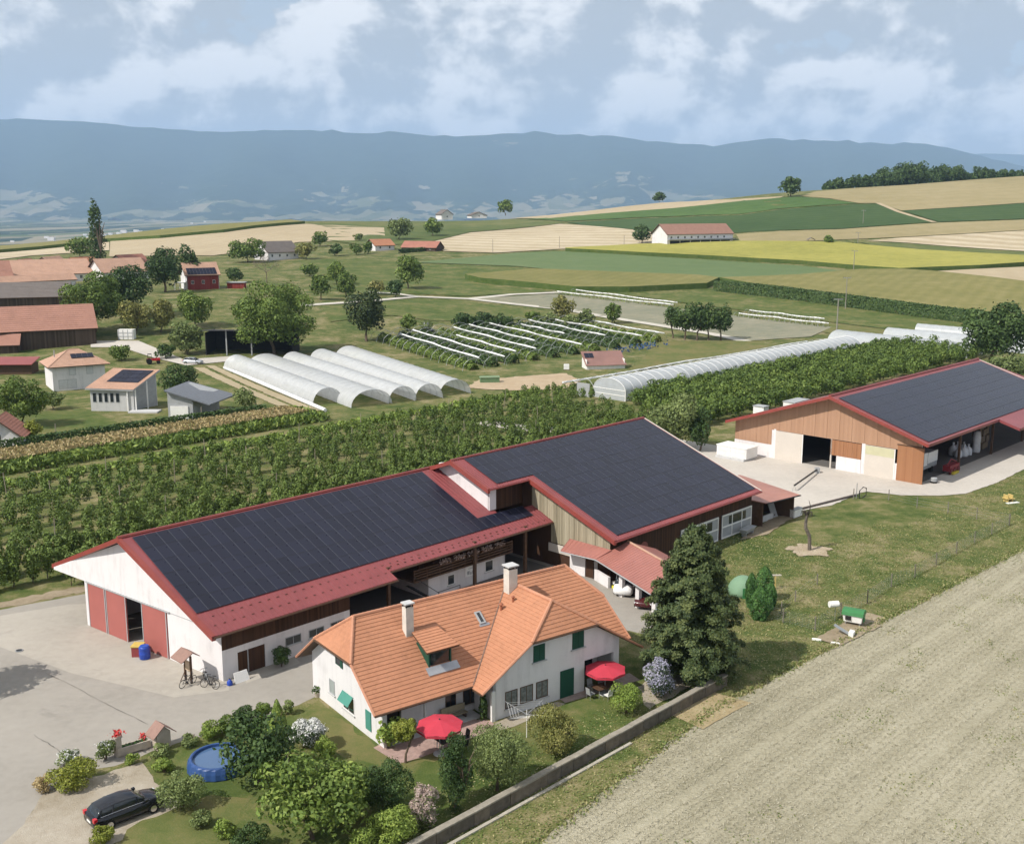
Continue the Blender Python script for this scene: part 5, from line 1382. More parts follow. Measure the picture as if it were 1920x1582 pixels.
# --- garden trees and shrubs
T_('fig_shrub', 'large dark glossy shrub standing beside the blue pool', 484, 1470, 1348, 138, 'dark', size=.2, z0f=.04, cat='shrub', trunk=False, lobes=40)
T_('garden_tree', 'big loose green tree, largest in the garden, in front of the house', 588, 1572, 1418, 215, 'mid', size=.2, z0f=.12, lobes=52, lobe_r=.3)
T_('garden_shrub', 'bright green bush beside the big garden tree, right of it', 660, 1530, 1440, 105, 'bright', size=.08, z0f=.05, cat='shrub', trunk=False)
T_('garden_shrub', 'dark bushy shrub between the big garden tree and the pink-flowered bush', 722, 1532, 1432, 108, 'dark', size=.08, z0f=.03, cat='shrub', trunk=False, lobes=36)
T_('garden_tree', 'slim upright dark tree in front of the red parasol terrace', 852, 1512, 1378, 78, 'dark', size=.08, z0f=.06, lobes=32, shape='column')
T_('garden_tree', 'round olive-green tree near the garden wall, right of the slim tree', 932, 1482, 1364, 112, 'olive', size=.08, z0f=.14, lobes=40)
T_('garden_shrub', 'yellowish round shrub on the lawn beside the rotary clothes dryer', 1042, 1414, 1328, 102, 'autumn', size=.08, z0f=.05, cat='shrub', trunk=False, lobes=32)
T_('garden_shrub', 'small light green shrub on the lawn near the rear terrace', 1174, 1336, 1280, 58, 'bright', size=.08, z0f=.05, cat='shrub', trunk=False)
T_('flowering_shrub', 'lilac-grey flowering shrub at the end of the stone wall', 1231, 1308, 1234, 58, 'dark', size=.08, z0f=.05, cat='shrub', trunk=False, flowers=('lilac', .9))
T_('flowering_shrub', 'white-flowering bush on the dry lawn beside the house gable', 578, 1402, 1342, 64, 'dark', size=.08, z0f=.05, cat='shrub', trunk=False, flowers=('white', .95))
T_('garden_shrub', 'small light bush at the foot of the white-flowering bush', 610, 1424, 1382, 40, 'bright', size=.08, z0f=.03, cat='shrub', trunk=False, lobes=16)
T_('cone_conifer', 'clipped cone-shaped light green conifer behind the dark shrub', 522, 1392, 1309, 52, 'bright', size=.09, z0f=.0, n=7000, shape='cone', lobes=88, lobe_r=.30)
T_('standard_tree', 'small yellow ball-headed tree beside the front parasol', 760, 1430, 1342, 46, 'yellow', size=.08, z0f=.42, lobes=20)
T_('climbing_shrub', 'bright green climber at the corner of the house terrace', 728, 1402, 1338, 48, 'bright', size=.2, z0f=.03, cat='shrub', trunk=False)
T_('wall_ivy', 'narrow dark ivy on the white wall by the terrace', 907, 1349, 1303, 22, 'dark', size=.08, z0f=.02, cat='shrub', trunk=False, lobes=16, shape='column')
T_('flowering_shrub', 'pinkish-brown flowering bush in front of the garden wall', 795, 1548, 1474, 62, 'olive', size=.08, z0f=.05, cat='shrub', trunk=False, flowers=('pink', .8))
T_('garden_shrub', 'yellow-green bush below the pinkish flowering bush', 738, 1590, 1512, 84, 'bright', size=.08, z0f=.03, cat='shrub', trunk=False)
T_('garden_shrub', 'yellow-green bush at the bottom edge, left of the garden wall', 682, 1612, 1552, 55, 'bright', size=.08, z0f=.03, cat='shrub', trunk=False)
T_('garden_shrub', 'grey-green bushy shrub in front of the black car', 342, 1514, 1450, 82, 'olive', size=.08, z0f=.08, cat='shrub', trunk=False, lobes=32)
T_('garden_shrub', 'clipped yellow-green bush on the gravel parking edge', 140, 1474, 1424, 86, 'yellow', size=.09, z0f=.0, cat='shrub', trunk=False, lobes=32)
T_('rose_bush', 'pale flowering rose bush behind the clipped yellow bush', 128, 1434, 1408, 46, 'olive', size=.09, z0f=.1, cat='shrub', trunk=False, flowers=('white', .25), lobes=16)
T_('rose_bush', 'green rose bush beside the stone gate post', 198, 1424, 1384, 42, 'olive', size=.08, z0f=.1, cat='shrub', trunk=False, flowers=('white', .08), lobes=20)
T_('ornamental_grass', 'tuft of dry ornamental grass left of the clipped yellow bush', 82, 1482, 1450, 36, 'dry', size=.08, z0f=.0, cat='plant', trunk=False, lobes=16)
T_('garden_shrub', 'low round bush on the lawn left of the pool', 308, 1448, 1422, 40, 'bright', size=.08, z0f=.0, cat='shrub', trunk=False, lobes=16)
T_('garden_shrub', 'low leafy plant behind the car, beside the dirt path', 378, 1548, 1516, 44, 'olive', size=.08, z0f=.0, cat='shrub', trunk=False, lobes=16)
T_('garden_shrub', 'low yellowish plant below the dirt path in the garden', 424, 1572, 1536, 44, 'bright', size=.08, z0f=.0, cat='shrub', trunk=False, lobes=16)
T_('garden_shrub', 'dark low plants at the bottom edge of the garden', 470, 1596, 1548, 66, 'dark', size=.08, z0f=.0, cat='shrub', trunk=False, lobes=20)
T_('garden_shrub', 'yellow-green small bush in front of the black car rear wheel', 192, 1582, 1550, 48, 'yellow', size=.09, z0f=.0, cat='shrub', trunk=False, lobes=16)
for i, (x, y, t_, w_, m_, d_) in enumerate(((358, 1398, 1372, 40, 'olive', 'nearest the stone shrine'), (392, 1384, 1352, 44, 'bright', 'second from the stone shrine'), (425, 1376, 1340, 46, 'mid', 'third from the stone shrine'), (460, 1364, 1326, 44, 'dark', 'fourth from the stone shrine'), (494, 1352, 1316, 40, 'mid', 'beside the clipped cone conifer'))):
    T_('border_shrub', 'leafy plant in the border along the yard, ' + d_, x, y, t_, w_, m_, size=.08, z0f=.0, cat='shrub', trunk=False, lobes=16, group='plants in the border along the yard')
T_('border_shrub', 'small conical plant at the house end of the border', 540, 1338, 1312, 24, 'olive', size=.09, z0f=.0, cat='shrub', trunk=False, lobes=16)
T_('garden_plant', 'low plant beside the flower trough in the garden border', 300, 1418, 1396, 36, 'olive', size=.09, z0f=.0, cat='shrub', trunk=False, lobes=16)
T_('garden_plant', 'low green plant below the flower trough', 246, 1432, 1412, 28, 'bright', size=.09, z0f=.0, cat='shrub', trunk=False, lobes=16)
T_('wall_plant', 'potted bush standing against the shaded barn wall', 528, 1250, 1212, 36, 'dark', size=.08, z0f=.12, cat='plant', trunk=False, lobes=20)
for (x, y, t_, w_, l) in ((1407, 1138, 1074, 20, 'slim left one of the clustered cypresses by the fence'), (1432, 1126, 1062, 32, 'tallest of the clustered cypresses by the fence'), (1424, 1160, 1100, 40, 'broad front one of the clustered cypresses by the fence'), (1444, 1142, 1092, 20, 'short right one of the clustered cypresses by the fence')):
    T_('cypress', l, x, y, t_, w_, 'cypress', size=.1, z0f=.0, shape='pillar', n=4200, group='cypresses by the fence')
# --- trees behind the barns
T_('willow', 'grey-green willow behind the middle barn', 1268, 842, 742, 110, 'olive', size=.28, z0f=.12, lobes=22, lobe_r=.34)
T_('willow', 'drooping darker willow at the end of the middle barn', 1312, 846, 772, 56, 'dark', size=.25, z0f=.05, lobes=14, lobe_r=.4)
T_('large_tree', 'large round tree behind the orange barn', 1850, 692, 572, 140, 'dark', size=.45, z0f=.14, lobes=26, lobe_r=.32)
T_('side_bush', 'broad bush behind the end of the orange barn', 1885, 716, 668, 90, 'olive', size=.4, z0f=.0, cat='shrub', trunk=False)
for i, (x, y, w_, t_, d_) in enumerate(((1262, 634, 34, 574, 'leftmost'), (1284, 637, 46, 568, 'second from left'), (1306, 638, 46, 566, 'middle'), (1328, 638, 46, 570, 'second from right'), (1352, 638, 42, 574, 'rightmost'))):
    T_('row_tree', d_ + ' of the five dark trees in a clump beyond the berry rows', x, y, t_, w_, 'dark', size=.4, z0f=.2, group='clump of dark trees beyond the berry rows')
for (x, y, t_, w_, m_, l) in ((1054, 602, 554, 42, 'autumn', 'thin yellowing tree at the back of the berry rows'), (1098, 614, 580, 34, 'olive', 'round grey tree at the back of the berry rows'), (1071, 616, 588, 26, 'olive', 'small tree left of the round grey tree by the berry rows'),
                             (1147, 607, 568, 34, 'mid', 'small green tree beside the gravel track'), (1033, 610, 586, 30, 'olive', 'leftmost small tree at the back of the berry rows'),
                             (1000, 606, 584, 30, 'mid', 'low green tree left of the berry-row trees'), (942, 618, 588, 44, 'dark', 'right one of the dark bushes behind the berry rows'), (905, 616, 586, 48, 'dark', 'middle one of the dark bushes behind the berry rows'), (868, 616, 588, 44, 'dark', 'left one of the dark bushes behind the berry rows'),
                             (765, 620, 590, 34, 'mid', 'round bush beside the round conifer'), (798, 622, 598, 24, 'olive', 'small bush beside the silver machine'),
                             (515, 664, 530, 158, 'mid', 'largest broad tree, behind the white tunnels'), (687, 640, 534, 76, 'conifer', 'dense egg-shaped conifer right of the largest broad tree'),
                             (460, 770, 728, 42, 'olive', 'small tree at the end of the clipped hedge'), (337, 738, 684, 74, 'dark', 'dark round bush beside the modern house'),
                             (352, 664, 602, 68, 'olive', 'grey-green tree beside the dark open shed'), (310, 672, 646, 40, 'dark', 'bush left of the grey-green tree by the shed'), (228, 676, 646, 42, 'mid', 'bush between the two white houses'),
                             (40, 800, 706, 100, 'mid', 'big tree at the left edge beside the lawn'), (100, 768, 730, 46, 'olive', 'small tree in front of the white cottage'), (62, 822, 786, 32, 'yellow', 'yellow-green shrub on the lawn at the left edge'),
                             (180, 622, 512, 118, 'mid', 'broad green tree behind the red-roofed barn'), (245, 596, 496, 84, 'dark', 'dark broad tree left of the red solar house'), (310, 548, 456, 68, 'dark', 'tall dark tree behind the red solar house'), (356, 540, 462, 44, 'dark', 'dark tree just behind the roof of the red solar house'),
                             (255, 628, 558, 56, 'autumn', 'yellowing tree in the village orchard, leftmost'), (302, 622, 556, 50, 'autumn', 'yellowing tree in the village orchard, middle'), (365, 614, 542, 74, 'mid', 'green tree in the village orchard, rightmost'),
                             (150, 482, 445, 48, 'mid', 'round tree behind the poplar'), (440, 530, 500, 34, 'dark', 'small dark tree beside the red solar house'),
                             (465, 492, 446, 66, 'mid', 'broad tree left of the grey-roofed farm'), (574, 486, 455, 36, 'autumn', 'yellowish tree right of the grey-roofed farm'), (600, 462, 435, 34, 'mid', 'tree above the grey-roofed farm'), (630, 480, 458, 26, 'dark', 'small tree right of the yellowish tree'), (668, 478, 456, 24, 'mid', 'small tree left of the orange bungalow'), (690, 476, 452, 22, 'mid', 'tree just beside the orange bungalow'), (672, 452, 438, 20, 'olive', 'shrub on the tan field edge'),
                             (748, 450, 410, 48, 'olive', 'round tree behind the orange bungalow'), (812, 443, 406, 36, 'mid', 'round tree right of the one behind the orange bungalow'), (948, 404, 373, 30, 'mid', 'tree beside the far white houses'), (1236, 379, 360, 26, 'dark', 'lone round tree on the skyline'), (1482, 369, 330, 42, 'dark', 'lone large tree on the hill crest'), (1203, 457, 420, 38, 'dark', 'dark tree beside the long white farm'), (1553, 461, 441, 18, 'mid', 'small round tree by the sunflower field'),
                             (580, 518, 494, 32, 'mid', 'orchard tree on the meadow, nearest the grey-roofed farm'), (602, 562, 514, 38, 'mid', 'orchard tree on the meadow behind the largest broad tree'), (632, 534, 490, 40, 'mid', 'orchard tree on the meadow, middle of the back group'), (650, 556, 510, 44, 'mid', 'orchard tree on the meadow left of the egg-shaped conifer'), (765, 542, 480, 54, 'mid', 'tall open orchard tree on the meadow above the track fork'), (742, 557, 526, 34, 'dark', 'small dark orchard tree on the meadow below the tall open one'), (706, 552, 524, 30, 'autumn', 'small yellowish orchard tree on the meadow')):
    T_('tree' if 'bush' not in l and 'shrub' not in l else 'bush', l, x, y, t_, w_, m_, z0f=.07 if "bush" not in l else .02, cat='tree' if 'bush' not in l and 'shrub' not in l else 'shrub', lobes=26 if w_ < 90 else 44, lobe_r=.34 if w_ < 90 else .26)
T_('poplar', 'tall slim poplar rising above the village roofs', 184, 508, 388, 34, 'dark', z0f=.03, shape='column', lobes=26, lobe_r=.5)
# bare grey tree and the crooked dead tree
def bare_tree(name, label, bx, by, ty, wpx, seed, depth=4, r0=.12, mat=None):
    p, hgt, wid = measure(bx, by, ty, wpx); rs = np.random.RandomState(seed)
    t = thing(name, tuple(p), 0, label, 'tree')
    tr = MB(); tw = MB()
    def grow(a, d, L, r, k):
        e = a + d * L; m = a + d * L * .5 + Vector(rs.normal(0, .06 * L, 3)); (tr if k > 2 else tw).tube([a, m, e], [r, r * .8, r * .6], 5)
        if k == 0: return
        for _ in range(3 if k < 3 else 4):
            nd = (d + Vector(rs.normal(0, .55, 3)) + Vector((0, 0, .12))).normalized(); grow(e, nd, L * .68, r * .55, k - 1)
    grow(Vector((0, 0, -.1)), Vector((0, 0, 1)), hgt * .33, r0, depth)
    tr.build('trunk', mat or BARK, t); tw.build('twigs', mat or BARK, t)
bare_tree('bare_tree', 'leafless grey-brown tree on the meadow near the red solar house', 500, 530, 472, 50, 5, 5, .2, plain('grey_bark', (.2, .16, .13), .9))
p, hgt, wid = measure(1516, 1032, 938, 40)
t = thing('dead_tree', tuple(p), 0, 'crooked dead trunk with bare curled twigs in a ring of wood chips', 'tree')
mb = MB(); k_ = hgt
mb.tube([(.1, 0, -.1), (.05, 0, .22 * k_), (-.02, 0, .3 * k_), (-.42, 0, .45 * k_), (-.45, .05, .55 * k_), (-.4, 0, .66 * k_), (-.38, 0, .74 * k_)], [.21, .19, .19, .18, .17, .15, .12], 8)
mb.build('trunk', plain('pale_bark', (.13, .11, .09), .9, var=.4, scale=5), t)
mb = MB()
mb.tube([(-.38, 0, .72 * k_), (-.1, .1, .78 * k_), (-.02, .1, .88 * k_), (-.22, .1, 1.0 * k_)], [.08, .06, .05, .02], 6)
for a in range(7):
    an = a * .9; rr = .28
    mb.tube([(-.4, 0, (.62 + .012 * a) * k_), (-.4 + math.cos(an) * rr, math.sin(an) * rr, (.76 + .01 * a) * k_), (-.4 + math.cos(an) * rr * 1.9, math.sin(an) * rr * 1.9, (.78) * k_), (-.4 + math.cos(an) * rr * 2.2, math.sin(an) * rr * 2.2, (.71) * k_)], [.08, .06, .05, .03], 5)
mb.build('twigs', plain('dark_bark', (.06, .05, .04), .9), t)

# --- wood on the hill: one mass
def wood():
    rs = np.random.RandomState(21); G_ = []
    pts = []
    top = [(1545, 340), (1560, 334), (1620, 322), (1650, 312), (1700, 297), (1760, 304), (1800, 304), (1850, 312), (1900, 316), (1990, 312)]
    bot = [(1545, 357), (1600, 352), (1660, 346), (1720, 344), (1800, 338), (1850, 334), (1925, 329), (1990, 326)]
    for k in range(270):
        x = rs.uniform(1545, 1990); yb = np.interp(x, [a for a, _ in bot], [b for _, b in bot]); yt = np.interp(x, [a for a, _ in top], [b for _, b in top])
        p = hit(x, yb + .5); s = scale_at(p); back = rs.rand() ** 1.2 * 120
        full = (yb - yt) / s
        hh = np.clip(full * rs.uniform(.6, 1.0), 6, 24)
        q = np.array([p[0], p[1] + back]); q[0] = p[0] * (p[1] + back) / p[1]
        z = float(hz(q[0], q[1])); 
        w_ = hh * rs.uniform(.6, .95)
        V, Fq, T = blob_crown(rs, w_ / 2, w_ / 2, -.5, hh, 420, 1.1, lobes=14, lobe_r=.4)
        G_.append((V + np.array([q[0], q[1], z]), Fq, T))
    o = put('hilltop_wood', foliage_mesh('hilltop_wood', G_, LM['dark'])); tag(o, 'dark wood along the crest of the hill', None, None, 'stuff')
wood()

# --- orchard behind the barns: the front rows tree by tree, the rest as one mass
OV_ = []
for s_ in range(6):
    rs = np.random.RandomState(300 + s_)
    h_ = 2.9 + .35 * (s_ % 3); w_ = 1.5 + .2 * (s_ % 2)
    OV_.append((foliage_mesh('crown', [blob_crown(rs, w_ / 2, w_ / 2, .1, h_, 1700, .16, lobes=16, lobe_r=.4, up=.4)], LM['orch']), MB().tube([(0, 0, -.05), (.04, 0, 1.0), (0, .03, 2.0)], [.06, .05, .03], 5).mesh('trunk', BARK)))
rs = np.random.RandomState(11)
nrow = 0; cnt = 0
rowname = ['first', 'second', 'third']
for r_, v_ in enumerate((29.8, 33.4, 37.0)):
    for u_ in np.arange(-22 if r_ else 1.5, 108, 1.52):
        if cnt >= 296 or (r_ < 1 and u_ < 0): continue
        if u_ > 104 - r_ * 2 or rs.rand() < .04: continue
        q = wl(u_ + rs.normal(0, .2), v_ + rs.normal(0, .18), 0); me, tr = OV_[rs.randint(6)]
        t = thing('fruit_tree', q, rs.rand() * 6.28, 'fruit tree in the %s orchard row counted from the barns' % rowname[r_], 'tree', 'fruit trees in the %s orchard row' % rowname[r_])
        s_ = rs.uniform(.85, 1.2); t.scale = (s_, s_, s_ * rs.uniform(.9, 1.15))
        put('crown', me, t); put('trunk', tr, t); cnt += 1
def mass(name, label, spots, mat, rs, hh, ww, n, size, z=0.0, **k):
    G_ = []
    for (u_, v_) in spots:
        q = wl(u_, v_); zz = float(hz(q.x, q.y)) + z
        h_ = hh * rs.uniform(.8, 1.2); w_ = ww * rs.uniform(.8, 1.25)
        V, Fq, T = blob_crown(rs, w_ / 2, w_ / 2, .1 * h_, h_, n, size, **k)
        G_.append((V + np.array([q.x, q.y, zz]), Fq, T + rs.normal(0, .08)))
    return tag(put(name, foliage_mesh(name, G_, LM[mat])), label, None, None, 'stuff')
spots = [(u_ + rs.normal(0, .3), v_ + rs.normal(0, .25)) for v_ in (40.6, 44.4, 48.2, 52.2, 56.2) for u_ in np.arange(-32, 109 - (v_ - 40) * .2, 1.9) if rs.rand() > .07]
mass('orchard', 'green orchard rows behind the barns', spots, 'orch', rs, 3.0, 1.55, 460, .18, lobes=8, lobe_r=.5)
spots = [(u_ + rs.normal(0, .3), v_ + rs.normal(0, .25)) for v_ in (60.4, 64.4, 68.2) for u_ in np.arange(-30, 118, 2.0) if rs.rand() > .1]
mass('orchard', 'duller green orchard rows farther from the barns', spots, 'mid', rs, 2.7, 1.5, 380, .19, lobes=8, lobe_r=.5)
spots = [(u_ + rs.normal(0, .5), v_ + rs.normal(0, .4)) for v_ in (72.3, 74.0) for u_ in np.arange(8, 116, 1.3)]
mass('pumpkin_bed', 'low light green leaves along the far edge of the orchard', spots, 'bright', rs, .8, 1.5, 42, .4, lobes=5, lobe_r=.6)
spots = [(u_ + rs.normal(0, .4), v_ + rs.normal(0, .4)) for v_ in (31.0, 35.0, 39.0, 43.0, 47.0, 51.0) for u_ in np.arange(107 + (v_ - 31) * .5, 232, 1.9)]
mass('shrub_plantation', 'dense dark green plantation behind the orange barn', spots, 'mid', rs, 3.5, 3.0, 380, .3, lobes=8, lobe_r=.5)
spots = [(u_ + rs.normal(0, .4), 54.2 + rs.normal(0, .4)) for u_ in np.arange(126, 232, 1.3)]
mass('shrub_plantation', 'dark rear row of the plantation along the long greenhouse', spots, 'dark', rs, 2.6, 2.0, 170, .4, lobes=8, lobe_r=.5)
# maize strip with pale tassels, and its green leaves
def blades(name, label, U, V_, n, hgt, mat, size, rs, asp=2.6, zlo=.3):
    u_ = rs.uniform(*U, n); v_ = rs.uniform(*V_, n)
    q = FO[None] + u_[:, None] * E1[None] + v_[:, None] * E2[None]
    z = hz(q[:, 0], q[:, 1]) + hgt * rs.uniform(zlo, 1.05, n)
    P = np.stack([q[:, 0], q[:, 1], z], 1); N = sph(rs, n); N[:, 2] = abs(N[:, 2]) * .4
    o = put(name, foliage_mesh(name, [leaves(P, N, size, rs, rs.uniform(.1, .9, n), asp, .3)], LM[mat]))
    return tag(o, label, None, None, 'stuff')
blades('maize', 'green maize strip between the hedge and the orchard', (-32, 70), (79.5, 90.3), 24000, 1.25, 'mid', .34, rs, zlo=.0)
blades('maize_tassels', 'pale tassels on the maize strip beside the clipped hedge', (-32, 68), (83.5, 90.4), 12000, 1.5, 'tassel', .24, rs, zlo=.85)
# clipped hedge
def hedge(name, label, pts, w_, h_, mat, n, size, z0=0):
    rs = np.random.RandomState(len(label)); p0 = np.array(pts[0][:2]); t = thing(name, (p0[0], p0[1], float(hz(p0[0], p0[1]))), 0, label, 'hedge')
    G_ = []; core = MB()
    for a, b_ in zip(pts[:-1], pts[1:]):
        a, b_ = np.array(a[:2]), np.array(b_[:2]); L = np.linalg.norm(b_ - a); d = (b_ - a) / L; nn = np.array([-d[1], d[0]])
        m = int(n * L); s = rs.uniform(0, L, m); side = rs.randint(0, 3, m); o = rs.uniform(-w_ / 2, w_ / 2, m); z = rs.uniform(0, h_, m)
        o = np.where(side == 0, -w_ / 2, np.where(side == 1, w_ / 2, o)) + rs.normal(0, .06, m); z = np.where(side == 2, h_, z) + rs.normal(0, .06, m)
        xy = a[None] + d[None] * s[:, None] + nn[None] * o[:, None]
        N = np.where((side == 2)[:, None], np.array([[0, 0, 1.]]), np.where((side == 0)[:, None], np.array([[-nn[0], -nn[1], .3]]), np.array([[nn[0], nn[1], .3]])))
        P = np.stack([xy[:, 0] - p0[0], xy[:, 1] - p0[1], z + hz(xy[:, 0], xy[:, 1]) - float(hz(p0[0], p0[1]))], 1)
        G_.append(leaves(P, N, size, rs, rs.uniform(.2, .8, m), 1.3, .45))
    put('foliage', foliage_mesh('foliage', G_, LM[mat]), t)
    return t
hedge('clipped_hedge', 'clipped dark green hedge in front of the modern house', [wl(-14, 93.6), wl(20, 93.2), wl(42, 92.4), wl(64, 90.8)], 1.2, 2.0, 'dark', 110, .33)
hedge('field_hedge', 'long dark hedge between the maize field and the green strip', [hit(1345, 545), hit(1450, 556), hit(1560, 571), hit(1700, 590), hit(1800, 603), hit(1925, 618)], 5.0, 3.6, 'dark', 150, .5)
hedge('bungalow_hedge', 'straight dark hedge in front of the orange bungalow', [hit(750, 475), hit(830, 468)], 2.0, 1.8, 'dark', 30, .8)

# --- small growth on the ground: grass tufts, straw stubble, weeds along the field edge
def scatter(name, label, pts_fn, n, mat, size, asp, hgt, rs, flat=.25):
    q = pts_fn(n); n = len(q)
    P = np.stack([q[:, 0], q[:, 1], hz(q[:, 0], q[:, 1]) + .03 + hgt * rs.uniform(.2, 1, n)], 1); N = sph(rs, n); N[:, 2] = np.abs(N[:, 2]) * flat + .05
    return tag(put(name, foliage_mesh(name, [leaves(P, N, size, rs, rs.uniform(0, 1, n), asp, .2)], LM[mat])), label, None, None, 'stuff')
LM['straw'] = leaf_mat('straw', (.26, .24, .165), (.38, .35, .26), (.48, .445, .345))
LM['turf'] = leaf_mat('turf', (.1, .15, .035), (.19, .22, .07), (.36, .32, .16))
rs = np.random.RandomState(71)
SE = [(u_, v_) for u_, v_ in ((-12, -33.0), (.7, -32.5), (22.4, -30.2), (38.7, -30.7), (77.5, -32.5), (150, -35.5))]
def edge_v(u_): return np.interp(u_, [a for a, _ in SE], [b for _, b in SE])
def farmxy(u_, v_): return FO[None] + u_[:, None] * E1[None] + v_[:, None] * E2[None]
def inview(q, m=40):
    px = 960 + F * q[:, 0] / (q[:, 1] * cp_ + CH * sp_); py = H / 2 + F * (CH * cp_ - q[:, 1] * sp_) / (q[:, 1] * cp_ + CH * sp_)
    return q[(px > -m * 6) & (px < 1920 + m * 6) & (py < 1582 + m * 4)]
def stub_pts(n):
    u_ = rs.uniform(-12, 110, n); v_ = edge_v(u_) - .2 - rs.uniform(0, 1, n) * 44
    v_ = np.round(v_ / .5) * .5 + rs.normal(0, .1, n); keep = (np.abs((v_ + 31) % 9.0 - 4.5) > .25); u_, v_ = u_[keep], v_[keep]
    return inview(farmxy(u_, v_))
scatter('straw_stubble', 'cut straw standing in rows over the harvested field', stub_pts, 240000, 'straw', .042, 3.8, .05, rs, 2.2)
def edge_pts(n):
    u_ = rs.uniform(-14, 140, n); return farmxy(u_, edge_v(u_) + rs.normal(.15, .28, n))
scatter('verge_grass', 'rough green grass along the edge of the harvested field', edge_pts, 7500, 'turf', .1, 2.2, .12, rs, .8)
def weed_pts(n):
    c = farmxy(rs.uniform(0, 80, 90), rs.uniform(-60, -32, 90)); return inview(c[rs.randint(0, 90, n)] + rs.normal(0, .7, (n, 2)))
scatter('field_weeds', 'green weeds scattered through the harvested field', weed_pts, 5000, 'turf', .09, 1.6, .05, rs, 2.0)
def turf_pts(n):
    u_ = rs.uniform(-18, 130, n); v_ = rs.uniform(-33, -7, n); ok = (v_ > edge_v(u_) + .2) & ~((u_ < 44) & (v_ > -17) & (u_ > -8)) & ~((u_ < 28) & (v_ > -24)) & ~((u_ > 64) & (v_ > -16.5) & (u_ < 76)) & ~((u_ > 76) & (v_ > -19.5))
    return inview(farmxy(u_[ok], v_[ok]))
scatter('paddock_turf', 'short uneven grass of the paddock and verge', turf_pts, 90000, 'turf', .08, 2.2, .04, rs, 2.5)
# ================================================================== village and far farms
def eave(px, py, zabs): return G(px, py, zabs)
def gable_house(name, label, eL, eR, base_y, depth, rise, wall, roof, cat='house', oh=.5, solar=None, wins=0, floors=1, extend=0.0, chim=False, group=None, gable_mat=None, tiles=True, slope_back=None):
    """front eave seen between two photo points; the ridge runs parallel to it"""
    mx = (eL[0] + eR[0]) / 2
    p0 = hit(mx, base_y); z0 = float(p0[2])
    # eave height from the base below the eave middle
    zE = 0.0; my = (eL[1] + eR[1]) / 2
    lo, hi = 0.5, 30.0
    for _ in range(40):
        m = (lo + hi) / 2; q = np.array([p0[0], p0[1], z0 + m]) - EYE
        y = H / 2 - F * (q[1] * sp_ + q[2] * cp_) / (q[1] * cp_ - q[2] * sp_)
        if y > my: lo = m
        else: hi = m
    zE = lo
    A = G(eL[0], eL[1], z0 + zE)[:2]; B = G(eR[0], eR[1], z0 + zE)[:2]
    d = (B - A); L = np.linalg.norm(d); d /= L; A = A - d * extend; L += extend
    rot = math.atan2(d[1], d[0])
    t = thing(name, (A[0], A[1], z0), rot, label, cat, group)
    zR = zE + rise
    def M(): return MB()
    s = rise / (depth / 2)
    mb = M(); mb.slab([(-oh, -0.0, zE), (L + 0, 0, zE), (L, depth / 2, zR), (-oh, depth / 2, zR)], .2); mb.slab([(-oh, depth / 2, zR), (L, depth / 2, zR), (L, depth, zE), (-oh, depth, zE)], .2)
    rf = mb.build('roof', BROWN, t)
    mb = M(); courses(mb, [(-oh, 0, zE), (L, 0, zE), (L, depth / 2, zR), (-oh, depth / 2, zR)], step=max(.4, depth * .05)); courses(mb, [(-oh, depth / 2, zR), (L, depth / 2, zR), (L, depth, zE), (-oh, depth, zE)], step=.8)
    q = mb.build('roof_covering', roof, rf, fix=False)
    o2 = oh + .02
    # walls: four sides, gables up to the roof
    wl0, wl1, wd0, wd1 = .35, L - oh - .02, o2, depth - o2
    hE = zE + s * o2 - .22
    mb = M(); mb.wall((wl0, wd0), (wl1, wd0), [(0, -.5), (wl1 - wl0, -.5), (wl1 - wl0, hE), (0, hE)], .25); mb.build('front_wall', wall, t)
    for x, sgn in ((wl0, 1), (wl1, -1)):
        mb = M(); mb.wall((x, wd0 if sgn < 0 else wd1), (x, wd1 if sgn < 0 else wd0), [(0, -.5), (wd1 - wd0, -.5), (wd1 - wd0, hE), ((wd1 - wd0) / 2, zR - .25), (0, hE)], .25); mb.build('gable_wall', gable_mat or wall, t)
    mb = M(); mb.wall((wl1, wd1), (wl0, wd1), [(0, -.5), (wl1 - wl0, -.5), (wl1 - wl0, hE), (0, hE)], .25); mb.build('rear_wall', wall, t)
    fl = max(1, floors)
    for f_ in range(fl):
        zz = (hE) * (f_ + .38) / fl
        for k in range(wins):
            u = wl0 + (wl1 - wl0) * (k + .5) / wins
            window(t, 0, (u - .5, wd0 - .005, zz), (u + .5, wd0 - .005, min(zz + 1.25, hE - .1)), (0, -1), mull=1, sill=False)
    if solar:
        pw, ph, cols, rows, u0, s0 = solar; me = panel_mesh(pw, ph); a = math.atan(s)
        for i in range(cols):
            for j in range(rows):
                ss = s0 + j * (ph + .03); put('solar_panel', me, t, (u0 + i * (pw + .03), ss * math.cos(a) - .16 * math.sin(a), zE + ss * math.sin(a) + .16 * math.cos(a)), (a, 0, 0))
    if chim:
        mb = M(); mb.box(L * .3, L * .3 + .7, depth * .42, depth * .42 + .7, zR - 1, zR + .9); mb.build('chimney', GREYP, t)
    return t, L, zE, depth, s
OLDW = boards('old_barn_wood', (.05, .035, .025), (.11, .08, .06), .4)
GREYROOF = tile_mat('grey_brown_tiles', (0.155, 0.135, 0.125))
BROWNROOF = tile_mat('brown_tiles', (0.30, 0.17, 0.13))
REDWOOD = boards('red_boards', (.17, .03, .025), (.26, .05, .04), .3)
DARKSOL = plain('dark_solar_roof', (0.02, 0.022, 0.04), .25, .5, var=.2)
REDTILE = tile_mat('salmon_tiles', (0.34, 0.18, 0.135))
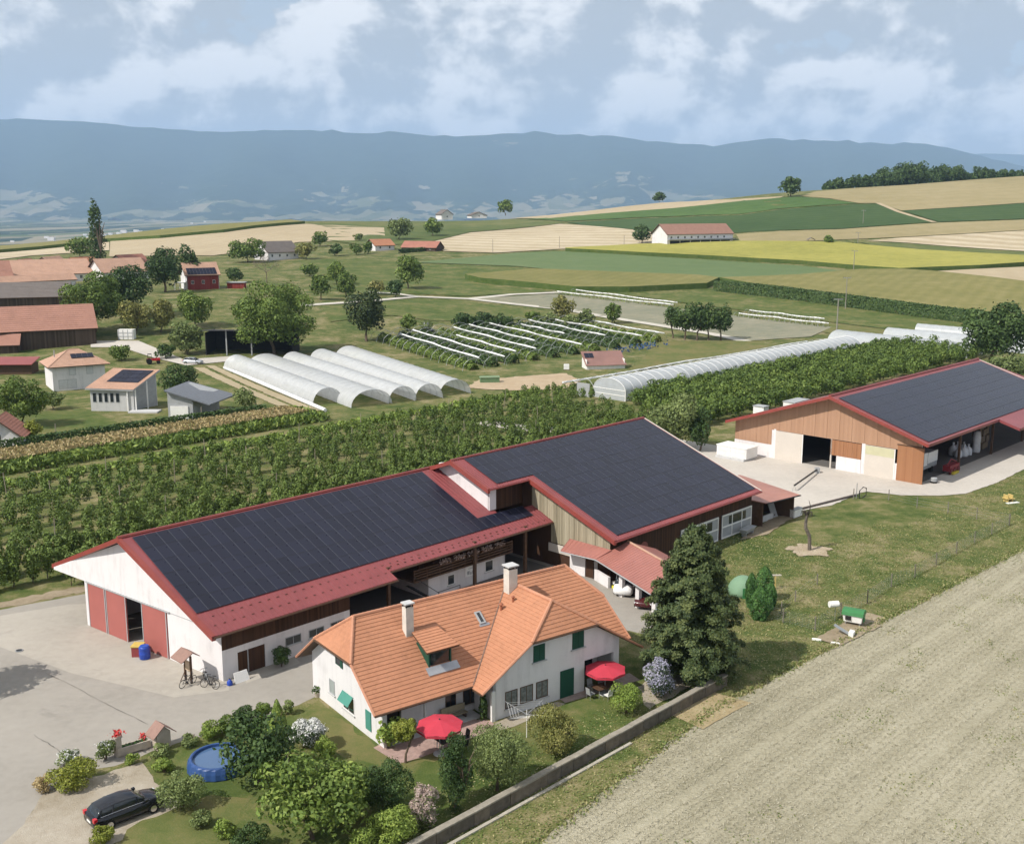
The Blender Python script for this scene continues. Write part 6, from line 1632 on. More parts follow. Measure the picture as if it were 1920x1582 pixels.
gable_house('village_barn', 'wide barn with weathered salmon-red tile roof and dark wooden front at the left edge', (36, 622), (184, 615), 652, 15, 5.6, OLDW, REDTILE, 'barn', extend=12)
gable_house('village_house', 'low lean-to with pink tile roof in front of the salmon-roofed barn', (-25, 649), (37, 647), 664, 7, 2.4, OLDW, REDTILE, wins=0, extend=6)
gable_house('village_house', 'long low building with grey-brown roof behind the salmon-roofed barn', (-40, 560), (132, 556), 578, 14, 4.2, OLDW, GREYROOF, 'building', extend=10)
gable_house('village_house', 'long orange roof behind the grey-brown roof in the village', (22, 517), (176, 512), 530, 18, 5.2, HWHITE, TILEP, wins=4, extend=4)
gable_house('village_house', 'orange-roofed house right of the poplar', (194, 512), (282, 508), 525, 14, 5, HWHITE, TILEP, wins=3)
gable_house('village_house', 'brown-roofed house at the left edge of the village skyline', (-30, 526), (28, 524), 540, 15, 6.5, OLDW, REDTILE, extend=4)
gable_house('village_house', 'low roof with pink tiles just below the village skyline', (8, 530), (146, 524), 540, 8, 2, HWHITE, TILEP, extend=4)
# gables that face the camera
def front_gable(name, label, bx0, bx1, by, eave_y, apex_y, depth, wall, roof, cat='house', skew=0.0, wins=1):
    p0, p1 = hit(bx0, by), hit(bx1, by); z0 = float((p0[2] + p1[2]) / 2)
    d = (p1 - p0)[:2]; L = np.linalg.norm(d); d /= L; rot = math.atan2(d[1], d[0]) + skew
    s = scale_at(p0); zE = (by - eave_y) / s; zR = (by - apex_y) / s
    t = thing(name, (p0[0], p0[1], z0), rot, label, cat)
    mb = MB(); mb.wall((0, 0), (L, 0), [(0, -.5), (L, -.5), (L, zE), (L / 2, zR), (0, zE)], .25); mb.build('front_wall', wall, t)
    mb = MB(); mb.wall((L, .25), (L, depth), [(0, -.5), (depth - .25, -.5), (depth - .25, zE), (0, zE)], .25); mb.build('side_wall', wall, t)
    mb = MB(); mb.wall((0, depth), (0, .25), [(0, -.5), (depth - .25, -.5), (depth - .25, zE), (0, zE)], .25); mb.build('side_wall', wall, t)
    o = .7; sl = (zR - zE) / (L / 2); e = zE - sl * o + .3
    for sg in (0, 1):
        pts = [(-o, -o, e), (L / 2, -o, zR + .3), (L / 2, depth, zR + .3), (-o, depth, e)] if sg == 0 else [(L / 2, -o, zR + .3), (L + o, -o, e), (L + o, depth, e), (L / 2, depth, zR + .3)]
        mb = MB(); mb.slab(pts, .2); r = mb.build('roof_slope', BROWN, t); mb = MB(); courses(mb, pts, step=.5); mb.build('roof_covering', roof, r, fix=False)
    for k in range(wins): u = L * (k + .5) / wins; window(t, 0, (u - .5, -.005, zE * .35), (u + .5, -.005, zE * .35 + 1.3), (0, -1), sill=False)
    return t
front_gable('village_house', 'house with blue-grey front gable among the village roofs', 62, 104, 522, 500, 484, 14, GREYW, TILEP)
front_gable('village_house', 'small house with dark-timbered orange gable left of the poplar', 112, 163, 524, 512, 491, 12, plaster('orange_plaster', (.5, .35, .26)), TILER)
front_gable('garden_shed', 'small white shed with pink tile roof at the left edge beside the hedge', -45, 34, 838, 820, 788, 6, HWHITE, TILER, 'shed', skew=.2)
front_gable('far_house', 'far white house with white gable and dark roof on the skyline, left one', 828, 841, 411, 402, 394, 14, HWHITE, GREYROOF, skew=-.6)
front_gable('far_house', 'far low white house with dark roof on the skyline, right one', 884, 897, 408, 404, 398, 18, HWHITE, GREYROOF, skew=-.9)
front_gable('village_house', 'small pale house with orange gable at the far left of the village', 22, 52, 514, 502, 488, 10, HWHITE, TILER)
gable_house('village_house', 'orange roof peeping out beside the poplar foot', (150, 500), (196, 497), 508, 10, 3.6, HWHITE, TILE, wins=2)
gable_house('village_house', 'short orange-brown roof behind the tall dark tree', (236, 494), (284, 491), 505, 10, 3.4, HWHITE, TILER, wins=2)
# red house with solar roof
gable_house('solar_house', 'red-boarded house with dark solar roof and white gable in the meadow', (349, 517), (414, 515), 543, 10, 4.2, REDWOOD, TILEP, gable_mat=HWHITE, wins=3, solar=(1.1, 1.6, 9, 2, .6, .3))
mb = MB(); p = hit(337, 544); t = thing('white_annex', tuple(p), .1, 'white pergola annex at the gable of the red solar house', 'annex')
mb.box(-1.8, 1.8, 0, 3.5, 2.4, 2.6); mb.build('roof', WPAINT, t)
for x in (-1.7, 0, 1.5): mb = MB(); mb.box(x, x + .2, 0, .2, -.2, 2.4); mb.build('post', WPAINT, t)
mb = MB(); p = hit(442, 541); t = thing('red_shed', tuple(p), 0, 'low flat red shed beside the red solar house', 'shed')
mb.box(-3, 3, 0, 3, -.2, 2.0); mb.build('walls', REDWOOD, t); mb = MB(); mb.box(-3.3, 3.3, -.3, 3.3, 2.0, 2.2); mb.build('roof', GREYW, t)
gable_house('far_farm', 'farm with grey-brown roof and pale walls left of the orange bungalow', (503, 474), (562, 472), 487, 13, 5, HWHITE, GREYROOF, wins=4)
gable_house('bungalow', 'orange-roofed bungalow behind the hedge, left one', (704, 461), (742, 460), 470, 10, 3.2, HWHITE, TILE, wins=2)
gable_house('bungalow', 'red-brown-roofed bungalow right of the orange one', (752, 464), (818, 465), 471, 10, 3.2, OLDW, TILER, wins=3)
t, L, zE, dp, s = gable_house('long_farm', 'long white farm building with red-brown roof above the sunflower field', (1252, 440), (1377, 438), 459, 14, 5.2, HWHITE, BROWNROOF, 'building', floors=1, wins=0)
for k in range(9): window(t, 0, (2.2 + k * (L - 5) / 9, .5, zE * .62), (3.4 + k * (L - 5) / 9, .5, zE * .62 + 1.1), (0, -1), sill=False)
for k in range(6): mb = MB(); u = 2 + k * (L - 4) / 6; mb.box(u, u + (L - 4) / 6 - .6, .42, .5, 0, zE * .42); mb.build('bay_door', DARK, t)
mb = MB(); mb.box(.4, L - .5, -.9, .5, zE * .5, zE * .56); mb.build('canopy', GREYW, t)
# white cottage with hip roof
p = hit(101, 734); z0 = float(p[2])
pR = G(196, 683, z0 + 4.7)[:2]
d = pR - p[:2]; L = np.linalg.norm(d); d /= L
t = thing('white_cottage', tuple(p), math.atan2(d[1], d[0]), 'white cottage with orange hipped roof carrying two small solar arrays', 'house')
Wd = 9.0; hE = 5.0; hR = 7.6; o = .9
mb = MB(); mb.wall((0, 0), (L, 0), [(0, -.3), (L, -.3), (L, hE), (0, hE)], .3); mb.wall((0, Wd), (0, .3), [(0, -.3), (Wd - .3, -.3), (Wd - .3, hE), (0, hE)], .3); mb.wall((L, .3), (L, Wd), [(0, -.3), (Wd - .3, -.3), (Wd - .3, hE), (0, hE)], .3); mb.build('walls', HWHITE, t)
C = [(-o, -o, hE - .1), (L + o, -o, hE - .1), (L + o, Wd + o, hE - .1), (-o, Wd + o, hE - .1)]; A1, A2 = (L / 2 - 1, Wd / 2, hR), (L / 2 + 1, Wd / 2, hR)
mb = MB()
for f_ in ([C[0], C[1], A2, A1], [C[1], C[2], A2], [C[2], C[3], A1, A2], [C[3], C[0], A1]): mb.slab(f_, .15)
r = mb.build('roof', BROWN, t); mb = MB()
for f_ in ([C[0], C[1], A2, A1], [C[1], C[2], A2], [C[2], C[3], A1, A2], [C[3], C[0], A1]): courses(mb, f_, .45)
mb.build('roof_covering', TILEP, r, fix=False)
mb = MB(); ridge_tiles(mb, C[0], A1); ridge_tiles(mb, C[1], A2); ridge_tiles(mb, A1, A2); q = mb.build('ridge_tiles', TILEP, r); q['kind'] = 'stuff'
a = math.atan((hR - hE + .1) / (Wd / 2 + o)); me = panel_mesh(1.05, 1.5)
for i in range(4): put('solar_panel', me, t, (L / 2 - 1.0 + i * 1.08, 1.4, hE + (2.3) * math.tan(a) + .08), (a, 0, 0))
mb = MB(); mb.tube([(1.4, 5, 5.6), (1.4, 5, 7.6)], .12, 8); mb.build('flue', STEEL, t)
for u in (3.1, 6.4): window(t, 0, (u, -.005, 3.0), (u + 1.3, -.005, 4.6), (0, -1), frame=GREYW, pane=plain('pale_shutter_%d' % int(u), (.55, .56, .57), .6), mull=0, sill=False)
window(t, 0, (1.0, -.005, .4), (4.4, -.005, 2.2), (0, -1), frame=GREYW, pane=plain('pale_shutter_low', (.55, .56, .57), .6), mull=1, sill=False)
# modern house with one sloping roof
zA = 0.3
P0, P1, P2 = G(159, 728, 4.2), G(249.6, 731, 4.0), G(300, 693, 6.6)
P3 = P0 + P2 - P1
Q = hit(226, 784)
t = thing('modern_house', (Q[0], Q[1], Q[2]), 0, 'modern grey-white house with single-slope pink roof and big solar array', 'house')
def rel(p): return (p[0] - Q[0], p[1] - Q[1], p[2] - Q[2])
R0, R1, R2, R3 = map(rel, (P0, P1, P2, P3))
mb = MB(); mb.slab([R0, R1, R2, R3], .25); r = mb.build('roof', GREYW, t)
mb = MB(); courses(mb, [tuple(Vector(q) + Vector((0, 0, .02))) for q in (R0, R1, R2, R3)], .4); mb.build('roof_covering', TILEP, r, fix=False)
def bil(a, b_): return tuple((Vector(R0) * (1 - a) + Vector(R1) * a) * (1 - b_) + (Vector(R3) * (1 - a) + Vector(R2) * a) * b_ + Vector((0, 0, .16)))
for i in range(4):
    for j in range(3):
        a0, a1, b0, b1 = .26 + i * .165, .26 + i * .165 + .16, .32 + j * .2, .32 + j * .2 + .19
        mb = MB(); mb.slab([bil(a0, b0), bil(a1, b0), bil(a1, b1), bil(a0, b1)], .06); mb.build('solar_panel', PANEL, t)
def inner(a, b_):
    v = (Vector(R0) * (1 - a) + Vector(R1) * a) * (1 - b_) + (Vector(R3) * (1 - a) + Vector(R2) * a) * b_; return v
def wallq(a0, b0, a1, b1, nm, m_, zlo=-.3):
    p, q = inner(a0, b0), inner(a1, b1); mb = MB(); L_ = (Vector((q.x, q.y)) - Vector((p.x, p.y))).length
    mb.wall((p.x, p.y), (q.x, q.y), [(0, zlo), (L_, zlo), (L_, q.z - .3), (0, p.z - .3)], .2); return mb.build(nm, m_, t)
wallq(.05, .08, .95, .08, 'front_wall', GREYP); wallq(.78, .12, .95, .92, 'side_wall', GREYW); wallq(.95, .92, .05, .92, 'rear_wall', GREYP); wallq(.05, .92, .05, .1, 'left_wall', GREYP)
for k in range(5):
    a0 = .1 + k * .12; p, q = inner(a0, .08), inner(a0 + .08, .08); d = Vector((q.x - p.x, q.y - p.y)).normalized(); n_ = (d.y, -d.x)
    window(t, 0, (p.x + n_[0] * .02, p.y + n_[1] * .02, 1.6), (q.x + n_[0] * .02, q.y + n_[1] * .02, 3.3), n_, frame=GREYW, mull=0, sill=False)
for a_, b_ in ((.98, .1), (.99, .5), (.84, .05)):
    p = inner(a_, b_); mb = MB(); mb.box(p.x - .1, p.x + .1, p.y - .1, p.y + .1, -.3, p.z - .25); mb.build('post', WPAINT, t)
mb = MB(); p = inner(.9, .12); mb.box(p.x - .2, p.x + 5.0, p.y - 2.2, p.y + .5, -.2, .25); mb.build('terrace', GREYP, t)
g0 = rel(G(316, 782, .2)); 
mb = MB(); mb.hexa([(g0[0], g0[1], -.3), (g0[0] + 4.4, g0[1] - .3, -.3), (g0[0] + 6.5, g0[1] + 9, -.3), (g0[0] + 1.5, g0[1] + 9, -.3)], [(g0[0], g0[1], 4.9), (g0[0] + 4.4, g0[1] - .3, 3.5), (g0[0] + 6.5, g0[1] + 9, 3.5), (g0[0] + 1.5, g0[1] + 9, 4.9)]); w_ = mb.build('garage_wing', GREYW, t)
mb = MB(); mb.box(g0[0] + .5, g0[0] + 3.6, g0[1] - .4, g0[1] - .22, -.2, 2.2); mb.build('garage_door', WPAINT, t)
mb = MB(); mb.slab([(g0[0] - .3, g0[1] - .8, 5.05), (g0[0] + 7.5, g0[1] - 1.0, 2.6), (g0[0] + 9.5, g0[1] + 9.5, 2.6), (g0[0] + 1.0, g0[1] + 9.5, 5.05)], .2); mb.build('wing_roof', plain('slate_grey', (.14, .15, .17), .5), t)
# dark open shed behind the tunnels
p0, p1 = hit(386, 666), hit(448, 666); L = np.linalg.norm((p1 - p0)[:2])
t = thing('open_shed', tuple(p0), 0, 'dark open-fronted shed behind the white tunnels', 'shed')
mb = MB(); mb.slab([(-.5, -1, 6.2), (L + 14, -1, 6.2), (L + 14, 9, 5.2), (-.5, 9, 5.2)], .25); mb.build('roof', plain('dark_sheet', (.05, .05, .055), .6), t)
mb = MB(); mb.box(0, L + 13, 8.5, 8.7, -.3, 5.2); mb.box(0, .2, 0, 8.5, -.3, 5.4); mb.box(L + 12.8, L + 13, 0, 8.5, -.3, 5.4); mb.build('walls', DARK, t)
for u in (L * .62, L + 3): mb = MB(); mb.box(u, u + .3, 0, .3, -.3, 6.1); mb.build('post', GREYW, t)
p = hit(30, 702); t = thing('village_shed', tuple(p), .05, 'small red-roofed shed in front of the salmon-roofed barn', 'shed')
mb = MB(); mb.box(-9, 3.4, 0, 4, -.2, 2.3); mb.build('walls', BROWN, t); mb = MB(); mb.slab([(-9.4, -.8, 2.3), (3.8, -.8, 2.3), (3.8, 4.4, 3.3), (-9.4, 4.4, 3.3)], .15); mb.build('roof', metal_roof('village_red_sheet', (.26, .06, .055)), t)
p = hit(236, 637); t = thing('crate_stack', tuple(p), 0, 'white crate stack on the concrete beside the salmon-roofed barn', 'crate')
mb = MB(); mb.box(-2, 2, 0, 2, 0, 2.6); mb.build('body', WPAINT, t)
mb = MB()
for x in (-1.9, -.7, .5, 1.7): mb.box(x, x + .15, -.04, -.002, 0, 2.6)
for z in (.0, .85, 1.7): mb.box(-2, 2, -.07, -.041, z, z + .12)
mb.build('ribs', GREYW, t)
# garden kiosk group by the sunflower field
p = hit(1520, 458); t = thing('field_shelter', tuple(p), 0, 'small dark shelter by the sunflower field', 'shelter')
mb = MB(); mb.slab([(-2, -1.5, 2.4), (0, -1.5, 3.4), (0, 1.5, 3.4), (-2, 1.5, 2.4)], .1); mb.slab([(0, -1.5, 3.4), (2, -1.5, 2.4), (2, 1.5, 2.4), (0, 1.5, 3.4)], .1); mb.build('roof', GREYROOF, t)
for x in (-1.7, 1.7): mb = MB(); mb.box(x - .1, x + .1, -1.2, -1, -.2, 2.5); mb.build('post', BROWN, t)
hedge('garden_hedge', 'low dark hedge by the sunflower field', [hit(1578, 461.5), hit(1608, 462.5)], 2.0, 1.6, 'dark', 20, .8)
# village down in the plain: far white specks, too many and too small to count
rs = np.random.RandomState(77); mb = MB()
for (cx, cy, sx, sy, n) in ((380, 396, 60, 7, 60), (620, 383, 40, 5, 30), (1060, 346, 60, 4, 26), (860, 344, 40, 4, 14), (320, 410, 40, 5, 22), (1180, 330, 60, 5, 16)):
    for k in range(n):
        x, y = cx + rs.normal(0, sx), cy + rs.normal(0, sy)
        D = 6000.0 if y > 392 else 10300.0
        zp = -92.0 if D < 7000 else None
        if zp is None: continue
        q = G(x, max(y, 396), zp)
        if not (3000 < q[1] < 10000): q = np.array([q[0] * 6000 / q[1], 6000 + rs.normal(0, 900), zp])
        s_ = rs.uniform(6, 14); mb.hexa([(q[0] - s_, q[1], zp - 1), (q[0] + s_, q[1], zp - 1), (q[0] + s_, q[1] + s_, zp - 1), (q[0] - s_, q[1] + s_, zp - 1)], [(q[0] - s_, q[1], zp + s_), (q[0] + s_, q[1], zp + s_), (q[0] + s_, q[1] + s_, zp + s_), (q[0] - s_, q[1] + s_, zp + s_)])
o = mb.build('plain_village', HWHITE); tag(o, 'scattered white houses of villages far out in the plain', None, None, 'stuff')
# ================================================================== tunnels and berry rows
def film(name, a=.78, c=(.74, .755, .77), rough=.28):
    q = NT(name, rough, .4)
    v = q.coord('Object'); n = q.noise(v, .7, 5, .6)
    colr = q.ramp(n, [(.3, sc_(c, .9)), (.7, sc_(c, 1.06))]); q.color(colr)
    tr = q.n('ShaderNodeBsdfTranslucent'); q.l(colr, tr.inputs['Color']); ms = q.n('ShaderNodeMixShader'); ms.inputs[0].default_value = .3
    tp = q.n('ShaderNodeBsdfTransparent'); m2 = q.n('ShaderNodeMixShader'); m2.inputs[0].default_value = a
    q.l(q.b.outputs[0], ms.inputs[1]); q.l(tr.outputs[0], ms.inputs[2]); q.l(tp.outputs[0], m2.inputs[1]); q.l(ms.outputs[0], m2.inputs[2])
    q.l(m2.outputs[0], q.t.nodes['Material Output'].inputs['Surface']); q.bump(q.noise(q.coord('Object', scale=(.3, 1, 1)), 3, 4, .6), .25, .08)
    return q.m
FILM = film('tunnel_film'); FILM2 = film('greenhouse_film', .85, (.62, .65, .68), .3)
ROLL = plain('rolled_film', (.82, .82, .82), .5, .4, var=.06)
def arch(w, h_, n=12, wall=0.0): return [(-w / 2 * math.cos(math.pi * k / n), wall + (h_ - wall) * math.sin(math.pi * k / n) ** .9) for k in range(n + 1)]
def tunnel(name, label, pL, pR, pB, h_, mat, group, ribs_n=24, wall=0.0, ends=False, lift=.35, rib_mat=None, rib_r=.035):
    """polytunnel from its front base corners to the middle of its far end"""
    c = (np.array(pL) + np.array(pR)) / 2; w = np.linalg.norm((np.array(pR) - np.array(pL))[:2])
    ax = np.array(pB)[:2] - c[:2]; L = np.linalg.norm(ax); ax /= L
    rot = math.atan2(ax[1], ax[0]); z0 = float(hz(c[0], c[1])); dz = float(hz(*pB[:2])) - z0
    w = w * abs(math.sin(math.atan2((np.array(pR) - np.array(pL))[1], (np.array(pR) - np.array(pL))[0]) - rot))
    if ribs_n == 22: w *= 1.16
    t = thing(name, (c[0], c[1], z0), rot, label, 'polytunnel', group)
    prof = arch(w, h_, 14, wall); m = ribs_n; V = []; Fc = []
    rs = np.random.RandomState(int(abs(c[0])))
    for i in range(2 * m + 1):
        x = L * i / (2 * m); sag = .0 if i % 2 == 0 else -.05
        for (y, z) in ([(-w / 2, lift * .3)] if wall else []) + prof + ([(w / 2, lift * .3)] if wall else []):
            rr = 1 + sag / h_ * 1.2; V.append((x, -y * rr, max(z, 0.02) * rr + dz * i / (2 * m)))
    k = len(V) // (2 * m + 1)
    for i in range(2 * m):
        for j in range(k - 1): Fc.append((i * k + j, i * k + j + 1, (i + 1) * k + j + 1, (i + 1) * k + j))
    me = bpy.data.meshes.new('film'); me.from_pydata(V, [], Fc); me.materials.append(mat); me.polygons.foreach_set('use_smooth', [True] * len(Fc)); me.update()
    put('film', me, t)
    for i in range(m + 1):
        x = L * i / m; mb = MB(); mb.tube([(x, -y * .995, z * .995 + dz * i / m) for y, z in prof], rib_r, 4); mb.build('hoop', rib_mat or STEEL, t)
    if ends:
        for x, dd in ((.02, 0), (L - .02, dz)):
            mb = MB(); mb.add([(x, -y, z + dd) for y, z in [(-w / 2, 0)] + prof + [(w / 2, 0)]], [tuple(range(len(prof) + 2))]); e = mb.build('end_wall', mat, t, fix=False)
            mb = MB()
            for z in (.9, 1.9): mb.box(x - .05, x + .03, -w / 2, w / 2, z + dd, z + .12 + dd)
            for y in (-w / 2, w / 2 - .15): mb.box(x - .06, x + .04, y, y + .15, dd, wall + dd)
            mb.build('end_frame', WPAINT, e)
    return t
fr = (((584, 757), (646, 757), (444, 690)), ((665, 765), (729, 757), (497, 688)), ((731, 756), (779, 752), (550, 684)), ((781, 751), (828, 747), (603, 678)), ((831, 744), (876, 737), (654, 672)))
nm = ['nearest, leftmost', 'second from left', 'middle', 'second from right', 'rightmost']
for k, (a, b_, c_) in enumerate(fr):
    pl, pr, pb = hit(*a), hit(*b_), hit(*c_)
    tunnel('polytunnel', nm[k] + ' of the five white film tunnels beside the houses', pl, pr, pb, 3.05, FILM, 'five white film tunnels', ribs_n=22)
mb = MB(); a, b_ = hit(418, 690), hit(610, 772); t = thing('film_roll', tuple(b_), 0, 'white rolled film lying along the leftmost tunnel', 'film roll')
mb.tube([(0, 0, .3), tuple(np.array(a - b_) * .3 + [0, 0, .3]), tuple(np.array(a - b_) * .98 + [0, 0, .3])], .35, 6); mb.build('roll', ROLL, t)
# long greenhouse
tunnel('greenhouse', 'long clear film greenhouse with pale hoops behind the plantation', wl(119.5, 62.6), wl(119.5, 54.6), wl(214, 58.6), 4.1, FILM2, None, ribs_n=36, wall=1.5, ends=True, rib_mat=WPAINT, rib_r=.06)
t = thing('screen_panel', wl(118.5, 64.2), FARM.rot, 'grey mesh panel at the corner of the long greenhouse', 'panel')
mb = MB(); mb.box(-.05, .05, -1.6, 1.6, 0, 2.6); mb.build('mesh', GREYW, t)
# tunnels at the right, behind
for (pl, pr, pb, l) in (((1540, 630), (1600, 648), (1830, 668), 'front one of the white tunnels beyond the long greenhouse'), ((1640, 628), (1690, 640), (1960, 664), 'middle one of the white tunnels beyond the long greenhouse'), ((1700, 622), (1740, 630), (2000, 652), 'rear one of the white tunnels beyond the long greenhouse')):
    tunnel('polytunnel', l, hit(*pl), hit(*pr), hit(*pb), 3.0, FILM2, 'white tunnels beyond the long greenhouse', ribs_n=16)
# berry rows: hoops without film, foliage below, white film rolled up on some of them
def berry_row(k, A, B, roll, label, group='berry rows under bare hoops', w=2.6, h_=2.1, hoops=14, mat='mid', n=60):
    A, B = np.array(A), np.array(B); d = (B - A)[:2]; L = np.linalg.norm(d); d /= L; z0 = float(A[2])
    t = thing('berry_row', tuple(A), math.atan2(d[1], d[0]), label, 'berry row', group)
    rs = np.random.RandomState(500 + k); dz = float(B[2]) - z0
    m = int(n * L); x = rs.uniform(0, L, m); a = rs.uniform(0, math.pi, m)
    P = np.stack([x, np.cos(a) * w * .34 + rs.normal(0, .14, m), np.abs(np.sin(a)) * h_ * .68 * (1 + .25 * np.sin(x * 1.7)) + rs.normal(0, .14, m) + dz * x / L], 1)
    N = np.stack([rs.normal(0, .3, m), np.cos(a), np.sin(a)], 1)
    put('foliage', foliage_mesh('foliage', [leaves(P, N, .36, rs, np.clip(rs.normal(.5, .2, m), 0, 1), 1.3, .5)], LM[mat]), t)
    for i in range(hoops):
        xx = L * i / (hoops - 1); mb = MB(); mb.tube([(xx, y, z + dz * i / (hoops - 1)) for y, z in arch(w * 1.9, h_ * 1.3, 6)], .05, 4); mb.build('hoop', STEEL, t)
    if roll is not None:
        r0, r1 = roll; mb = MB(); mb.tube([(L * (r0 + (r1 - r0) * q / 9), w * .95 + .12 * math.sin(q * 2.1), h_ * .95 + dz * (r0 + (r1 - r0) * q / 9) - .12 * math.sin(q * 1.3)) for q in range(10)], [.2 + .05 * math.sin(q * 3.3) for q in range(10)], 6); mb.build('rolled_film', ROLL, t)
    return t
import itertools
Nn, Nf = [(905, 688), (925, 690), (955, 690), (990, 688), (1020, 685), (1060, 678), (1090, 672), (1120, 666), (1150, 660), (1190, 652), (1225, 644)], None
for k in range(10):
    f_ = k / 9
    near = hit(890 + 345 * f_, 694 - 52 * f_); far = hit(715 + 330 * f_, 636 - 30 * f_)
    rl = {0: (.1, .93), 1: (.02, .98), 2: (.3, .9), 3: (.05, .9), 4: (.0, .7), 5: (0, .95), 6: (.15, .6), 7: (.02, .8), 8: (.1, .95), 9: (0.0, .97)}[k]
    ordn = ['first', 'second', 'third', 'fourth', 'fifth', 'sixth', 'seventh', 'eighth', 'ninth', 'tenth'][k]
    berry_row(k, far, near, rl, '%s hooped berry row counted from the white tunnels' % ordn, n=120, w=3.3, mat='dark' if k % 3 else 'mid')
berry_row(20, wl(119, 67.5), wl(215, 66.5), (.0, .98), 'hooped berry row running along the long greenhouse', None, hoops=26, mat='olive', n=34)
for k, (a, b_, l) in enumerate((((1040, 552), (1258, 578), 'rear white-rolled row on the far side of the cabbage field, left'), ((1380, 594), (1548, 614), 'rear white-rolled row on the far side of the cabbage field, right'), ((1075, 549), (1265, 574), 'second white-rolled row behind the cabbage field, left'), ((1400, 588), (1540, 605), 'second white-rolled row behind the cabbage field, right'))):
    berry_row(30 + k, hit(*a), hit(*b_), (0, 1), l, 'white-rolled rows beyond the cabbage field', w=1.6, h_=1.1, hoops=18, mat='olive', n=10)
# solar shed
p = hit(1100, 693); t = thing('solar_shed', tuple(p), R(12), 'small white shed with brown sheet roof and two solar panels among the berry rows', 'shed')
mb = MB(); mb.wall((0, 0), (9, 0), [(0, 0), (9, 0), (9, .9), (0, .9)], .1); mb.box(0, .1, .1, 4, 0, 2.2); mb.box(8.9, 9, .1, 4, 0, 2.2); mb.build('walls', WPAINT, t)
mb = MB(); mb.slab([(-.3, -.4, .95), (9.3, -.4, .95), (9.3, 4.2, 3.6), (-.3, 4.2, 3.6)], .1); mb.build('roof', metal_roof('brown_sheet', (.24, .13, .11)), t)
for k in range(2): put('solar_panel', PM2, t, (.2 + k * 1.05, 2.0, 2.42), (math.atan(2.65 / 4.6), 0, 0))
p = hit(1062, 693); t = thing('white_tank', tuple(p), 0, 'white cube tank left of the small solar shed', 'tank')
mb = MB(); mb.box(-.6, .6, -.5, .5, .12, 1.2); mb.build('body', WPAINT, t); mb = MB(); mb.box(-.65, .65, -.55, .55, 0, .115); mb.build('pallet', BROWN, t)
p = hit(918, 717); t = thing('green_trough', tuple(p), R(8), 'green box trough on the dirt yard by the berry rows', 'trough')
mb = MB(); mb.box(-2, 2, -.8, .8, 0, 1.1); mb.build('body', plain('green_plastic', (.12, .2, .1), .6), t); mb = MB(); mb.box(-2.1, 2.1, -.9, .9, 1.1, 1.25); mb.build('lid', plain('green_lid', (.2, .28, .16), .6), t)
p = hit(802, 622); t = thing('silver_machine', tuple(p), 0, 'silver tank machine at the back of the berry rows', 'machine')
mb = MB(); mb.tube([(-1, 0, 1.6), (1, 0, 1.6)], 1.1, 10); mb.build('tank', STEEL, t); mb = MB(); mb.box(-2, 2, -1, 1, .4, .6); mb.build('frame', BLACK, t)
for x in (-1.2, 1.2): mb = MB(); mb.tube([(x, -1.1, .5), (x, -.8, .5)], .5, 10); mb.build('wheel', BLACK, t)
rs = np.random.RandomState(9); n_ = 170
q0, q1 = hit(1150, 664), hit(1240, 648)
P = np.array(q0)[None] + rs.rand(n_, 1) * (np.array(q1) - np.array(q0))[None] + rs.normal(0, 1, (n_, 3)) * [1.2, 1.2, 0] + np.stack([np.zeros(n_), np.zeros(n_), rs.rand(n_) * 1.3], 1)
LM['blue'] = leaf_mat('blue_net', (.02, .05, .12), (.03, .08, .2), (.06, .12, .28))
o = put('blue_netting', foliage_mesh('blue_netting', [leaves(P, sph(rs, n_), .42, rs, rs.rand(n_))], LM['blue'])); tag(o, 'blue netting at the lower end of the berry rows', None, None, 'stuff')
# power poles
def pole(bx, by, ty, label, arm=True, r=.14):
    p, hgt, _ = measure(bx, by, ty, 10); t = thing('power_pole', tuple(p), 0, label, 'pole')
    mb = MB(); mb.tube([(0, 0, -.2), (0, 0, hgt)], [r, r * .75], 8); mb.build('post', plain('pole_wood', (.26, .24, .21), .85), t)
    if arm:
        mb = MB(); mb.box(-1.3, 1.3, -.08, .08, hgt - .25, hgt - .1); mb.build('crossarm', STEEL, t)
        for x in (-1.2, -.6, .6, 1.2): mb = MB(); mb.lathe([(.06, hgt - .1), (.08, hgt), (.03, hgt + .2)], x, 0, 6); mb.build('insulator', BROWN, t)
    return Vector((p[0], p[1], p[2] + hgt))
tops = [pole(1568, 634, 560, 'near power pole with crossarm beside the long greenhouse', r=.2), pole(1585, 580, 520, 'second power pole, thin, behind the near one', r=.16), pole(1600, 512, 470, 'third power pole at the sunflower field edge', r=.16), pole(1608, 462, 436, 'fourth power pole beyond the sunflower field', r=.16), pole(1618, 420, 394, 'highest power pole up on the hill field', r=.16)]
for i, (a, b_) in enumerate(zip(tops[:-1], tops[1:])):
    for x in (-1.1, 1.1):
        mb = MB(); p, q = a + Vector((x, 0, .1)), b_ + Vector((x, 0, .1)); mb.tube([p.lerp(q, s) - Vector((0, 0, 4 * s * (1 - s) * 1.6)) for s in np.linspace(0, 1, 9)], .012, 3)
        o = mb.build('power_line', BLACK); tag(o, '%s wire of the %s span of power poles, counted from the greenhouse' % ('left' if x < 0 else 'right', ['first', 'second', 'third', 'fourth'][i]), 'wire', 'wires between the power poles')
for (x, y, t_, l) in ((924, 474, 448, 'thin pole on the striped stubble, left'), (1049, 466, 443, 'thin pole on the striped stubble, middle'), (1170, 461, 441, 'thin pole on the striped stubble, right')): pole(x, y, t_, l, False, .13)
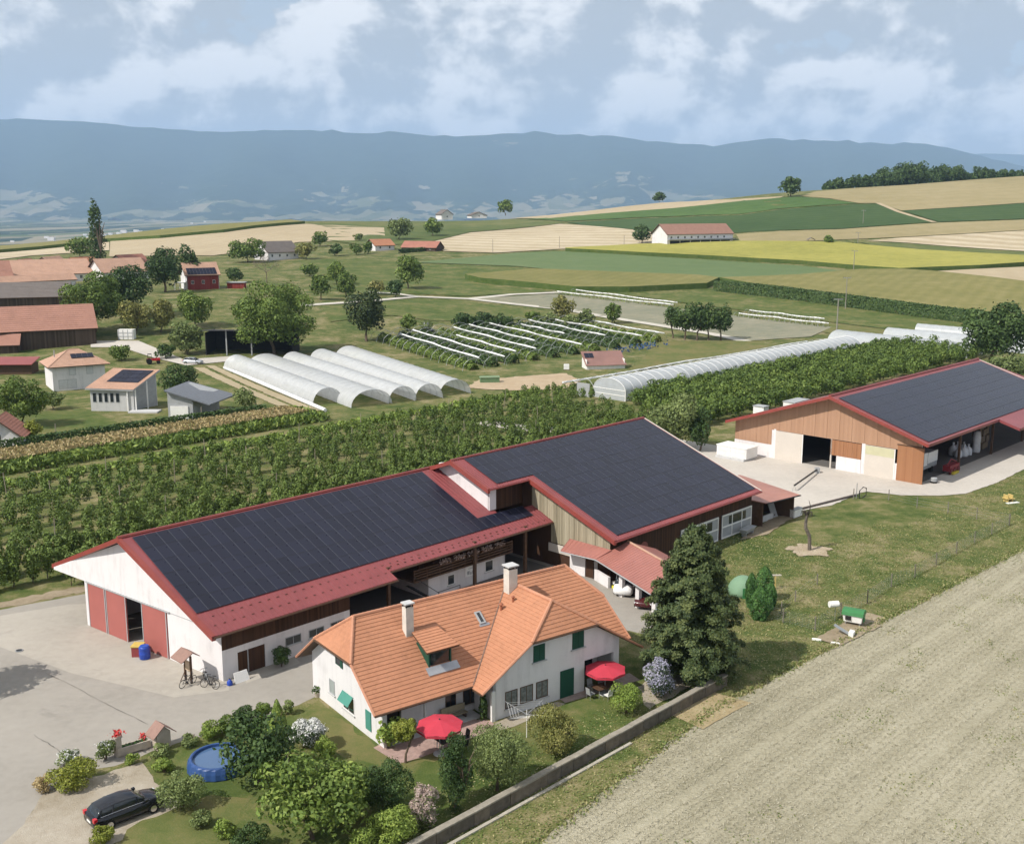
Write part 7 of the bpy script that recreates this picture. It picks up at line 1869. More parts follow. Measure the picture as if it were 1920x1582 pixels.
# ================================================================== vehicles
PAINTK = NT('black_car_paint', .16, .6); PAINTK = PAINTK.color((.008, .009, .014))
PAINTS = NT('silver_car_paint', .25, .5, .3); PAINTS = PAINTS.color((.5, .52, .56))
PAINTW = NT('white_van_paint', .3, .5); PAINTW = PAINTW.color((.75, .75, .75))
RUBBER = plain('tyre_rubber', (.018, .018, .018), .8, .2, var=.2)
REDL = plain('red_lens', (.5, .02, .03), .2, .5)
CLEAR = plain('clear_lens', (.7, .7, .72), .15, .6)
CHROME = plain('chrome', (.6, .6, .62), .2, .5, .9)
def loft(rings, mat, name, parent, smooth=True, cap=True):
    n = len(rings[0]); V = [p for r in rings for p in r]; Fc = []
    for i in range(len(rings) - 1):
        for k in range(n): Fc.append((i * n + k, i * n + (k + 1) % n, (i + 1) * n + (k + 1) % n, (i + 1) * n + k))
    if cap: Fc += [tuple(range(n - 1, -1, -1)), tuple((len(rings) - 1) * n + k for k in range(n))]
    mb = MB(); mb.add(V, Fc); o = mb.build(name, mat, parent, smooth=smooth)
    return o
def car(name, label, loc, rot, paint, L=4.4, wd=1.8, hr=1.46, kind='hatch'):
    t = thing(name, loc, rot, label, 'car' if kind != 'van' else 'van')
    h2 = wd / 2
    def ring(x, zb, zt, w, crown=.0):
        return [(x, -w * .86, zb), (x, w * .86, zb), (x, w, zb + .18), (x, w, (zb + zt) / 2 + .08), (x, w * .93, zt - .03), (x, w * .6, zt + crown), (x, -w * .6, zt + crown), (x, -w * .93, zt - .03), (x, -w, (zb + zt) / 2 + .08), (x, -w, zb + .18)]
    s = L / 4.4
    if kind == 'van':
        st = [(-2.2, .3, 1.0, .9), (-2.15, .25, 1.2, .97), (0, .2, 1.2, 1), (1.4, .2, 1.15, 1), (1.95, .22, .95, .95), (2.2, .3, .75, .8)]
        cb = [(-2.18, 1.16, .9, 1.16, .86), (-2.1, 1.16, .95, 1.9, .84), (.6, 1.16, .97, 1.95, .84), (.95, 1.15, .96, 1.8, .82), (1.6, 1.08, .93, 1.12, .88)]
    else:
        st = [(-2.2, .36, .78, .84), (-2.12, .28, .93, .95), (-1.5, .2, .96, 1), (0, .18, .95, 1), (.9, .18, .93, 1), (1.5, .2, .86, .98), (2.0, .24, .76, .92), (2.2, .34, .62, .76)]
        cb = [(-2.06, .93, .84, .95, .82), (-1.72, .95, .88, 1.33, .68), (-1.0, .96, .92, 1.45, .70), (-.1, .96, .93, 1.46, .70), (.45, .95, .92, 1.38, .68), (1.15, .92, .88, .95, .84)]
    loft([ring(x * s, zb, zt, h2 * w, .03) for x, zb, zt, w in st], paint, 'body', t)
    def cring(x, z0, w0, z1, w1): return [(x * s, -h2 * w0, z0 - .03), (x * s, h2 * w0, z0 - .03), (x * s, h2 * w1, z1 * hr / 1.46 - .06), (x * s, h2 * w1 * .8, z1 * hr / 1.46 - .02), (x * s, -h2 * w1 * .8, z1 * hr / 1.46 - .02), (x * s, -h2 * w1, z1 * hr / 1.46 - .06)]
    loft([cring(*q) for q in cb], GLASS, 'cabin_glass', t)
    # roof skin and pillars over the glass
    mb = MB(); c2 = cb[1:-1]
    top = [(x * s, h2 * w1 * 1.01, z1 * hr / 1.46 - .045) for x, z0, w0, z1, w1 in c2]; mid = [(x * s, h2 * w1 * .6, z1 * hr / 1.46 + .0) for x, z0, w0, z1, w1 in c2]
    V = []; Fc = []
    for a, m_ in zip(top, mid): V += [a, m_, (m_[0], -m_[1], m_[2]), (a[0], -a[1], a[2])]
    for i in range(len(top) - 1):
        for k in range(3): Fc.append((i * 4 + k, i * 4 + k + 1, i * 4 + k + 5, i * 4 + k + 4))
    mb.add(V, Fc); mb.build('roof', paint, t, smooth=True, fix=True)
    for sg in (-1, 1):
        for i in (0, 2, len(cb) - 2):
            x, z0, w0, z1, w1 = cb[i if i else 1]; mb = MB(); mb.tube([(x * s - .08, sg * h2 * w0, z0 - .02), (x * s + .02, sg * h2 * w1 * 1.0, z1 * hr / 1.46 - .05)], .035, 4); mb.build('pillar', paint, t)
        mb = MB(); mb.tube([(cb[1][0] * s - .1, sg * h2 * .93, .985), (-.2 * s, sg * h2 * .945, 1.0), (cb[-1][0] * s - .2, sg * h2 * .93, .97)], .014, 4); mb.build('window_trim', CHROME, t)
        mb = MB(); mb.box(cb[-1][0] * s - .35, cb[-1][0] * s - .15, sg * (h2 + .02) - .09, sg * (h2 + .02) + .09, .98, 1.1); mb.build('mirror', paint, t)
        mb = MB(); mb.box(-L / 2 - .01, -L / 2 + .2, sg * h2 * .78 - .13, sg * h2 * .78 + .13, .72, .95); mb.build('tail_light', REDL, t)
        mb = MB(); mb.box(L / 2 - .3, L / 2 - .1, sg * h2 * .72 - .16, sg * h2 * .72 + .16, .56, .70); mb.build('headlight', CLEAR, t)
        for x in (-1.32 * s, 1.34 * s):
            mb = MB(); mb.tube([(x, sg * (h2 - .22), .33), (x, sg * (h2 + .015), .33)], .33, 16); w_ = mb.build('wheel', RUBBER, t)
            mb = MB(); mb.tube([(x, sg * (h2 - .05), .33), (x, sg * (h2 + .025), .33)], .2, 12); mb.build('rim', CHROME, w_)
    mb = MB(); mb.box(-L / 2 - .02, -L / 2 + .02, -.26, .26, .5, .62); mb.build('number_plate', WPAINT, t)
    return t
cA, cB = wl(-15.8, -12.45), wl(-12.88, -12.6)
cc = (cA + cB) / 2; car('parked_car', 'black estate car parked on the gravel beside the lawn', cc, math.atan2(cB.y - cA.y, cB.x - cA.x), PAINTK, 4.45, 1.8, 1.46)
p = hit(362, 682); car('parked_car', 'silver car parked in front of the dark open shed', (p[0], p[1], p[2]), R(-10), PAINTS, 4.5, 1.85, 1.5)
car('parked_van', 'white van parked under the pink garage roof', wl(38.0, -9.7), FARM.rot + R(205), PAINTW, 4.6, 1.9, 1.46, 'van')
car('parked_car', 'dark red car under the garage roof beside the conifer', wl(36.5, -13.2), FARM.rot + R(205), plain('maroon_paint', (.07, .012, .015), .25, .5), 4.2, 1.75)
p = hit(286, 682); t = thing('red_tractor', (p[0], p[1], p[2]), R(20), 'small red tractor beside the modern house', 'tractor')
mb = MB(); mb.box(.1, 1.7, -.4, .4, .7, 1.3); mb.build('hood', REDL, t); mb = MB(); mb.box(-1.1, .1, -.6, .6, .8, 1.2); mb.build('platform', REDL, t); mb = MB(); mb.box(-1.0, -.1, -.5, .5, 2.2, 2.3); mb.build('canopy', BLACK, t)
for x, y in ((-.95, -.45), (-.95, .45), (-.15, -.45), (-.15, .45)): mb = MB(); mb.tube([(x, y, 1.2), (x, y, 2.2)], .03, 4); mb.build('canopy_post', BLACK, t)
for x, r_ in ((-.7, .65), (1.3, .42)):
    for sg in (-1, 1): mb = MB(); mb.tube([(x, sg * .55, r_), (x, sg * .9, r_)], r_, 14); mb.build('wheel', RUBBER, t)
# bicycles
def bicycle(label, loc, rot, lean, col):
    t = thing('bicycle', loc, rot, label, 'bicycle'); t.rotation_euler = (lean, 0, rot)
    for x in (-.52, .52):
        mb = MB(); mb.tube([(x + .33 * math.cos(a), 0, .34 + .33 * math.sin(a)) for a in np.linspace(0, 2 * math.pi, 19)], .026, 5); w_ = mb.build('wheel', RUBBER, t)
        mb = MB()
        for a in np.linspace(0, math.pi, 6, endpoint=False): mb.tube([(x - .31 * math.cos(a), 0, .34 - .31 * math.sin(a)), (x + .31 * math.cos(a), 0, .34 + .31 * math.sin(a))], .004, 3)
        mb.build('spokes', CHROME, w_)
    mb = MB(); bb, st_, hd, rh, fh = (-.08, 0, .3), (-.2, 0, .82), (.36, 0, .85), (-.52, 0, .34), (.52, 0, .34)
    for a, b_ in ((bb, st_), (st_, hd), (bb, hd), (bb, rh), (st_, rh)): mb.tube([a, b_], .024, 5)
    mb.build('frame', col, t)
    mb = MB(); mb.tube([fh, hd, (.33, 0, 1.0)], .02, 5); mb.build('fork', col, t)
    mb = MB(); mb.tube([(.22, -.3, 1.02), (.36, -.1, 1.02), (.36, .1, 1.02), (.22, .3, 1.02)], .018, 5); mb.build('handlebar', BLACK, t)
    mb = MB(); mb.tube([(-.22, 0, .82), (-.24, 0, .95)], .018, 5); mb.hexa([(-.38, -.08, .94), (-.08, -.03, .94), (-.08, .03, .94), (-.38, .08, .94)], [(-.38, -.09, 1.0), (-.08, -.03, .98), (-.08, .03, .98), (-.38, .09, 1.0)]); mb.build('saddle', BLACK, t)
    mb = MB(); mb.tube([(-.08, -.12, .3), (-.08, .12, .3)], .07, 8); mb.tube([(-.08, -.12, .3), (.05, -.12, .18)], .015, 4); mb.build('crank', BLACK, t)
bicycle('black bicycle leaning on the wooden notice shelter', FARM.w(*FARM.at(352, 1285)), FARM.rot + R(12), R(8), BLACK)
bicycle('bicycle standing against the white barn wall near the corner', FARM.w(*FARM.at(388, 1278)), FARM.rot + R(75), R(-8), GREYW)
bicycle('dark bicycle lying tilted in front of the barn corner', FARM.w(*FARM.at(392, 1290)), FARM.rot + R(115), R(24), BLACK)
# wooden notice shelter with a small roof
u0, v0 = FARM.at(354, 1277)
t = thing('notice_shelter', FARM.w(u0, v0), FARM.rot, 'small wooden notice shelter with a brown gabled roof by the barn wall', 'shelter')
for y in (-.45, .45):
    mb = MB(); mb.box(-.07, .07, y - .07, y + .07, 0, 2.2); mb.build('post', BROWN, t)
    mb = MB(); mb.tube([(-.45, y, 0), (0, y, .8)], .04, 4); mb.build('brace', BROWN, t)
mb = MB(); mb.box(-.03, .03, -.38, .38, .9, 1.7); mb.build('board', plain('notice_board', (.5, .38, .26), .7), t)
SHR = tile_mat('shelter_tiles', (.27, .17, .14))
mb = MB(); mb.slab([(-.95, -.85, 2.05), (0, -.85, 2.6), (0, .85, 2.6), (-.95, .85, 2.05)], .07); mb.build('roof_slope', SHR, t)
mb = MB(); mb.slab([(0, -.85, 2.6), (.6, -.85, 2.2), (.6, .85, 2.2), (0, .85, 2.6)], .07); mb.build('roof_slope', SHR, t)
# barrels and small things at the barn
BLUE = plain('blue_plastic', (.02, .06, .36), .4, .4, var=.1)
u0, v0 = FARM.at(272, 1234)
t = thing('blue_barrel', FARM.w(u0, v0), 0, 'blue plastic barrel in front of the red sliding door', 'barrel')
mb = MB(); mb.lathe([(.40, 0), (.44, .1), (.44, .4), (.46, .45), (.44, .5), (.44, .85), (.46, .9), (.43, 1.02), (.36, 1.08)], 0, 0, 16); mb.build('body', BLUE, t, smooth=True); mb = MB(); mb.lathe([(.36, 1.083), (.36, 1.12), (.05, 1.14)], 0, 0, 16); mb.build('lid', plain('barrel_lid', (.03, .09, .42), .4), t)
t = thing('yellow_tub', FARM.w(u0 - .05, v0 + 1.0), 0, 'yellow-lidded tub behind the blue barrel', 'tub')
mb = MB(); mb.box(-.4, .4, -.45, .45, 0, .85); mb.build('body', plain('maroon_tub', (.25, .05, .05), .5), t); mb = MB(); mb.box(-.45, .45, -.5, .5, .853, .95); mb.build('lid', plain('yellow_lid', (.6, .45, .12), .5), t)
u0, v0 = FARM.at(431, 1284)
t = thing('blue_can', FARM.w(u0, v0), 0, 'small blue can at the corner of the long barn', 'can')
mb = MB(); mb.lathe([(.2, 0), (.22, .05), (.22, .3), (.1, .42), (.06, .5)], 0, 0, 12); mb.build('body', BLUE, t, smooth=True); mb = MB(); mb.lathe([(.06, .503), (.06, .55), (.01, .56)], 0, 0, 8); mb.build('cap', BLACK, t)
t = thing('white_board', FARM.w(1.0, -.9), FARM.rot, 'white board leaning beside the timber barn door', 'board')
mb = MB(); mb.hexa([(-.65, -.25, 0), (.65, -.25, 0), (.65, -.2, 0), (-.65, -.2, 0)], [(-.55, .1, .75), (.6, .1, .75), (.6, .15, .75), (-.55, .15, .75)]); mb.build('sheet', WPAINT, t); mb = MB(); mb.box(-.4, .4, .05, .3, 0, .3); mb.build('foot', GREYW, t)
# sprayer inside the open door
t = thing('field_sprayer', FARM.w(.3, 11.2), FARM.rot, 'white-tanked red and yellow field sprayer inside the barn door', 'sprayer')
mb = MB(); mb.tube([(.2, -.6, 1.7), (.2, .6, 1.7)], .6, 12); mb.build('tank', WPAINT, t); mb = MB(); mb.box(-.4, 1.6, -.8, .8, .5, .8); mb.build('frame', REDL, t); mb = MB(); mb.box(-.3, .2, -.9, -.5, 1.2, 2.6); mb.build('boom', plain('yellow_paint', (.5, .45, .03), .5), t); mb = MB(); mb.box(-.25, .1, -.6, .1, 2.6, 3.0); mb.build('top_unit', REDL, t)
for sg in (-1, 1): mb = MB(); mb.tube([(.4, sg * .8, .55), (.4, sg * 1.05, .55)], .55, 14); mb.build('wheel', RUBBER, t)
# flower pots on the balcony
rs = np.random.RandomState(4)
for k in range(5):
    u = 24.2 + k * 1.8; t = thing('flower_box', FARM.w(u, .98, 3.45), FARM.rot, 'red flower box on the balcony, number %s from the stair' % ['one', 'two', 'three', 'four', 'five'][k], 'flower box', 'flower boxes on the balcony')
    mb = MB(); mb.box(-.7, .7, -.12, .1, 0, .2); mb.build('box', BROWN, t)
    P = np.stack([rs.uniform(-.7, .7, 90), rs.uniform(-.22, .12, 90), rs.uniform(.05, .5, 90)], 1); put('flowers', foliage_mesh('flowers', [leaves(P, sph(rs, 90), .13, rs, rs.rand(90))], LM['pink']), t)
# satellite disc under the middle barn eave
t = thing('wall_dish', FARM.w(42.3, -8.3, 2.9), FARM.rot, 'dull red satellite dish under the eave of the middle barn', 'dish')
mb = MB(); mb.tube([(0, 0, 0), (0, -.06, 0)], [.62, .66], 18); mb.build('disc', plain('dull_red', (.2, .07, .06), .6), t); mb = MB(); mb.box(-.12, .12, -.35, -.07, -.55, -.4); mb.build('receiver', WPAINT, t); mb = MB(); mb.tube([(0, 0, 0), (0, 1.2, 0)], .04, 5); mb.build('arm', STEEL, t)

# ================================================================== garden things
PARA = plain('red_canvas', (.46, .045, .07), .75, .15, var=.08)
def parasol(label, px, py, z, r, tilt, hub=.55):
    c = G(px, py, z); t = thing('parasol', (c[0], c[1], 0), .3, label, 'parasol')
    mb = MB(); mb.tube([(0, 0, 0), (0, 0, z + .3)], .03, 6); mb.build('pole', GREYW, t)
    mb = MB(); mb.lathe([(.45, 0), (.45, .06), (.1, .12)], 0, 0, 14); mb.build('base', GREYP, t)
    n = 8; V = [(0, 0, z + hub * .55)]; Fc = []
    for k in range(n):
        a = 2 * math.pi * k / n; V.append((math.cos(a) * r, math.sin(a) * r, z - .12 + math.sin(a + 1) * tilt))
    for k in range(n):
        a = 2 * math.pi * (k + .5) / n; V.append((math.cos(a) * r * .9, math.sin(a) * r * .9, z - .1 + math.sin(a + 1) * tilt))
    for k in range(n): Fc += [(0, 1 + k, 1 + n + k), (0, 1 + n + k, 1 + (k + 1) % n)]
    for k in range(n): V.append((V[1 + k][0] * 1.0, V[1 + k][1] * 1.0, V[1 + k][2] - .16))
    for k in range(n): Fc.append((1 + k, 1 + 2 * n + k, 1 + 2 * n + (k + 1) % n, 1 + (k + 1) % n))
    mb = MB(); mb.add(V, Fc); mb.build('canopy', PARA, t, fix=False)
    for k in range(n):
        a = 2 * math.pi * k / n; mb = MB(); mb.tube([(0, 0, z + hub * .5 - .03), (V[1 + k][0] * .97, V[1 + k][1] * .97, V[1 + k][2] - .03)], .012, 4); mb.build('rib', BLACK, t)
    mb = MB(); mb.lathe([(.05, z + hub * .52), (.06, z + hub * .6), (.01, z + hub * .72)], 0, 0, 8); mb.build('finial', BLACK, t)
    return c
c1 = parasol('red parasol on the front terrace beside the yellow ball tree', 824, 1356, 2.2, 1.62, .08)
c2 = parasol('red parasol over the dining table at the rear terrace', 1135, 1252, 2.1, 1.6, .05, .45)
def chair(label, x, y, rot, mat=GREYW, group=None):
    t = thing('garden_chair', (x, y, 0), rot, label, 'chair', group)
    mb = MB(); mb.box(-.24, .24, -.24, .24, .42, .46); mb.build('seat', mat, t)
    mb = MB(); mb.hexa([(-.24, .2, .5), (.24, .2, .5), (.24, .24, .5), (-.24, .24, .5)], [(-.22, .3, .95), (.22, .3, .95), (.22, .34, .95), (-.22, .34, .95)]); mb.build('backrest', mat, t)
    for sx in (-.21, .21):
        for sy in (-.21, .21): mb = MB(); mb.tube([(sx, sy, .42), (sx * 1.1, sy * 1.1, 0)], .016, 4); mb.build('leg', STEEL, t)
def table(label, x, y, rot, L, Wd, mat):
    t = thing('garden_table', (x, y, 0), rot, label, 'table')
    mb = MB(); mb.box(-L / 2, L / 2, -Wd / 2, Wd / 2, .70, .74); mb.build('tabletop', mat, t)
    for sx in (-1, 1):
        for sy in (-1, 1): mb = MB(); mb.tube([(sx * (L / 2 - .1), sy * (Wd / 2 - .1), .7), (sx * (L / 2 - .08), sy * (Wd / 2 - .08), 0)], .025, 5); mb.build('leg', STEEL, t)
hx = HOUSE.e1; hn = HOUSE.e2
table('dark dining table under the rear red parasol', c2[0], c2[1], HOUSE.rot, 2.0, 1.0, BROWN)
for i, (a, b_, r_, l) in enumerate(((-.5, -.95, 0, 'front left chair at the table under the rear parasol'), (.55, -.95, 0, 'front right chair at the table under the rear parasol'), (-.5, .95, 180, 'back left chair at the table under the rear parasol'), (.55, .95, 180, 'back right chair at the table under the rear parasol'), (-1.4, 0, 270, 'end chair on the house-door side of the rear table'))):
    q = np.array(c2[:2]) + hx * a + hn * b_; chair(l, q[0], q[1], HOUSE.rot + R(r_ + 180), WPAINT if i < 2 else GREYW, 'chairs around the rear table')
q = np.array(c1[:2]) + hx * .9 + hn * .3
table('dark garden table under the front red parasol', q[0], q[1], HOUSE.rot, 1.6, .9, BLACK)
for i, (a, b_, r_, l) in enumerate(((1.5, -.6, 0, 'dark chair on the garden side of the front terrace table'), (.6, 1.1, 180, 'dark chair on the house side of the front terrace table'), (2.2, .3, 90, 'dark chair at the far end of the front terrace table'))):
    q = np.array(c1[:2]) + hx * a + hn * b_; chair(l, q[0], q[1], HOUSE.rot + R(r_ + 180), BLACK, 'chairs around the front terrace table')
q = HOUSE.w(6.2, -8.9); t = thing('wooden_bench', q, HOUSE.rot, 'wooden bench with back against the porch wall', 'bench')
mb = MB(); mb.box(-1, 1, -.25, .2, .4, .46); mb.build('seat', WOODG, t); mb = MB(); mb.box(-1, 1, .2, .26, .5, 1.0); mb.build('backrest', WOODG, t)
for x in (-.85, .85): mb = MB(); mb.box(x - .05, x + .05, -.2, .2, 0, .4); mb.build('leg', BROWN, t)
# rotary clothes dryer
p = G(987.5, 1383); t = thing('clothes_dryer', (p[0], p[1], 0), .4, 'white rotary clothes dryer on the lawn by the house', 'clothes dryer')
mb = MB(); mb.tube([(0, 0, 0), (0, 0, 2.1)], .028, 6); mb.build('pole', WPAINT, t)
ends = []
for k in range(4):
    a = k * math.pi / 2 + .5; e = (math.cos(a) * 1.9, math.sin(a) * 1.9, 2.15); ends.append(e)
    mb = MB(); mb.tube([(0, 0, 1.75), e], .022, 5); mb.build('arm', STEEL, t)
mb = MB()
for f_ in (.45, .6, .75, .9):
    for k in range(4):
        a, b_ = Vector(ends[k]), Vector(ends[(k + 1) % 4]); o_ = Vector((0, 0, 1.75)); mb.tube([o_.lerp(a, f_), o_.lerp(b_, f_)], .007, 3)
mb.build('line', WPAINT, t)
# pool
p = G(410, 1427, .4); t = thing('pool', (p[0], p[1], 0), 0, 'round blue inflatable pool on the lawn beside the dark shrub', 'pool')
PB = plain('pool_blue', (.03, .075, .22), .4, .4, var=.2, scale=3)
mb = MB(); prof = [(1.95, 0), (2.02, .1), (1.98, .45), (1.9, .72), (1.84, .82), (1.74, .86), (1.66, .82), (1.66, .12)]
n = 40; V = []; Fc = []
for r_, z in prof:
    for k in range(n): a = 2 * math.pi * k / n; w_ = 1 + (.012 * ((k % 2) * 2 - 1) if .05 < z < .75 and r_ > 1.8 else 0); V.append((math.cos(a) * r_ * w_, math.sin(a) * r_ * w_, z))
for i in range(len(prof) - 1):
    for k in range(n): Fc.append((i * n + k, i * n + (k + 1) % n, (i + 1) * n + (k + 1) % n, (i + 1) * n + k))
mb.add(V, Fc); mb.build('pool_wall', PB, t)
mb = MB(); mb.lathe([(1.68, .60), (1.68, .64)], 0, 0, 32); q_ = NT('pool_water', .08, .5); mb.build('water', q_.color((.07, .13, .25)), t)
# stone shrine, trough, gate post
p = G(303, 1399); t = thing('stone_shrine', (p[0], p[1], 0), FARM.rot, 'small stone shrine with tiled gable roof at the edge of the yard', 'shrine')
STONE = plain('shrine_stone', (.46, .4, .34), .9, .1, var=.2, scale=2, bump=.4)
mb = MB(); mb.prism([(-.5, 0), (.5, 0), (.5, 1.15), (0, 1.65), (-.5, 1.15)], 1, -.4, .4); mb.build('body', STONE, t)
for sg in (-1, 1):
    pts = [(0, -.6, 1.75), (sg * .85, -.6, 1.02), (sg * .85, .6, 1.02), (0, .6, 1.75)]
    mb = MB(); mb.slab(pts if sg < 0 else pts, .06); mb.build('roof_slope', SHR, t)
p = G(250, 1408); t = thing('flower_trough', (p[0], p[1], 0), FARM.rot + R(-8), 'long stone flower trough beside the gate post', 'trough')
mb = MB(); mb.box(-1.1, 1.1, -.3, -.2, .1, .6); mb.box(-1.1, 1.1, .2, .3, .1, .6); mb.box(-1.1, -1, -.2, .2, .1, .6); mb.box(1, 1.1, -.2, .2, .1, .6); mb.box(-1, 1, -.2, .2, .1, .4); mb.build('trough', STONE, t)
mb = MB(); mb.box(-.9, -.6, -.25, .25, 0, .1); mb.box(.6, .9, -.25, .25, 0, .1); mb.build('feet', STONE, t)
P = np.stack([rs.uniform(-1, 1, 150), rs.uniform(-.2, .2, 150), rs.uniform(.38, .62, 150)], 1); put('plants', foliage_mesh('plants', [leaves(P, sph(rs, 150), .12, rs, rs.rand(150))], LM['cypress']), t)
p = G(222, 1417); t = thing('gate_post', (p[0], p[1], 0), FARM.rot, 'stone gate post topped with red flowers at the yard edge', 'post')
mb = MB(); mb.box(-.2, .2, -.2, .2, 0, 1.35); mb.build('post', STONE, t); mb = MB(); mb.box(-.26, .26, -.26, .26, 1.35, 1.45); mb.build('cap', STONE, t)
P = np.stack([rs.normal(0, .18, 90), rs.normal(0, .18, 90), rs.uniform(1.47, 1.85, 90)], 1); put('flowers', foliage_mesh('flowers', [leaves(P, sph(rs, 90), .12, rs, rs.rand(90))], LM['red']), t)
p = G(270, 1397); t = thing('flower_pot', (p[0], p[1], 0), 0, 'terracotta flower pot at the end of the stone trough', 'flower pot')
mb = MB(); mb.lathe([(.18, 0), (.27, .45), (.29, .5), (.24, .5)], 0, 0, 12); mb.build('pot', TILER, t); P = np.stack([rs.normal(0, .15, 60), rs.normal(0, .15, 60), rs.uniform(.5, .9, 60)], 1); put('flowers', foliage_mesh('flowers', [leaves(P, sph(rs, 60), .12, rs, rs.rand(60))], LM['red']), t)
p = G(595, 1306); t = thing('flower_pot', (p[0], p[1], 0), 0, 'dark flower pot at the corner of the farmhouse gable', 'flower pot')
mb = MB(); mb.lathe([(.16, 0), (.24, .4), (.2, .42)], 0, 0, 12); mb.build('pot', STONE, t); P = np.stack([rs.normal(0, .16, 70), rs.normal(0, .16, 70), rs.uniform(.4, .85, 70)], 1); put('plant', foliage_mesh('plant', [leaves(P, sph(rs, 70), .14, rs, rs.rand(70))], LM['dark']), t)
# garden wall of big blocks: each block a piece
t = thing('garden_wall', wl(-30, -28.3), FARM.rot, 'long grey stone garden wall between the garden and the field', 'wall')
WST = [plain('wall_stone_%d' % k, c_, .92, .1, var=.3, scale=2.2, bump=.6, bscale=8) for k, c_ in enumerate(((.135, .115, .09), (.155, .13, .1), (.115, .1, .08)))]
rs = np.random.RandomState(31); u = 0.0; k = 0
while u < 56.2:
    w_ = rs.uniform(1.1, 1.9)
    w_ = min(w_, 56.4 - u); o_ = rs.uniform(-.02, .02); hh = .86 + rs.uniform(-.02, .02)
    mb = MB(); mb.box(u, u + w_ - .025, -.17 + o_, .17 + o_, -.1, hh); mb.build('block', WST[rs.randint(3)], t)
    mb = MB(); mb.box(u, u + w_ - .012, -.23 + o_, .23 + o_, hh, hh + .1); mb.build('coping_stone', plain('coping', (.27, .245, .2), .9, var=.25, scale=2) if k == 0 else bpy.data.materials['coping'], t)
    u += w_; k += 1
t = thing('wall_footing', wl(-30, -28.85), FARM.rot, 'narrow pale kerb at the foot of the garden wall', 'kerb')
mb = MB(); mb.box(0, 44, -.12, .12, -.05, .09); mb.build('kerb', plain('kerb_stone', (.4, .37, .31), .9, var=.2), t)

# ================================================================== paddock and right-hand things
def fence(label, pts, h_=1.25, wires=4, name='fence', mat=None):
    P = [hit(*q) for q in pts]; t = thing(name, tuple(P[0]), 0, label, 'fence')
    for i, p in enumerate(P):
        mb = MB(); q = p - P[0]; mb.tube([(q[0], q[1], q[2] - .2), (q[0], q[1], q[2] + h_ + .1)], .055, 6); mb.build('post', plain('fence_post', (.2, .18, .15), .9, var=.3) if 'fence_post' not in bpy.data.materials else bpy.data.materials['fence_post'], t)
    mb = MB()
    for i in range(len(P) - 1):
        a, b_ = Vector(P[i] - P[0]), Vector(P[i + 1] - P[0])
        for k in range(wires): z = h_ * (k + 1) / wires; mb.tube([a + Vector((0, 0, z)), b_ + Vector((0, 0, z))], .008, 3, False)
        L = (b_ - a).length; m = int(L / .5)
        if wires > 4:
            for j in range(m): q = a.lerp(b_, j / m); mb.tube([q, q + Vector((0, 0, h_))], .006, 3, False)
    mb.build('wire', STEEL, t); return t
fence('wire fence with dark posts along the field side of the paddock', ((1892.5, 984), (1859, 1002), (1827, 1018), (1793, 1037.5), (1755, 1059), (1715, 1082), (1671, 1100), (1626, 1131)), wires=8)
fence('wire fence with thin posts across the top of the paddock', ((1892, 985), (1831, 973), (1777, 962), (1719, 952), (1666, 938), (1600, 936)), 1.3, 4)
fence('mesh fence around the small pen with the green hut', ((1626, 1131), (1576, 1155), (1528, 1182), (1468, 1167), (1420, 1153)), 1.2, 8)
fence('thin post-and-wire fence across the middle of the paddock', ((1532, 1096), (1491, 1127.5), (1465, 1150)), 1.0, 3)
p = G(1600, 1170); t = thing('mobile_hut', (p[0], p[1], 0), R(-30), 'white mobile hen hut with green rounded roof inside the pen', 'hut')
GRN = plain('hut_green', (.04, .18, .06), .5, .4, var=.08)
mb = MB(); mb.hexa([(-.75, -.5, .35), (.75, -.5, .35), (.75, .5, .35), (-.75, .5, .35)], [(-.85, -.6, 1.0), (.85, -.6, 1.0), (.85, .6, 1.0), (-.85, .6, 1.0)]); mb.build('body', WPAINT, t)
mb = MB(); mb.prism([(-.68, .98), (.68, .98), (.6, 1.25), (.3, 1.42), (-.3, 1.42), (-.6, 1.25)], 0, -.92, .92); mb.build('roof', GRN, t)
mb = MB(); mb.box(.86, .92, -.3, .3, .4, .95); mb.build('end_panel', GRN, t)
mb = MB(); mb.box(-.6, -.1, -.64, -.601, .55, .9); mb.build('hatch', DARK, t)
for x in (-.6, .6):
    for y in (-.4, .4): mb = MB(); mb.tube([(x, y, .36), (x, y, 0)], .04, 5); mb.build('leg', STEEL, t)
p = G(1581, 1190); t = thing('hen_ramp', (p[0], p[1], 0), R(60), 'grey metal ramp and nest box in front of the green-roofed hut', 'ramp')
mb = MB(); mb.hexa([(-.35, -.9, .0), (.35, -.9, .0), (.35, -.5, .0), (-.35, -.5, .0)], [(-.35, -.9, .45), (.35, -.9, .45), (.35, -.5, .5), (-.35, -.5, .5)]); mb.build('box', WPAINT, t); mb = MB(); mb.slab([(-.25, -.5, .2), (.25, -.5, .2), (.25, .8, .8), (-.25, .8, .8)], .04); mb.build('ramp', STEEL, t)
p = G(1565, 1163); t = thing('feed_silo', (p[0], p[1], 0), R(10), 'silver box on a thin post beside the pen', 'box')
mb = MB(); mb.tube([(0, 0, 0), (0, 0, 1.3)], .03, 5); mb.build('post', STEEL, t); mb = MB(); mb.tube([(-.6, 0, 1.55), (.25, 0, 1.55)], .28, 12); mb.build('drum', WPAINT, t, smooth=False)
mb = MB(); mb.tube([(.25, 0, 1.55), (.33, 0, 1.55)], .22, 12); mb.build('drum_cap', BLACK, t)
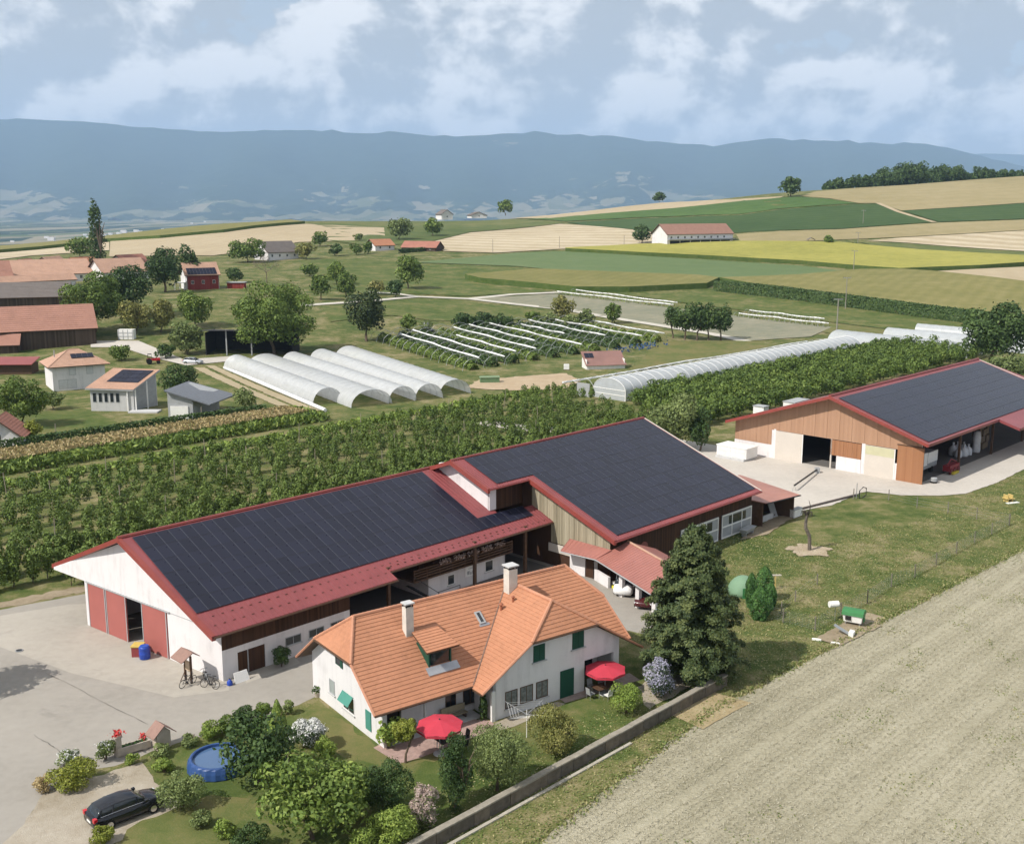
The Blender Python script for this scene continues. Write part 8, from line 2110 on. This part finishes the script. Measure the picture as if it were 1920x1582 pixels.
for (a, l) in (((1531, 1200), 'left white block on the ground at the pen edge'), ((1566, 1207), 'right white block on the ground at the pen edge')):
    p = G(*a); t = thing('white_block', (p[0], p[1], 0), R(-22), l, 'block', 'white blocks at the pen edge'); mb = MB(); mb.box(-.38, .38, -.08, .08, 0, .14); mb.box(-.3, .3, -.05, .05, .14, .17); mb.build('block', WPAINT, t)
p = G(1393, 1112); t = thing('green_dome', (p[0], p[1], 0), 0, 'pale green dome tent between the conifer and the cypresses', 'tent')
mb = MB(); prof = [(1.5 * math.cos(a), 1.75 * math.sin(a)) for a in np.linspace(0, 1.5, 8)]; mb.lathe(prof, 0, 0, 18); mb.build('canopy', plain('pale_green_cloth', (.17, .28, .18), .7, var=.1), t, smooth=True); mb = MB(); mb.box(-.35, .35, -1.52, -1.45, 0, 1.0); mb.build('flap', GRN, t)
p = G(1453, 1104); t = thing('perch_post', (p[0], p[1], 0), 0, 'yellow T-shaped perch post beside the cypresses', 'post')
YEL = plain('yellow_wood', (.5, .38, .14), .7); mb = MB(); mb.box(-.05, .05, -.05, .05, 0, 1.35); mb.build('post', YEL, t); mb = MB(); mb.box(-.55, .55, -.06, .06, 1.35, 1.45); mb.build('bar', CREAM, t)
p = G(1890, 940); t = thing('wooden_stand', (p[0], p[1], 0), R(20), 'small pale wooden stand on the grass at the right edge', 'stand')
for x in (-.35, .35): mb = MB(); mb.box(x - .06, x + .06, -.4, .4, 0, .9); mb.build('side', YEL, t)
mb = MB(); mb.box(-.6, .6, -.45, .45, .4, .5); mb.build('seat', YEL, t); mb = MB(); mb.box(-.9, .9, -1.0, -.5, 0, .06); mb.build('plank', WPAINT, t)
# concrete slab edge with dark kerb, hose rack, pole on the yard
t = thing('slab_kerb', wl(72.0, -7.6), FARM.rot, 'dark kerb along the edge of the concrete slab by the shed', 'kerb')
A, B = FARM.at(1498, 958), FARM.at(1608, 930)
mb = MB(72.0, -7.6); mb.wall(A, B, [(0, -.1), (math.hypot(B[0] - A[0], B[1] - A[1]), -.1), (math.hypot(B[0] - A[0], B[1] - A[1]), .28), (0, .28)], .25); mb.build('kerb', plain('dark_kerb', (.12, .1, .09), .9), t)
p = G(1489, 921, 0); q = G(1534, 885, 0)
t = thing('grain_auger', (p[0], p[1], 0), 0, 'long thin dark auger pole rising across the concrete yard', 'auger')
d = Vector((q[0] - p[0], q[1] - p[1], 0)); mb = MB(); mb.tube([(0, 0, .8), (d.x * .95, d.y * .95, .5)], .12, 6); mb.build('tube', BLACK, t); mb = MB(); mb.box(d.x * .95 - .3, d.x * .95 + .3, d.y * .95 - .3, d.y * .95 + .3, 0, .8); mb.build('motor', GREYW, t)
mb = MB(); mb.tube([(-.3, 0, 0), (0, 0, .8), (.3, 0, 0)], .04, 4); mb.build('stand', STEEL, t)
p = G(1613, 934); t = thing('hose_rack', (p[0], p[1], 0), R(30), 'dark bent pipe rack at the corner of the concrete slab', 'rack')
mb = MB(); mb.tube([(-.2, 0, 0), (-.2, 0, 1.0), (.4, 0, 1.4), (1.0, 0, 1.2), (1.0, 0, .3), (.3, 0, 0)], .07, 6); mb.build('pipe', BLACK, t); mb = MB(); mb.tube([(-.5, .2, 0), (-.5, .2, 2.0)], .05, 5); mb.build('post', STEEL, t)
# white container beside the orange barn
t = thing('white_container', wl(92.2, 11.2), FARM.rot, 'white metal container with panelled side beside the orange barn', 'container')
mb = MB(); mb.box(0, 3.0, 0, 5.0, .35, 1.8); mb.build('body', WPAINT, t); mb = MB(); mb.box(-.08, 3.1, -.08, 5.1, 1.8, 1.9); mb.build('lid', WPAINT, t); mb = MB(); mb.box(-.5, 2.8, .1, 4.9, 0, .35); mb.build('plinth', GREYP, t)
mb = MB()
for y0 in (.15, 2.6):
    for z0_ in (.45, 1.12): mb.box(-.05, -.003, y0, y0 + 2.2, z0_, z0_ + .58)
mb.build('side_panels', plain('panel_white', (.66, .66, .66), .5), t)
# things standing in the open side of the orange barn
t = thing('grey_trailer', wl(99.5, -10.6), FARM.rot, 'grey-white box trailer under the orange barn roof', 'trailer')
mb = MB(); mb.box(0, 6.8, 0, 2.4, .8, 2.9); mb.build('box', GREYW, t); mb = MB(); mb.box(-.05, 3.4, -.08, -.003, 1.3, 3.1); mb.box(3.6, 6.7, -.08, -.003, 1.5, 3.0); mb.build('side_boards', WPAINT, t)
for x in (1.6, 5.2): mb = MB(); mb.tube([(x, -.02, .45), (x, .3, .45)], .45, 14); mb.build('wheel', RUBBER, t)
t = thing('red_machine', wl(104.5, -13.2), FARM.rot, 'dark red field machine with yellow foot under the orange barn eave', 'machine')
mb = MB(); mb.box(0, 3.2, 0, 1.0, .5, 1.3); mb.build('body', plain('machine_red', (.2, .02, .025), .5), t); mb = MB(); mb.box(.4, 2.2, -.4, .1, .1, .4); mb.build('foot', plain('machine_yellow', (.5, .4, .04), .5), t)
for x in (.4, 1.6, 2.8): mb = MB(); mb.tube([(x, -.1, .5), (x, .1, .5)], .42, 12); mb.build('wheel', plain('machine_wheel_%d' % int(x * 10), (.12, .015, .02), .6), t)
mb = MB(); mb.tube([(.2, .5, 1.3), (1.4, .5, 2.0), (3.2, .5, 1.4)], .08, 6); mb.build('arm', plain('arm_red', (.25, .03, .03), .5), t)
BAG = plain('bag_fabric', (.6, .61, .64), .8, .1, var=.15, scale=3)
for i, (u, v, s_) in enumerate(((116.2, -9.6, 1), (117.5, -9.9, 1.1), (118.8, -10.0, 1.0), (117.2, -8.4, 1.15), (118.6, -8.5, 1.1), (119.8, -8.9, 1.0))):
    t = thing('bulk_bag', wl(u, v), FARM.rot + .2 * i, 'white bulk bag under the orange barn, %s of the heap' % ['front left', 'front middle', 'front right', 'rear left', 'rear middle', 'rear right'][i], 'bag', 'white bulk bags under the orange barn')
    mb = MB(); w_ = .55 * s_; mb.lathe([(w_ * .9, 0), (w_ * 1.05, .3), (w_, .9 * s_), (w_ * .6, 1.2 * s_), (w_ * .2, 1.35 * s_), (w_ * .3, 1.7 * s_)], 0, 0, 9); mb.build('sack', BAG, t, smooth=True)
    mb = MB(); mb.tube([(-.3, 0, 1.2 * s_), (-.1, 0, 1.75 * s_), (.25, 0, 1.2 * s_)], .03, 4); mb.build('loop', BAG, t)
CRT = boards('crate_wood', (.13, .1, .07), (.24, .19, .13), .15)
for i in range(12):
    u, v, z = 123.0 + (i % 3) * 1.35, -9.5 - (.15 if i % 2 else 0), (i // 3) * 1.05
    t = thing('wooden_crate', wl(u, v, z), FARM.rot, 'wooden crate in the stack under the orange barn, %s, %s' % (['left column', 'middle column', 'right column'][i % 3], ['bottom', 'second', 'third', 'top'][i // 3]), 'crate', 'crates stacked under the orange barn')
    mb = MB(); mb.box(-.6, .6, -.5, .5, .1, 1.0); mb.build('box', CRT, t); mb = MB(); mb.box(-.62, -.4, -.52, .52, 0, .1); mb.box(.4, .62, -.52, .52, 0, .1); mb.build('feet', BROWN, t)
t = thing('wrapped_bale', wl(121.2, -10.2), FARM.rot, 'tall white film-wrapped stack beside the crates', 'bale'); mb = MB(); mb.lathe([(.55, 0), (.6, .5), (.55, 1.5), (.6, 2.4), (.45, 3.3)], 0, 0, 10); mb.build('wrap', BAG, t, smooth=True); mb = MB(); mb.box(-.6, .6, -.6, .6, -.02, .12); mb.build('pallet', BROWN, t)
t = thing('tyre_stack', wl(98.9, -13.4), 0, 'stack of grey tyres at the corner of the orange barn', 'tyres')
for k in range(3): mb = MB(); mb.lathe([(.25, k * .26), (.42, k * .26 + .02), (.45, k * .26 + .13), (.42, k * .26 + .24), (.25, k * .26 + .26)], 0, 0, 14); mb.build('tyre', GREYW if k else RUBBER, t, smooth=True)
# trailers and boxes behind the ridge of the orange barn
for (u, v, z, s_, l) in ((g(1432, 764, 3.2)[0], g(1432, 764, 3.2)[1], 0, (1.6, 2.0, 3.2), 'white lattice crate behind the left roof of the orange barn'), (g(1490, 755, 3)[0], g(1490, 755, 3)[1], 0, (5, 2.2, 2.9), 'white box trailer behind the left roof of the orange barn')):
    t = thing('white_trailer', wl(u, v, z), FARM.rot, l, 'trailer'); mb = MB(); mb.box(0, s_[0], 0, s_[1], .4, s_[2]); mb.build('box', WPAINT, t); mb = MB(); mb.box(-.1, s_[0] + .1, -.1, s_[1] + .1, s_[2], s_[2] + .12); mb.build('lid', GREYW, t)
# things by the small shed
t = thing('white_cabinet', wl(71.9, -8.4), FARM.rot, 'white low cabinet in front of the rust-roofed shed', 'cabinet'); mb = MB(); mb.box(-.9, .9, -.3, .3, .05, .95); mb.build('body', WPAINT, t); mb = MB(); mb.box(-.95, .95, -.35, .35, .953, 1.02); mb.build('top', GREYW, t)
t = thing('feed_trough', wl(61.5, -8.3), FARM.rot + R(8), 'grey metal feed trough in front of the barn doors', 'trough'); mb = MB(); mb.hexa([(-1.1, -.3, .4), (1.1, -.3, .4), (1.1, .3, .4), (-1.1, .3, .4)], [(-1.3, -.5, .85), (1.3, -.5, .85), (1.3, .5, .85), (-1.3, .5, .85)]); mb.build('bin', GREYW, t)
for x in (-.9, .9): mb = MB(); mb.box(x - .05, x + .05, -.3, .3, 0, .4); mb.build('leg', STEEL, t)
t = thing('tipped_board', wl(69.8, -6.6), FARM.rot, 'grey board leaning inside the rust-roofed shed', 'board'); mb = MB(); mb.hexa([(-.6, -.3, 0), (.6, -.3, 0), (.6, -.2, 0), (-.6, -.2, 0)], [(-.6, .5, 1.9), (.6, .5, 1.9), (.6, .6, 1.9), (-.6, .6, 1.9)]); mb.build('board', GREYW, t); mb = MB(); mb.box(-.1, .1, -.2, .4, 0, .4); mb.build('prop', BROWN, t)
# yard: barrier with yellow foot beside the garage
p = G(1128, 1092); t = thing('barrier', (p[0], p[1], 0), FARM.rot + R(70), 'thin metal trestle with yellow end on the yard by the garage', 'barrier'); mb = MB(); mb.tube([(-.9, 0, 0), (-.9, 0, 1.0), (.9, 0, 1.0), (.9, 0, 0)], .025, 5); mb.build('frame', STEEL, t); mb = MB(); mb.tube([(-2.2, 0, .3), (1.2, 0, .6)], .05, 5); mb.build('bar', BLACK, t); mb = MB(); mb.box(-2.4, -2.1, -.12, .12, .15, .4); mb.build('yellow_end', plain('signal_yellow', (.65, .6, .05), .5), t)
# orchard stakes
rs = np.random.RandomState(61); ST = MB().tube([(0, 0, -.2), (0, 0, 3.6)], [.06, .05], 6).mesh('stake', plain('stake_wood', (.3, .26, .2), .9, var=.3))
k = 0
for r_, v_ in enumerate((41.8, 49.8, 58.0, 66.0)):
    for c_, u_ in enumerate(np.arange(-22 + (v_ % 3) * 4, 104, 15.0)):
        o = put('orchard_stake', ST, None, wl(u_ + rs.normal(0, 1), v_), (rs.normal(0, .05), rs.normal(0, .05), 0)); tag(o, 'wooden orchard stake, %s from left in the %s line behind the barns' % (['first', 'second', 'third', 'fourth', 'fifth', 'sixth', 'seventh', 'eighth', 'ninth'][c_], ['nearest', 'second', 'third', 'farthest'][r_]), 'stake', 'orchard stakes'); k += 1
for (a, l) in (((105, 826), 'pale stake in front of the clipped hedge, left'), ((378, 792), 'pale stake in front of the clipped hedge, right'), ((245, 816), 'pale stake in front of the clipped hedge, middle')):
    p = hit(*a); o = put('hedge_stake', ST, None, tuple(p), (0, .03, 0), (1.3, 1.3, .75)); tag(o, l, 'stake', 'stakes in front of the clipped hedge')

# yard joints, drain and the tree outside the frame whose shadow reaches the yard
JOINT = plain('joint_filler', (.12, .11, .1), .9, .1, var=.4, scale=3)
for i, (a, b_, l) in enumerate((((85, 1262), (268, 1362), 'long crack-like joint across the middle of the yard'), ((62, 1378), (142, 1442), 'joint in the yard near the clipped yellow bush'))):
    A, B = G(*a), G(*b_); rs = np.random.RandomState(90 + i); n = 26; t = thing('yard_joint', (A[0], A[1], .055), 0, l, 'joint')
    d = (B - A)[:2]; nn = np.array([-d[1], d[0]]) / np.linalg.norm(d); w0 = [.008 + .03 * rs.rand() ** 2 for _ in range(n)]; of = np.cumsum(rs.normal(0, .03, n)); V = []; Fc = []
    for k in range(n):
        q = d * k / (n - 1) + nn * of[k]
        V += [(q[0] - nn[0] * w0[k], q[1] - nn[1] * w0[k], 0), (q[0] + nn[0] * w0[k], q[1] + nn[1] * w0[k], 0)]
    Fc = [(2 * k, 2 * k + 1, 2 * k + 3, 2 * k + 2) for k in range(n - 1)]
    mb = MB(); mb.add(V, Fc); mb.build('joint', JOINT, t)
p = G(36, 1220); t = thing('drain_cover', (p[0], p[1], .03), .4, 'small round drain cover in the yard near the left edge', 'drain'); mb = MB(); mb.lathe([(.32, 0), (.32, .03), (.26, .035)], 0, 0, 14); mb.build('rim', STEEL, t); mb = MB(); mb.lathe([(.25, .03), (.25, .045)], 0, 0, 12); mb.build('lid', BLACK, t)
rs = np.random.RandomState(8); t = thing('yard_tree', (-43.6, 76.6, 0), 0, 'tree left of the yard whose shadow falls on the concrete', 'tree')
put('crown', foliage_mesh('crown', [blob_crown(rs, 2.9, 2.9, 2.0, 8.2, 5000, .26, lobes=22, lobe_r=.36)], LM['mid']), t); trunk_mb(rs, 8, .2, 2.6, 2.6).build('trunk', BARK, t)
